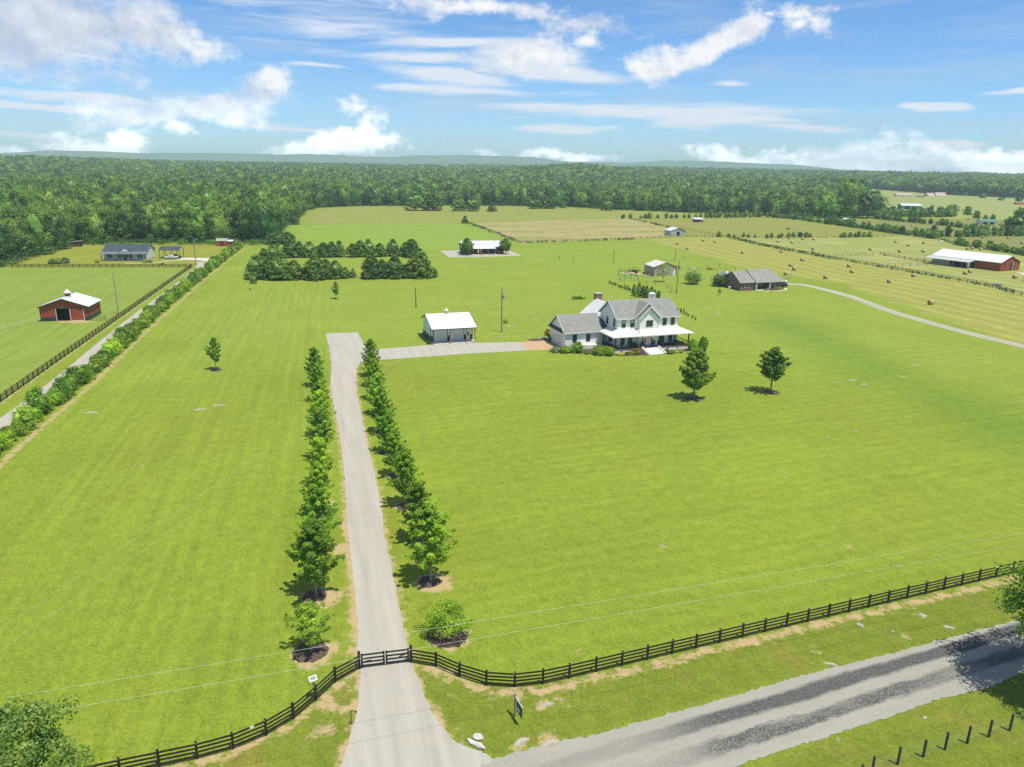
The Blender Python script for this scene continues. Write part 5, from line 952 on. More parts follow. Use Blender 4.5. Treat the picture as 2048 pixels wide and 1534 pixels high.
# ---- brick house
O5 = g(1479.5, 581); T = thing('brick_house', 'single-storey brown brick house with grey hipped shingle roof', 'house', O5, R(19.6))
gs2 = mat('blue_grey_shingles', (0.21, 0.215, 0.195), (0.275, 0.28, 0.25), 1.2, .9, detail=6)
MB().gable(0, 6.3, 0, 10.6, 2.85, 6.0, 'u').build('wall', brick, T); MB().box(6.3, 11.9, 1.7, 10.6, 0, 2.85).build('porch_wall', brick, T); MB().box(11.9, 18, 0, 10.6, 0, 2.85).build('right_wall', brick, T)
r_ = MB(); r_.slab([(-.4, -.45, 2.85), (6.3, -.45, 2.85), (6.3, 5.3, 6.1), (-.1, 5.3, 6.1)], .14); r_.slab([(-.1, 5.3, 6.1), (6.3, 5.3, 6.1), (6.3, 11.1, 2.85), (-.4, 11.1, 2.85)], .14)
r_.slab([(5.9, -1.0, 2.8), (18.4, -1.0, 2.8), (15.2, 5.3, 6.45), (5.9, 5.3, 6.45)], .14); r_.slab([(15.2, 5.3, 6.45), (18.4, -1.0, 2.8), (18.4, 11.1, 2.8)], .14); r_.slab([(5.9, 5.3, 6.45), (15.2, 5.3, 6.45), (18.4, 11.1, 2.8), (5.9, 11.1, 2.8)], .14); r_.build('roof', gs2, T)
MB().slab([(-.6, 6, 2.85), (-.6, 16, 2.85), (2.6, 14, 5.0), (2.6, 6, 5.0)][::-1], .14).build('rear_roof', gs2, T); MB().box(-.4, 5.6, 10.6, 15.5, 0, 2.8).build('rear_wall', brick, T)
t_ = MB(); t_.beam((5.86, -1.0, 2.72), (5.86, 5.3, 6.4), .06, .25); t_.beam((-.42, -.45, 2.78), (-.12, 5.3, 6.03), .06, .2); t_.beam((-.42, 11.1, 2.78), (-.12, 5.3, 6.03), .06, .2); t_.beam((5.9, -1.02, 2.7), (18.4, -1.02, 2.7), .06, .2); t_.beam((-.4, -.48, 2.76), (5.9, -.48, 2.76), .06, .18); t_.build('fascia', mat('blue_white_trim', (.5, .56, .58)), T)
MB().slab([(5.88, -.9, 2.9), (5.88, 5.2, 6.35), (5.88, 5.2, 6.1), (5.88, -.4, 2.9)][::-1], .05).build('gable_strip', darkshin, T)
for u in (6.35, 12.0): MB().box(u - .16, u + .16, -.75, -.43, 0, 2.7).build('column', trim, T)
MB().box(6.3, 11.9, -.9, 1.7, 0, .08).build('porch_floor', conc, T)
win(T, 'f', 0, 2.7, .9, 1.9, 1.5, trim); win(T, 'f', 0, 13.8, .9, 1.9, 1.5, trim); win(T, 'f', 1.7, 9.6, 1.0, .9, 1.3, trim); door(T, 'f', 1.7, 7.2, .08, .95, 2.1, trim, 'front_door'); win(T, 'l', 0, 7.0, .9, 1.6, 1.5, trim); fb(MB(), 'f', 0, .3, 4.2, 0, .04, .55, .7).build('brick_ledge', mat('light_brick', (.34, .17, .10)), T)
q = MB(); q.tube([(0, 0, 0), (0, 0, .35)], [.5, .15], 14); dsh = thing('satellite_dish', 'round white satellite dish on the roof of the brick house', 'dish', wp(-.3, 8.0, 4.9, O5, 19.6)); q.v = [(v_[0], v_[1] * .9 - v_[2] * .4, v_[2] + v_[1] * .5 + .4) for v_ in q.v]; q.build('dish', trim, dsh); MB().beam((0, 0, -.5), (0, 0, .5), .05).build('mount', galv, dsh)
W5 = lambda u, v_: wp(u, v_, 0, O5, 19.6)
arc = [(6.5, -1.2), (8, -2.4), (10.5, -3.3), (13.5, -3.6), (16.5, -2.9), (18.6, -1.4), (19.4, .3)]
strip('curved_walk', [W5(*a) for a in arc], .9, .022, mat('cream_concrete', (.66, .60, .48)), .02); sheet('mulch_bed', [W5(u, v_ + .45) for u, v_ in arc[1:-1]] + [W5(17.8, 0), W5(12.1, 0), W5(9, -.9)], .02, mulch); sheet('mulch_bed', [W5(*a) for a in ((-1.2, 9), (-1.3, -.9), (3, -1.3), (5.7, -.9), (5.7, .1), (0, 0), (0, 9))], .016, mulch)
o_ = MB().box(-.4, .4, -.4, .4, 0, .8).build('air_conditioner', trim, None, bevel=.04); o_.location = W5(-1.2, 4.3); tag(o_, 'pale air conditioning unit at the left wall of the brick house', 'air conditioner')
MB().box(-.28, .28, -.41, -.40, .15, .6).build('grille', galv, o_)
for k_, (u, v_) in enumerate(((9.2, .6), (10.3, .6))): chair(W5(u, v_) + Vector((0, 0, .08)), R(10), ('left' if k_ == 0 else 'right') + ' dark red chair on the brick house porch', mat('dark_red_paint', (.14, .03, .025)), 'chairs on the brick house porch')
car(W5(19.6, 4.5), R(100), 'black car just showing past the right end of the brick house', MATS['black_car_paint'], False)
# ---- tan shed with garden junk
O6 = g(1307, 552.5); T = thing('tan_shed', 'tan metal shed with white roof and red trim behind the white house', 'shed', O6, R(14)); MB().gable(0, 9.7, 0, 9.2, 3.55, 5.2, 'v').build('wall', beige, T); MB().roof(-.15, 9.85, -.15, 9.35, 3.6, 5.35, 'v', .08).build('roof', mat('cream_metal_roof', (.66, .62, .58), (.6, .57, .54), .4, .5, wave=('Y', 1, .12)), T)
rt = mat('rust_red_trim', (.28, .07, .045)); t_ = MB(); t_.beam((-.16, -.18, 3.52), (4.85, -.18, 5.25), .05, .2); t_.beam((9.86, -.18, 3.52), (4.85, -.18, 5.25), .05, .2)
for u in (0, 9.7): t_.box(u - .09, u + .09, -.04, .06, 0, 3.5)
t_.box(.2, 3.6, -.05, -.0, 2.75, 3.0); t_.build('red_trim', rt, T); door(T, 'f', 0, 8.6, .05, 1.0, 2.1, trim, 'door'); door(T, 'f', 0, 1.95, .02, 3.2, 2.7, mat('tan_door', (.46, .40, .36)), 'roller_door', .03)
W6 = lambda u, v_: wp(u, v_, 0, O6, 14)
o_ = sheet('tarpaulin', rough_edge([W6(*a) for a in ((-12, 6), (-6, 5), (-3, 1.5), (-.4, -3.2), (-2.6, -3.8), (-6.5, 1), (-12, 3), (-12, 6))], .5, .12), .05, mat('green_tarp', (.03, .24, .10), (.10, .26, .09), .8, .8), None); tag(o_, 'green ground cover sheet spread beside the tan shed', 'tarpaulin')
T = thing('garden_enclosure', 'garden plot fenced with dark posts and wire left of the tan shed', 'fence', g(1237, 549)); c4 = [g(1237, 549), g(1274, 562.5), g(1248, 563), g(1241, 555)]; c4 = [g(1237, 548.5), g(1274, 560), g(1275, 562), g(1248, 563), g(1241, 561)]
mt2 = mat('dark_post', (.05, .04, .035)); o0 = c4[0]; k_ = MB(); k_.beam((0, 0, 1.75), (c4[1].x - o0.x, c4[1].y - o0.y, 1.75), .12, .16); k_.build('top_rail', mt2, T)
for t2 in (0, .35, .7, 1.0): p = c4[0].lerp(c4[1], t2) - o0; MB().cyl((p.x, p.y, 0), .07, 1.8, 6).build('post', mt2, T)
for p in (g(1248, 563), g(1241, 562), g(1240, 541), g(1258, 541)): p = p - o0; MB().cyl((p.x, p.y, 0), .06, 1.7, 6).build('post', mt2, T)
k_ = MB()
for a, c in ((g(1237, 548.5), g(1240, 562)), (g(1241, 562), g(1274, 561)), (g(1237, 548.5), g(1240, 541)), (g(1240, 541), g(1258, 541))):
    for z in (.2, .6, 1.0, 1.5): k_.beam((a.x - o0.x, a.y - o0.y, z), (c.x - o0.x, c.y - o0.y, z), .025)
k_.build('wire', galv, T)
T = thing('flatbed_trailer', 'dark flatbed trailer with raised frame beside the tan shed', 'trailer', g(1268, 543.5), R(10)); MB().box(-2.6, 2.6, -.9, .9, .55, .7).build('bed', black, T); q = MB(); q.beam((-.8, 0, .7), (-.4, 0, 1.8), .08); q.beam((-.4, 0, 1.8), (.9, 0, 1.8), .08); q.beam((.9, 0, 1.8), (1.4, 0, .7), .08); q.build('frame', black, T); q = MB().beam((-2.6, 0, .6), (-4, 0, .45), .1); q.build('drawbar', black, T)
for x_ in (-.4, .5):
    for s2 in (-1, 1): MB().hcyl((x_, s2 * .92, .36), (x_, s2 * 1.1, .36), .36, 14).build('wheel', black, T)
rg3 = random.Random(4)
for k_, (u, v_, nm, c, lb) in enumerate(((-1.2, 6.5, 'tyre', black, 'old black tyre leaning at the side wall of the tan shed'), (-1.4, 4.6, 'crate', greywood, 'grey crate among the clutter beside the tan shed'), (-1.1, 3.2, 'barrel', rt, 'rusty barrel among the clutter beside the tan shed'), (-1.0, 1.4, 'crate', yelw, 'tan crate by the front corner of the tan shed'), (-3.6, 8.8, 'crate', wains, 'dark crate at the rear corner of the tan shed'))):
    m2 = MB(); p = W6(u, v_)
    if nm == 'tyre': m2.hcyl((0, -.12, .4), (0, .12, .4), .42)
    elif nm == 'barrel': m2.tube([(0, 0, 0), (0, 0, .3), (0, 0, .6), (0, 0, .9)], [.28, .3, .3, .28], 14)
    else:
        for z in (0, .28, .56): m2.box(-.5, .5, -.4, -.36, z, z + .2); m2.box(-.5, .5, .36, .4, z, z + .2); m2.box(-.5, -.46, -.4, .4, z, z + .2); m2.box(.46, .5, -.4, .4, z, z + .2)
        m2.box(-.45, .45, -.35, .35, 0, .1)
    o_ = m2.build(nm, c); o_.location = p; o_.rotation_euler.z = rg3.random(); tag(o_, lb, nm)
# ---- black barn with patio
O7 = g(924, 508); T = thing('black_barn', 'long black-walled barn with pale metal roof and patio', 'barn', O7, R(14)); bk = mat('black_siding', (.022, .026, .028), (.035, .04, .042), .8, .6, wave=('X', .9, .2))
MB().gable(.2, 20.4, 0, 7.6, 3.15, 5.7, 'u').build('wall', bk, T); MB().roof(-.3, 19.2, -.35, 7.9, 3.2, 5.9, 'u', .1).build('roof', gmetal2 if False else mat('barn_roof_pale', (.56, .58, .60), (.50, .52, .54), .4, .45, wave=('X', .8, .15)), T)
MB().slab([(4.6, -2.7, 2.7), (16.2, -2.7, 2.7), (15.6, -.2, 3.3), (5.0, -.2, 3.3)], .08).build('porch_roof', bmetal, T)
for u in (4.9, 8.6, 12.2, 15.9): MB().box(u - .08, u + .08, -2.6, -2.44, 0, 2.62).build('post', woodp, T)
door(T, 'f', 0, 9.2, .05, 1.8, 2.5, yelw, 'barn_door'); win(T, 'f', 0, 6.4, 1.0, 1.2, 1.2, black); win(T, 'f', 0, 12.4, 1.0, 1.6, 1.3, black); win(T, 'l', .2, 3.8, 1.6, .9, 1.3, trim); fb(MB(), 'f', 0, 13.9, 14.1, 0, .05, .1, 2.6).build('downpipe', rt, T)
W7 = lambda u, v_, z=0: wp(u, v_, z, O7, 14)
T = thing('closed_umbrella', 'closed white patio umbrella in front of the black barn', 'umbrella', W7(7.2, -3.2)); q = MB(); q.tube([(0, 0, .6), (0, 0, .9), (0, 0, 2.1), (0, 0, 2.5)], [.12, .28, .16, .03], 8); q.build('canopy', trim, T); MB().cyl((0, 0, 0), .03, .7, 6).build('pole', galv, T); MB().cyl((0, 0, 0), .3, .08, 12).build('base', black, T)
for k_, (u, v_, a) in enumerate(((9.6, -5.2, 20), (12.2, -5.6, -10), (14.4, -5.2, -30), (8.2, -6.6, 60))): chair(W7(u, v_), R(a + 180), ('leftmost', 'second', 'third', 'front')[k_] + ' dark wooden chair on the gravel patio by the black barn', deck, 'patio chairs by the black barn')
T = thing('parked_tractor', 'small dark tractor parked at the right front of the black barn', 'tractor', W7(17.6, -2.6), R(30)); MB().box(-.5, 1.5, -.45, .45, .7, 1.3).build('hood', rt, T, bevel=.06); MB().box(-.9, -.2, -.4, .4, .9, 1.05).build('seat', black, T); q = MB(); [q.beam((-1, s2 * .5, 1), (-1, s2 * .5, 2.2), .07) for s2 in (-1, 1)]; q.beam((-1, -.5, 2.2), (-1, .5, 2.2), .07); q.build('roll_bar', black, T)
for x_, r2 in ((-.7, .65), (1.1, .4)):
    for s2 in (-1, 1): MB().hcyl((x_, s2 * .55, r2), (x_, s2 * .85, r2), r2, 16).build('wheel', black, T)
# ---- grey barn and field shelters
O8 = g(1341, 471.5); T = thing('grey_barn', 'small grey metal barn with white roof in the tan pasture corner', 'barn', O8, R(14)); gw = mat('grey_siding', (.42, .45, .46), (.38, .41, .42), .5, .6, wave=('X', .8, .12))
w_ = MB(); w_.box(0, 4.2, 0, .15, 0, 2.6); w_.box(6.2, 10.2, 0, .15, 0, 2.6); w_.slab([(0, 0, 2.6), (10.2, 0, 2.6), (10.2, 0, 3.1), (5.1, 0, 4.8), (0, 0, 3.1)], .15); w_.box(0, .15, .15, 9, 0, 3.1); w_.box(10.05, 10.2, .15, 9, 0, 3.1); w_.slab([(0, 9, 0), (10.2, 9, 0), (10.2, 9, 3.1), (5.1, 9, 4.8), (0, 9, 3.1)][::-1], .15); w_.build('wall', gw, T)
MB().roof(-.3, 10.5, -.3, 9.3, 3.1, 4.95, 'v', .08).build('roof', bmetal_y, T); MB().box(.2, 10, 4, 4.1, 0, 2.9).build('interior_partition', dgr, T); MB().beam((10.55, -.32, 3.05), (5.1, -.32, 4.9), .06, .2).build('fascia', rt, T)
T = thing('run_in_shed', 'open run-in shelter with white roof left in the right paddock', 'shed', g(1389, 444.5), R(8)); MB().slab([(-.3, -.3, 2.4), (7.6, -.3, 2.4), (7.6, 4.6, 3.4), (-.3, 4.6, 3.4)], .12).build('roof', bmetal, T); MB().box(0, .12, 0, 4.3, 0, 2.4).build('wall', greywood, T); MB().box(.12, 7.3, 4.2, 4.3, 0, 2.6).build('back_wall', greywood, T); MB().box(4.6, 7.3, .2, 4, 0, 1.5).build('hay_rack', woodp, T)
for u in (.1, 3.6, 7.2): MB().box(u - .08, u + .08, 0, .16, 0, 2.35).build('post', greywood, T)
T = thing('field_shelter', 'white-roofed shelter half hidden in the long hedgerow', 'shed', g(1686, 449), R(-10)); MB().slab([(0, 0, 4.2), (5, 0, 4.2), (5, 4, 5.0), (0, 4, 5.0)], .12).build('roof', bmetal, T); MB().box(.2, 4.8, .3, 3.8, 0, 4.2).build('wall', greywood, T)
# ---- long red barn
O9 = g(1999, 543); T = thing('long_red_barn', 'long red barn with white roof and open lean-to at the right edge', 'barn', O9, R(-63)); 
MB().gable(-31.5, 0, 0, 14, 3.6, 6.2, 'u').build('wall', redm, T); MB().roof(-31.8, .4, -.3, 14.3, 3.7, 6.45, 'u', .1).build('roof', mat('white_barn_roof', (.70, .73, .75), (.64, .68, .70), .3, .45, wave=('X', .8, .08)), T)
MB().slab([(-32.5, -4.4, 2.75), (-11.2, -4.4, 2.75), (-11.2, -.25, 3.55), (-32.5, -.25, 3.55)], .1).build('lean_to_roof', mat('aged_pale_roof', (.52, .53, .50), (.45, .46, .43), .5, .6, wave=('X', .8, .2)), T)
for u in (-32.2, -27.5, -23, -18.5, -14.5, -11.4): MB().box(u - .1, u + .1, -4.25, -4.05, 0, 2.65).build('post', greywood if u < -12 else trim, T)
fb(MB(), 'f', 0, -31.3, -22.8, 0, .06, .1, 3.0).build('white_stall_front', trim, T); fb(MB(), 'f', 0, -22.6, -15.2, 0, .05, .1, 3.0).build('dark_opening', dgr, T); fb(MB(), 'f', 0, -15.0, -13.2, 0, .1, .2, 2.5).build('white_door', trim, T)
for u in (-30, -28.4, -26.8, -25.4, -24): fb(MB(), 'f', -.06, u - .3, u + .3, 0, .04, 1.7, 2.4).build('stall_window', glass, T)
fb(MB(), 'f', 0, -13, -11.3, 0, .05, .1, 2.6).build('dark_opening', dgr, T)
for v_, w2 in ((5.2, 2.4), (10.0, 2.6)): fb(MB(), 'r', 0, v_ - w2 / 2, v_ + w2 / 2, .02, .12, .1, 3.6).build('sliding_door', redy, T)
fb(MB(), 'r', 0, 6.9, 8.4, 0, .05, .05, 3.6).build('doorway', dgr, T)
for v_ in (3.9, 6.6, 8.6, 11.3): fb(MB(), 'r', 0, v_ - .1, v_ + .1, .1, .16, .05, 3.7).build('door_frame', trim if v_ > 6.7 and v_ < 9 else mat('tan_trim', (.42, .28, .22)), T)
MB().beam((.42, -.3, 3.65), (.42, 7, 6.4), .05, .2).build('fascia', MATS['dark_red_paint'], T)
# ---- distant farm buildings
def farb(name, px, py, w2, d2, h1, h2, rz, wm_, rm_, lb, cat='building'):
    T = thing(name, lb, cat, g(px, py), R(rz)); MB().gable(0, w2, 0, d2, h1, h2, 'u').build('wall', wm_, T); MB().roof(-.5, w2 + .5, -.5, d2 + .5, h1, h2 + .2, 'u', .15).build('roof', rm_, T)
    for k in range(2): fb(MB(), 'f', 0, w2 * (.15 + .4 * k), w2 * (.4 + .4 * k), 0, .1, .1, h1 * .75).build('doorway', dgr, T)
    return T
pkr = mat('pinkish_roof', (.48, .38, .33), (.42, .33, .29), .2); tanw = mat('tan_wall', (.45, .42, .36))
farb('distant_barn', 1793, 397, 26, 14, 5.5, 8.5, -5, trim, pkr, 'distant open-sided barn with pale pink roof in the green field', 'barn')
farb('distant_farmhouse', 1872, 397, 16, 13, 4.5, 10, -5, tanw, pkr, 'distant farmhouse with steep tan roof, larger of the pair', 'house'); farb('distant_farmhouse', 1856, 397, 13, 12, 4.2, 9, 10, tanw, pkr, 'distant farmhouse with steep tan roof, left one of the pair', 'house')
farb('distant_outbuilding', 1836, 399, 11, 8, 3.5, 5.5, 0, greywood, mat('brown_roof', (.14, .08, .07)), 'low brown-roofed outbuilding left of the distant farmhouses')
farb('distant_teal_shed', 1803, 419, 22, 12, 4.5, 6.5, -4, mat('teal_wall', (.10, .32, .27)), bmetal, 'long white-roofed shed with teal wall behind the tree belt', 'shed')
farb('distant_red_shed', 2034, 412, 12, 8, 3.2, 4.6, 0, redm, redm, 'tiny red shed at the right edge of the distant field', 'shed')
T = farb('distant_white_house', 1932, 386, 26, 14, 10, 15, -4, trim, trim, 'white house standing among the trees at far right', 'house'); T.scale = (1, 1, 1.5)
farb('green_roofed_shed', 1961, 449, 13, 8, 2.6, 4.2, -6, trim, mat('green_roof', (.12, .24, .15)), 'low green-roofed shed in the upper hedgerow at far right', 'shed')
for k_, (px, w2) in enumerate(((884, 60), (922, 40), (792, 50), (775, 60))): 
    d = pdir(px, 325.5); r2 = 3000; p = Vector((d.x / math.hypot(d.x, d.y) * r2, d.y / math.hypot(d.x, d.y) * r2, 0)); p.z = float(hill(np.array([p.x]), np.array([p.y]))[0])
    T = thing('distant_warehouse', ('pale warehouse on the horizon, longest bright one', 'pale warehouse on the horizon right of the brightest', 'pale warehouse on the horizon, left of centre', 'pale warehouse on the horizon, leftmost of four')[k_], 'warehouse', p); MB().box(0, w2, 0, 30, 0, 20).build('wall', mat('cream_wall', (.42, .38, .30)), T); MB().roof(-1, w2 + 1, -1, 31, 20, 22, 'u', .5).build('roof', MATS['cream_wall'], T)
# ------------------------------------------------------------------ fences
def board_fence(name, P, lb, rails=(.30, .62, .94, 1.26), ph=1.42, step=2.44, pw=.15, rt_=.045, rh=.14, m_=blackwood, posts=None, caps=False, railname='rail', side_off=.1):
    o0 = Vector((P[0].x, P[0].y, 0)); T = thing(name, lb, 'fence', o0); pp = []
    if posts is None:
        tot = [0]; 
        for a, c in zip(P[:-1], P[1:]): tot.append(tot[-1] + (c - a).length)
        n = max(1, round(tot[-1] / step))
        for k in range(n + 1):
            s = tot[-1] * k / n; i = max(0, min(len(P) - 2, sum(1 for q in tot if q <= s) - 1)); pp.append(P[i].lerp(P[i + 1], (s - tot[i]) / (tot[i + 1] - tot[i])))
    else: pp = P
    rg = random.Random(len(pp)); pr_ = []
    for i, p in enumerate(pp):
        d = (pp[min(i + 1, len(pp) - 1)] - pp[max(i - 1, 0)]); a = math.atan2(d.y, d.x); q = p - o0
        pr_.append((q, a, ph * rg.uniform(.985, 1.02)))
    big = sorted(range(len(pp)), key=lambda i: pp[i].length)[:100]
    rest_ = MB()
    for i, (q, a, h) in enumerate(pr_):
        if i in big: o = MB().cbox((0, 0, h / 2), pw, pw, h).build('post', m_, T); o.location = (q.x, q.y, 0); o.rotation_euler.z = a + rg.uniform(-.03, .03)
        else: rest_.cbox((q.x, q.y, h / 2), pw, pw, h, a)
    if rest_.v: o = rest_.build('post', m_, T); o['kind'] = 'stuff'
    for z in rails:
        k_ = MB()
        for (q1_, a1, _), (q2_, a2, _) in zip(pr_[:-1], pr_[1:]):
            d = (q2_ - q1_).normalized(); n_ = Vector((d.y, -d.x, 0)) * side_off
            k_.beam((q1_.x + n_.x, q1_.y + n_.y, z + rg.uniform(-.012, .012)), (q2_.x + n_.x, q2_.y + n_.y, z + rg.uniform(-.012, .012)), rt_, rh)
        k_.build(railname, m_, T)
    return T, pr_, o0
frp = [g(*p) for p in FEN_R]; a_, b2_ = frp[-1], g(2010, 1150); ext = (b2_ - a_).normalized(); nn_ = int(((b2_ - a_).length + 9) / 2.42)
frp += [a_ + ext * 2.42 * (k + 1) for k in range(nn_)]
T, pr_, o0 = board_fence('board_fence', frp, 'black four-board fence running from the drive gate to the right along the road', posts=1)
for i, (q, a, h) in enumerate(pr_):
    if i % 2 == 0: o = MB().cbox((0, 0, 0), .09, .06, .14).build('insulator', galv, T); o.location = (q.x - .05, q.y - .1, h - .09)
flp = [g(*p) for p in FEN_L]; ext = (flp[-1] - flp[-2]).normalized(); flp += [flp[-1] + ext * 2.42 * (k + 1) for k in range(6)]
T, pr_, o0 = board_fence('board_fence', flp, 'black four-board fence curving down to the left from the drive gate', posts=1, side_off=-.1)
for i, (q, a, h) in enumerate(pr_):
    if i % 2 == 0: o = MB().cbox((0, 0, 0), .09, .06, .14).build('insulator', galv, T); o.location = (q.x, q.y - .1, h - .09)
ps = g(632, 1400); T = thing('solar_panel', 'small tilted solar panel mounted on the fence left of the gate', 'solar panel', (ps.x - .15, ps.y + .1, 1.35)); MB().beam((0, 0, -.1), (0, 0, .45), .05).build('mount', black, T)
o = MB().cbox((0, 0, .55), .62, .42, .04, R(35), R(38)).build('frame', trim, T); o = MB().cbox((0, 0, .575), .46, .27, .02, R(35), R(38)).build('panel', mat('solar_cells', (.10, .12, .15), (.14, .16, .19), 20, .3), T)
ps = (g(532.6, 1470) + g(466.6, 1497.5)) / 2 ; T = MB().cbox((0, 0, 0), .30, .02, .16).build('fence_tag', trim); T.location = (ps.x + .25, ps.y - .02, 1.30); T.rotation_euler = (0, 0, math.atan2(flp[4].y - flp[5].y, flp[4].x - flp[5].x)); tag(T, 'small white tag on the top board of the left fence', 'sign')
# gate: two leaves between heavier posts
ga, gb = g(719, 1337), g(822, 1324); gd = gb - ga; gl = gd.length; T = thing('drive_gate', 'black two-leaf board gate closing the gravel drive', 'gate', ga, math.atan2(gd.y, gd.x))
for u in (0, gl): MB().box(u - .11, u + .11, -.11, .11, 0, 1.62).build('gate_post', blackwood, T)
for s_, (u0, u1) in enumerate(((.14, gl / 2 - .03), (gl / 2 + .03, gl - .14))):
    q = MB(); 
    for z in (.16, .50, .84, 1.20): q.box(u0, u1, -.03, .03, z, z + .13)
    for u in (u0, u1 - .16): q.box(u, u + .16, -.05, .05, .12, 1.38)
    q.beam((u0 + (.1 if s_ == 0 else 0), .06, .2), (u1, .06, .25), .03); L = q.build('gate_leaf', blackwood, T)
    u = u0 + .5 if s_ == 0 else u1 - .5; MB().beam((u - .35, -.09, .75 + (0 if s_ else -.1)), (u + .35, -.09, .86 + (.1 if s_ else -.1)), .07).build('gate_opener', galv if False else black, L)
MB().box(gl / 2 - .025, gl / 2 + .025, -.07, -.05, .1, 1.42).build('white_gate_stop', trim, T)
o = MB().cbox((0, 0, 0), .28, .12, .22).build('control_box', galv); o.location = (ga.x - .2, ga.y - .2, .62); tag(o, 'pale control box on the left gate post', 'control box'); MB().box(-.1, .1, -.065, -.06, -.08, .08).build('lid', trim, o)
# left paddock fences
c0 = g(384, 534.5)
board_fence('board_fence', [g(-140, 908), g(0, 806), g(87, 744), c0], 'black board fence running diagonally up the left beside the lane', side_off=-.1)
board_fence('board_fence', [g(23, 535.3), g(200, 534.8), c0], 'black board fence crossing behind the red barn in front of the ranch house', side_off=.1)
rust = mat('old_fence_wood', (.12, .085, .06), (.20, .15, .11), 3, .9)
fx = lambda L: [g(*p) for p in L]
board_fence('rail_fence', fx(H7), 'long dark rail fence between the two hay fields', rails=(.45, .85, 1.3), ph=1.45, step=4.2, pw=.2, rh=.16, m_=rust)
board_fence('rail_fence', fx(FWEST), 'dark rail fence on the left side of the tan pasture', rails=(.5, .9, 1.3), ph=1.5, step=4.5, pw=.22, rh=.16, m_=rust)
board_fence('wire_fence', fx([(1038, 486), (1120, 484), (1265, 479), (1350, 474), (1460, 475)]), 'wire fence with wooden posts along the lower edge of the tan pasture', rails=(.5, .9, 1.3), ph=1.5, step=5.5, pw=.24, rt_=.05, rh=.07, m_=rust)
board_fence('wire_fence', fx([(1351, 456), (1420, 469), (1440, 473)]), 'short wire fence right of the grey barn', rails=(.6, 1.2), ph=1.5, step=5, pw=.22, rt_=.04, rh=.06, m_=rust)
board_fence('wire_fence', fx([(1440, 474), (1545, 477), (1684, 475.5), (1800, 473), (1850, 477)]), 'wire fence along the top of the upper bale field', rails=(.6, 1.2), ph=1.4, step=6, pw=.22, rt_=.04, rh=.06, m_=rust)
board_fence('corral_fence', fx([(1760, 509), (1800, 517), (1880, 530), (1905, 533)]), 'weathered corral fence in front of the long red barn', rails=(.4, .8, 1.25), ph=1.5, step=4.0, pw=.2, rh=.14, m_=greywood)
board_fence('corral_fence', fx([(1745, 510.5), (1700, 512), (1670, 513)]), 'pale faint corral fence behind the long rail fence', rails=(.6, 1.2), ph=1.4, step=5, pw=.16, rt_=.04, rh=.06, m_=greywood)
board_fence('corral_fence', fx([(1775, 533), (1840, 532), (1905, 533)]), 'lower corral fence between the long rail fence and the red barn', rails=(.6, 1.2), ph=1.4, step=4, pw=.16, rt_=.04, rh=.06, m_=greywood)
board_fence('wire_fence', fx([(1360, 542), (1400, 541.5), (1470, 542)]), 'thin wire fence behind the brick house and the tan shed', rails=(.5, 1.0, 1.35), ph=1.45, step=4.0, pw=.12, rt_=.03, rh=.04, m_=rust)
T, _, _ = board_fence('wire_fence', fx([(1277, 563), (1315, 574), (1335, 577), (1352, 588)]), 'thin wire fence leading from the garden plot to the utility pole', rails=(.5, 1.1), ph=1.4, step=5.5, pw=.12, rt_=.02, rh=.03, m_=rust)
rp = [g(1720, 1565), g(1743, 1548), g(1795, 1529), g(1846, 1514), g(1889.5, 1499.5), g(1934, 1487), g(1977, 1474), g(2019, 1461), g(2064, 1447), g(2110, 1434)]
T, _, _ = board_fence('wire_fence', rp, 'row of dark round posts with thin wire on the verge below the road', rails=(), posts=1, ph=1.5, pw=.13, m_=mat('tarred_post', (.035, .037, .036), (.07, .07, .065), 4, .8))
k_ = MB(); q0 = rp[0]
for z in (.3, .55, .8, 1.05, 1.3):
    for a, c in zip(rp[:-1], rp[1:]): k_.beam((a.x - q0.x + .07, a.y - q0.y, z), (c.x - q0.x + .07, c.y - q0.y, z), .006)
k_.build('wire', galv, T)
# fence-line weeds
def weeds(P, n, r_, h_, lb, lm=None, wd=1.0):
    P = G(P); tot = sum((b - a).length for a, b in zip(P[:-1], P[1:])); r = np.random.RandomState(int(tot)); C_ = []
    for _ in range(n):
        s = r.rand() * tot; 
        for a, c in zip(P[:-1], P[1:]):
            L = (c - a).length
            if s <= L: q = a.lerp(c, s / L); C_.append((q.x + r.normal() * wd, q.y + r.normal() * wd, r.uniform(.15, .7) * h_)); break
            s -= L
    C_ = np.array(C_); dist = np.hypot(C_[:, 0], C_[:, 1]).mean(); v_, f_ = leafcloud(r, C_, r_ * (.5 + r.rand(len(C_))), 22, .28 + dist * .0006)
    o = link(bpy.data.objects.new('fence_weeds', npmesh('fence_weeds', v_, f_, (lm or L_wood,)))); tag(o, lb, 'weeds', None, 'stuff')
weeds(H7[:4], 95, .8, 1.5, 'thick weeds and vines along the upper part of the long rail fence'); weeds(H7[3:], 60, .6, 1.0, 'weed clumps along the lower part of the long rail fence', None, .7)
weeds(FWEST, 40, .8, 1.4, 'weed clumps along the left fence of the tan pasture'); weeds([(1038, 486), (1120, 484), (1265, 479)], 70, .8, 1.2, 'weed clumps along the lower fence of the tan pasture', None, 1.0)
weeds([(1884, 480), (1917, 490), (1960, 497)], 60, .9, 1.2, 'low weeds in the gap of the right hedgerow'); weeds([(1262, 438), (1300, 446), (1345, 457)], 50, .7, .9, 'low weeds along the right fence of the tan pasture')
weeds([(540, 489), (500, 490), (450, 490), (300, 489), (150, 490)], 220, 1.6, 3.0, 'low brush along the foot of the left wood'); weeds([(0, 536), (60, 517), (130, 498)], 120, 1.6, 3.5, 'low brush along the foot of the far left wood')
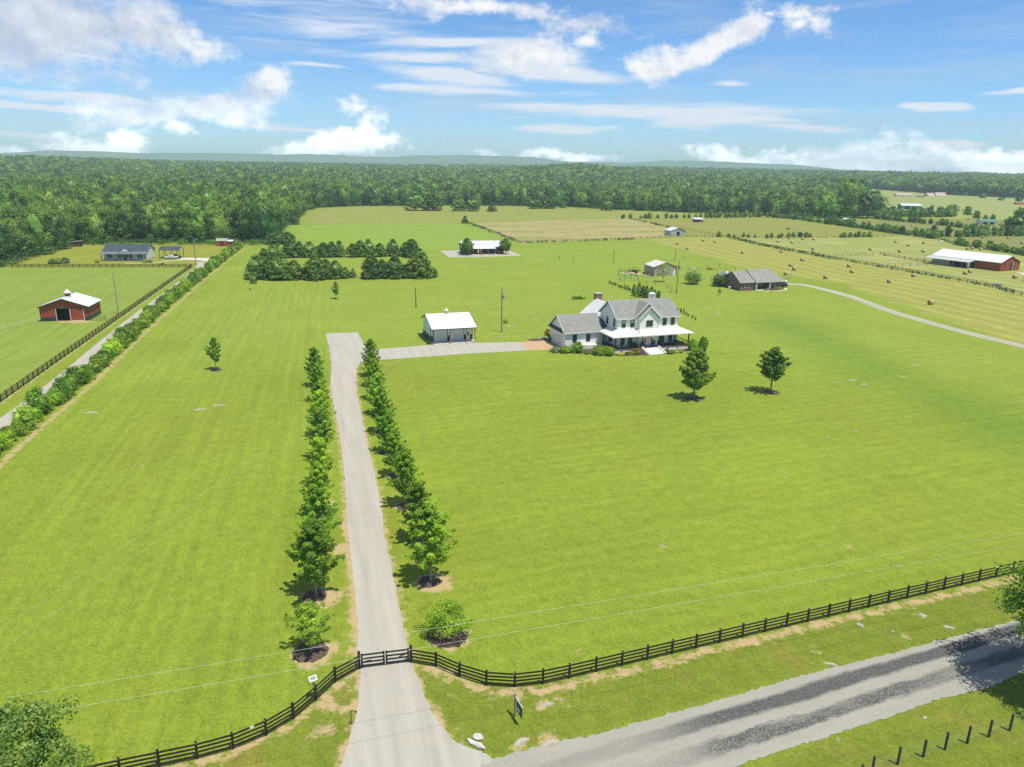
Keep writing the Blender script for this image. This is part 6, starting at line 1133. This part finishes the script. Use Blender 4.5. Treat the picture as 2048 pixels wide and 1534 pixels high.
weeds([(541, 488), (559, 460), (584, 448), (606, 424), (631, 416.5), (721, 413), (811, 412), (1000, 412.5), (1240, 420.5), (1484, 429.5), (1600, 436), (1744, 434)], 420, 2.0, 4.0, 'brush along the foot of the far wood', None, 1.5)
# ------------------------------------------------------------------ poles and wires
def pole(name, px, py, h, r_, lb, m_=greywood, arm=None, trans=False):
    T = thing(name, lb, 'pole', g(px, py)); MB().tube([(0, 0, 0), (0, 0, h)], [r_, r_ * .7], 10).build('shaft', m_, T)
    if arm: MB().tube([(0, 0, h * .93), (arm * .6, 0, h * .97), (arm, 0, h * .95)], .04, 6).build('lamp_arm', galv, T); MB().cbox((arm, 0, h * .94), .5, .25, .14).build('lamp_head', trim, T)
    if trans: MB().tube([(.42, -.1, h * .76), (.42, -.1, h * .76 + .25), (.42, -.1, h * .76 + .9)], [.24, .27, .25], 12).build('transformer', galv, T); MB().beam((0, 0, h * .8), (.4, -.1, h * .8), .08).build('bracket', galv, T)
    MB().cyl((0, 0, h), .05, .25, 8).build('insulator', galv, T); return T
pole('utility_pole', 1003, 664, 11.2, .17, 'tall grey utility pole with transformer between garage and white house', trans=True)
pole('wooden_pole', 832, 615, 5.9, .15, 'short dark pole standing alone behind the garage', mat('dark_pole', (.05, .045, .04), (.08, .07, .06), 2))
pole('utility_pole', 237, 628, 11.3, .17, 'bare leaning utility pole beside the diagonal black fence', mat('grey_pole', (.36, .33, .29), (.28, .25, .22), 2))
pole('utility_pole', 392, 530, 11.0, .17, 'utility pole with transformer and lamp at the corner of the left paddock', greywood, 1.4, True)
pole('utility_pole', 1353, 587, 11.0, .17, 'utility pole with transformer and lamp arm right of the tan shed', greywood, 1.6, True)
pole('wooden_pole', 1227, 526, 5.6, .12, 'thin dark pole in the grass left of the tan shed', MATS['dark_pole']); pole('wooden_pole', 1349.5, 524, 5.6, .12, 'thin dark pole in the grass behind the tan shed', MATS['dark_pole'])
for px, py, h, lb in ((1119, 521, 2.6, 'thin stake in the grass left of centre behind the white house'), (1147, 528, 2.6, 'second thin stake in the grass behind the white house'), (1368, 523, 2.6, 'short post beside the pole behind the tan shed'), (1439, 533, 2.2, 'short post at the edge of the hay field above the brick house')):
    o = MB().cyl((0, 0, 0), .07, h, 6).build('stake', MATS['dark_pole']); o.location = g(px, py); tag(o, lb, 'post'); MB().cyl((0, 0, h), .09, .06, 6).build('cap', galv, o)
wm = mat('aluminium_wire', (.50, .52, .44), None, 1, .5)
def wire(A, B, sag, r_, lb, gp=None):
    T = MB(); o0 = Vector(A); pts_ = [Vector(B).lerp(Vector(A), 1 - k / 40) - o0 + Vector((0, 0, -sag * 4 * (k / 40) * (1 - k / 40))) for k in range(41)]; T.tube(pts_, r_, 5); o = T.build('power_line', wm); o.location = o0; tag(o, lb, 'wire', gp)
def lineto(p1, p2, z, e1, e2):
    a, c = g(*p1, z), g(*p2, z); d = (c - a).normalized(); return a - d * e1, c + d * e2
A_, B_ = lineto((50, 1389), (1600, 1138), 9, 1, 30); wire(A_, B_, 0.0, .0108, 'pale overhead wire crossing the drive just above the gate')
A_, B_ = lineto((113, 1421), (1600, 1166), 9, 3, 30); wire(A_, B_, 0.0, .0108, 'lower pale overhead wire crossing in front of the gate')
e_ = g(1003, 664); e_.z = 10.6; p_ = g(0, 1290, 9.5); wire(p_ + (p_ - e_) * .15, e_, .8, .006, 'thin overhead wire from bottom left to the tall grey pole, lower one'); p_ = g(0, 1252, 10.5); wire(p_ + (p_ - e_) * .15, e_ + Vector((0, 0, .4)), .5, .006, 'thin overhead wire from bottom left to the tall grey pole, upper one')
# ------------------------------------------------------------------ bales
bm_ = bpy.data.materials.new('hay'); bm_.use_nodes = True; t = NT(bm_.node_tree); b = t.n['Principled BSDF']; b.inputs['Roughness'].default_value = .95
co = t.new('ShaderNodeTexCoord').outputs['Object']; n_ = t.noise(t.mapping(co, sc=(.5, 6, 6)), 2.0, 5, .7); t.l.new(t.mix(t.mr(n_, .3, .7), (.34, .245, .115), (.52, .40, .20)), b.inputs['Base Color']); t.l.new(t.new('ShaderNodeBump', {'Height': n_, 'Strength': .8, 'Distance': .08}).outputs[0], b.inputs['Normal'])
endm = bpy.data.materials.new('hay_end'); endm.use_nodes = True; t = NT(endm.node_tree); b = t.n['Principled BSDF']; b.inputs['Roughness'].default_value = .95
co = t.new('ShaderNodeTexCoord').outputs['Object']; n_ = t.new('ShaderNodeTexWave', {'Vector': co, 'Scale': 3.0, 'Distortion': 3.0}, wave_type='RINGS', rings_direction='X').outputs[1]; t.l.new(t.mix(n_, (.26, .17, .07), (.42, .29, .13)), b.inputs['Base Color'])
def bale_proto():
    T = thing('hay_bale', 'x', 'hay bale'); r = random.Random(3); q = MB(); n = 28; ring = [.78 + r.uniform(-.015, .015) for _ in range(n)]; xs_ = (-.72, -.66, -.3, .3, .66, .72); sc_ = (.90, .985, 1, 1, .985, .90)
    for x_, s in zip(xs_, sc_): q.v += [(x_, math.cos(2 * math.pi * k / n) * ring[k] * s, .75 + math.sin(2 * math.pi * k / n) * ring[k] * s * (.95 if math.sin(2 * math.pi * k / n) < 0 else 1)) for k in range(n)]
    for i in range(5): q.f += [(i * n + k, i * n + (k + 1) % n, (i + 1) * n + (k + 1) % n, (i + 1) * n + k) for k in range(n)]
    q.build('roll', bm_, T, smooth=True)
    for s in (-1, 1): e = MB(); e.v = [(s * .721, math.cos(2 * math.pi * k / n) * ring[k] * .9, .75 + math.sin(2 * math.pi * k / n) * ring[k] * .9 * (.95 if math.sin(2 * math.pi * k / n) < 0 else 1)) for k in range(n)]; e.f = [tuple(range(n))[::s]]; e.build('end_face', endm, T)
    return T
proto = bale_proto()
B1 = 'round straw-coloured hay bale lying in the mown field below the long rail fence'; B2 = 'round straw-coloured hay bale in the field between the long rail fence and the hedgerow'; B3 = 'round brown hay bale in the pasture beyond the hedgerow at far right'
BL = [(1861, 609.4, 'nearest hay bale, alone low in the mown field at right'), (1777.6, 565.6, B1), (1826.4, 553.6, 'hay bale right against the near side of the long rail fence'), (1651, 557.5, B1), (1703.6, 546.5, B1), (1697.4, 534.6, B1), (1571, 550, 'hay bale beside the roof end of the brick house'), (1588, 540.5, 'lower bale of the close pair above the brick house'), (1581, 533, 'upper bale of the close pair above the brick house'), (1604, 522, B1), (1562, 505.5, B1), (1485, 507, B1), (1354.7, 489, 'leftmost bale at the tip of the mown field'), (1374.5, 499, B1), (1406, 483, B1), (1429.7, 485, B1),
      (1556, 485, B2), (1584, 487, B2), (1578, 478.8, B2), (1605, 479.6, B2), (1627, 480.6, B2), (1626, 500, B2), (1626, 506, B2), (1601, 505, B2), (1740, 501, B2), (1770.6, 511.6, B2), (1799, 504.8, B2), (1816, 492.6, B2), (1791, 486, B2), (1846.8, 487.8, B2), (1846, 504.8, B2),
      (1930, 549, 'larger bale of the pair in front of the long red barn'), (1939, 545.5, 'smaller bale of the pair in front of the long red barn'), (2029, 557, 'hay bale below the big sliding doors of the long red barn'), (1934, 499.6, 'left bale of three behind the long red barn roof'), (1944, 499, 'middle bale of three behind the long red barn roof'), (1960, 500, 'right bale of three behind the long red barn roof'),
      (1965, 476, B3), (2015.6, 477.7, B3), (2000.8, 494.5, B3), (2043.7, 488, B3), (1738, 444, B3), (1824, 453, B3)]
rb = random.Random(12); _o = {}
for q_ in (B1, B2, B3):
    for k_, (px, py, _) in enumerate(sorted(b3 for b3 in BL if b3[2] == q_)): _o[(px, py)] = k_ + 1
for i, (px, py, lb) in enumerate(BL):
    p = g(px, py); a = R(15 + rb.uniform(-14, 14)); s = rb.uniform(.86, .97)
    gp = {B1: 'bales in the mown field below the rail fence', B2: 'bales between rail fence and hedgerow', B3: 'bales beyond the hedgerow'}.get(lb, 'hay bales of the right-hand fields')
    if (px, py) in _o: lb = ordw(_o[(px, py)]) + ' bale from left ' + {B1: 'of those lying free in the field below the rail fence', B2: 'in the field between rail fence and hedgerow', B3: 'in the pasture beyond the right hedgerow'}[lb]
    if i == 0: proto.location = p; proto.rotation_euler.z = a; proto['label'] = lb; proto['group'] = gp
    else: dup(proto, p, a, s, lb, gp)
T = thing('feed_trough', 'dark oval water trough beside the long rail fence at far right', 'trough', g(1995, 572), R(-15)); q = MB(); q.tube([(0, 0, 0), (0, 0, .7)], [1.3, 1.45], 18); q.v = [(a, b * .5, c) for a, b, c in q.v]; q.build('tank', galv, T); q = MB().tube([(0, 0, .71), (0, 0, .72)], [1.3, 1.3], 18); q.v = [(a, b * .5, c) for a, b, c in q.v]; q.build('water', mat('trough_water', (.05, .07, .07), None, 1, .1), T)
o_ = MB().hcyl((-1, 0, .55), (1, 0, .55), .5).build('water_tank', trim); o_.location = g(1883, 485); o_.rotation_euler.z = R(-10); tag(o_, 'white horizontal tank in the hedgerow left of the long red barn', 'tank'); q = MB(); [q.box(x_ - .06, x_ + .06, -.4, .4, 0, .1) for x_ in (-.7, .7)]; q.build('cradle', galv, o_)
# ------------------------------------------------------------------ roadside sign, hydrant pipe, boulders, outcrops
ps = g(1030, 1432); T = thing('real_estate_sign', 'weathered wooden sign frame seen edge-on on the verge by the road', 'sign', ps, R(-67)); MB().box(-.06, .06, -.06, .06, 0, 2.0).build('post', greywood, T); MB().box(-.25, 1.35, -.05, .05, 1.72, 1.82).build('arm', mat('pale_weathered_wood', (.42, .41, .38), (.34, .33, .3), 4, .9), T)
s2 = MB().box(.3, 1.28, -.02, .02, .75, 1.62).build('sign_panel', mat('dark_sign_back', (.04, .045, .045), (.08, .08, .08), 3, .5), T); MB().box(.4, .9, -.024, -.021, .95, 1.2).build('lettering_patch', trim, s2)
for u in (.35, 1.1): MB().box(u - .01, u + .01, -.01, .01, 1.6, 1.73).build('hook', galv, T)
pq = g(703, 1448); T = thing('call_box_post', 'thin rusty gooseneck post at the left edge of the drive apron', 'post', pq); MB().tube([(0, 0, 0), (0, 0, 1.0), (.02, 0, 1.12), (.12, 0, 1.2), (.38, -.02, 1.18)], .035, 8).build('pipe', mat('rusty_iron', (.09, .045, .03), (.14, .06, .03), 6, .8), T); MB().cbox((.40, -.02, 1.12), .1, .09, .14).build('keypad_box', black, T); MB().cbox((0, 0, .03), .34, .05, .05, .1).build('foot', MATS['rusty_iron'], T)
stone = mat('limestone', (.60, .57, .53), (.42, .39, .35), 1.6, .9, bump=.8, detail=8); stone2 = mat('flat_limestone', (.44, .40, .33), (.30, .26, .20), 1.2, .95, bump=.6, detail=8)
def rock(p, sx_, sy_, sz_, seed, lb, nm='boulder', cat='rock', m_=None, gp=None, rz=0.0, sink=.25):
    bm = bmesh.new(); bmesh.ops.create_icosphere(bm, subdivisions=3, radius=1); r = random.Random(seed); ax = [Vector((r.gauss(0, 1), r.gauss(0, 1), r.gauss(0, 1))).normalized() for _ in range(9)]; ph = [r.uniform(0, 6) for _ in range(9)]
    pl = [(Vector((r.gauss(0, 1), r.gauss(0, 1), r.gauss(0, 1))).normalized(), r.uniform(.6, .85)) for _ in range(9)]
    for v_ in bm.verts:
        c = v_.co.copy(); k = 1 + .10 * sum(math.sin(3 * c.dot(a) + q) for a, q in zip(ax, ph)) / 2; c *= k
        for n_, d_ in pl:
            e = c.dot(n_)
            if e > d_: c -= n_ * (e - d_) * .9
        v_.co = Vector((c.x * sx_, c.y * sy_, c.z * sz_ + sz_ * (1 - sink * 2)))
    mm = bpy.data.meshes.new(nm); bm.to_mesh(mm); mm.materials.append(m_ or stone); o = link(bpy.data.objects.new(nm, mm)); o.location = (p.x, p.y, 0); o.rotation_euler.z = rz; tag(o, lb, cat, gp); return o
pb = g(955, 1489); rock(g(958, 1478), .42, .33, .26, 1, 'upper pale boulder of the stack at the drive mouth'); rock(g(945, 1487), .54, .22, .18, 2, 'long flat boulder at the left of the stack at the drive mouth', rz=-.5); rock(g(960, 1494), .54, .26, .20, 5, 'lower right boulder of the stack at the drive mouth', rz=-.75)
OG = 'flat limestone outcrops in the grass'
def out_(p, l, w2, seed, lb, rz=0.0, gp=OG, h=.07):       # irregular outline, low relief
    r = random.Random(seed); n = 22; q = MB(); ring = [1 + .35 * math.sin(2 * a_ + seed) * .5 + r.uniform(-.28, .28) for a_ in (2 * math.pi * k / n for k in range(n))]
    L1 = [(math.cos(2 * math.pi * k / n) * l * ring[k], math.sin(2 * math.pi * k / n) * w2 * ring[k], -.02) for k in range(n)]; L2 = [(a * .82, b * .82, h * r.uniform(.4, 1)) for a, b, _ in L1]
    q.v = L1 + L2 + [(0, 0, h)]; q.f = [(k, (k + 1) % n, n + (k + 1) % n, n + k) for k in range(n)] + [(n + k, n + (k + 1) % n, 2 * n) for k in range(n)]
    o = q.build('rock_outcrop', stone2); o.location = (p.x, p.y, .012); o.rotation_euler.z = rz; tag(o, lb, 'rock', gp)
for k_, (px, py, l, w2, a, lb) in enumerate(((184, 825, 1.3, .5, 10, 'flat pale rock patch in the left lawn near the hedge'), (400, 819, 1.7, .4, 24, 'left half of the long pale rock streak in the left lawn'), (438, 811, 1.6, .35, 12, 'right half of the long pale rock streak in the left lawn'), (1043, 1483, .75, .42, 25, 'pale rock patch on the verge between sign and road'), (1093, 1409, .8, .3, 10, 'grey rock surfacing on the verge right of the sign'), (1100, 1487, .8, .5, 20, 'pale rock rubble at the road edge right of the sign'), (1660, 1328, .7, .25, -10, 'pale rock at the road edge under the fence bend'), (1720, 1250, .5, .3, -40, 'small pale rock left of the middle of the right verge'), (1845, 1231, .55, .35, -30, 'pale rock on the right verge above the road'), (1897, 1255, .65, .3, -30, 'branching pale rock on the right verge'), (1798, 1133, .25, .2, 0, 'small pale stone in the lawn above the right fence'), (1785, 1264, .2, .15, 0, 'tiny pale stone near the road on the right verge'),
        (1325, 1092, .3, .2, -30, 'small pale stone alone in the middle of the big lawn'), (1568, 945, .4, .2, 0, 'small brown-white stone in the right of the big lawn'), (1655, 875, .6, .18, -15, 'narrow stone streak in the right lawn'), (1713, 862, .5, .2, 10, 'small stone right of the narrow streak in the right lawn'), (1705, 760, 1.1, .35, 0, 'largest of the pale stones in the right lawn beyond the two trees'), (1728, 769, .8, .3, 0, 'pale stone right of the largest one in the right lawn'), (1675, 765, .7, .25, 0, 'leftmost stone of the scatter beyond the two lawn trees'), (1830, 731, .9, .3, 0, 'pale stone near the farm lane above the tan bare patch'), (1435, 625, 1.4, .6, 20, 'pale rubble patch on the lawn right of the white house'), (1402, 640, .6, .3, 0, 'small stone right of the white house porch'), (1022, 652, 1.6, .4, -14, 'pale rock strip right of the tall grey pole'), (1069, 638, .8, .3, 0, 'pale stone in the grass left of the white house'), (1092, 622, .4, .2, 0, 'tiny stone in the grass behind the garage wing'), (1788, 605, 2.6, .8, -10, 'pale rubble beside the farm lane'), (270, 931, .25, .12, 0, 'tiny stone in the lower left lawn'), (1676, 1480, .16, .14, 0, 'white pebble on the verge below the road'), (1850, 1436, .3, .22, 0, 'pale stone on the verge just below the road'))):
    out_(g(px, py), l * .8, w2 * .8, k_ + 3, lb, R(a))
o_ = MB().hcyl((-.9, 0, .35), (.9, 0, .35), .22, 10).build('fallen_log', bark); o_.location = g(500, 579); o_.rotation_euler.z = R(100); tag(o_, 'dark log lying in the grass below the left tip of the thicket', 'log'); MB().tube([(-.3, 0, .4), (-.2, .25, .7)], .06, 6).build('branch_stub', bark, o_)
rock(g(1387, 538.5), 1.4, .8, .35, 9, 'heap of pale stones behind the bushy tree left of the brick house'); rock(g(851, 666), .9, .6, .3, 12, 'pale stone heap at the rear left corner of the garage')
T = thing('propane_tank', 'small white globe light post beyond the brick house', 'tank', g(1571, 566)); MB().tube([(0, 0, 0), (0, 0, .5), (0, 0, .9), (0, 0, 1.1)], [.2, .5, .45, .1], 12).build('shell', trim, T); MB().cyl((0, 0, 1.1), .08, .1, 8).build('valve', galv, T)
gate_rails('tube_gate', g(1568, 559), g(1581, 557), 1.6, 4, galv, 'short tubular gate beside the bale near the brick house')
gate_rails('tube_gate', g(2044, 560), g(2060, 570), 1.5, 5, galv, 'pale tubular gate cut by the right picture edge below the red barn')
# horses
def horse(p, rz, lb, m_, graze=True, sc=1.0):
    J = [((0, 0, 1.25), .30, .33), ((.45, 0, 1.22), .30, .33), ((-.5, 0, 1.27), .28, .33), ((.72, 0, 1.32), .22, .28), ((1.15, 0, .95 if graze else 1.75), .14, .17), ((1.42, 0, .5 if graze else 2.0), .10, .12), ((1.52, 0, .2 if graze else 1.75), .09, .09), ((-.78, 0, 1.2), .2, .22), ((-.92, 0, .9), .05, .05), ((-.95, 0, .55), .04, .04)]
    E_ = [(0, 1), (1, 3), (3, 4), (4, 5), (5, 6), (0, 2), (2, 7), (7, 8), (8, 9)]
    for s in (-1, 1):
        n = len(J); J += [((.5, s * .16, .95), .14, .14), ((.5 + .05 * s, s * .17, .55), .07, .07), ((.48 + .05 * s, s * .17, .08), .05, .05)]; E_ += [(1, n), (n, n + 1), (n + 1, n + 2)]
        n = len(J); J += [((-.5, s * .16, .95), .18, .16), ((-.46, s * .17, .72), .1, .1), ((-.66, s * .17, .48), .065, .065), ((-.6, s * .17, .07), .05, .05)]; E_ += [(2, n), (n, n + 1), (n + 1, n + 2), (n + 2, n + 3)]
    mm = bpy.data.meshes.new('horse'); mm.from_pydata([j[0] for j in J], E_, []); mm.materials.append(m_); o = link(bpy.data.objects.new('horse', mm)); md = o.modifiers.new('skin', 'SKIN')
    for v_, j in zip(mm.skin_vertices[0].data, J): v_.radius = (j[1], j[2])
    mm.skin_vertices[0].data[0].use_root = True; o.modifiers.new('sub', 'SUBSURF').levels = 1; o.modifiers['sub'].render_levels = 1; o.location = p; o.rotation_euler.z = rz; o.scale = (sc,) * 3; tag(o, lb, 'horse')
horse(g(1576, 461), R(170), 'dark horse grazing in the right paddock', mat('dark_horse_coat', (.03, .02, .015), None, 1, .5), True, 1.15)
horse(g(1934, 402.5), R(0), 'pale horse standing far off in the distant field', mat('pale_horse_coat', (.55, .52, .48), None, 1, .5), True, 1.5)
horse(g(1882, 441), R(20), 'reddish horse in the strip beyond the hedgerow, left one', mat('chestnut_coat', (.20, .09, .05), None, 1, .5), True, 1.1)
horse(g(1937, 440.5), R(180), 'reddish horse in the strip beyond the hedgerow, right one', MATS['chestnut_coat'], True, 1.1)
# ------------------------------------------------------------------ haze: the air itself, one closed box
hz = MB().box(-6600, 6600, -300, 7300, -2, 152).build('haze', mat('haze_tmp', (1, 1, 1))); hz.data.materials.clear(); tag(hz, kind='stuff')
mh = bpy.data.materials.new('air'); mh.use_nodes = True; t = NT(mh.node_tree); t.n.clear(); vol = t.new('ShaderNodeVolumePrincipled', {'Color': (0.70, 0.97, 0.98, 1), 'Density': 0.000145, 'Anisotropy': -0.1})
t.new('ShaderNodeOutputMaterial', {'Volume': vol.outputs[0]}); hz.data.materials.append(mh)
SC.cycles.use_denoising = False; SC.cycles.volume_bounces = 0; SC.cycles.max_bounces = 6; SC.cycles.transparent_max_bounces = 8
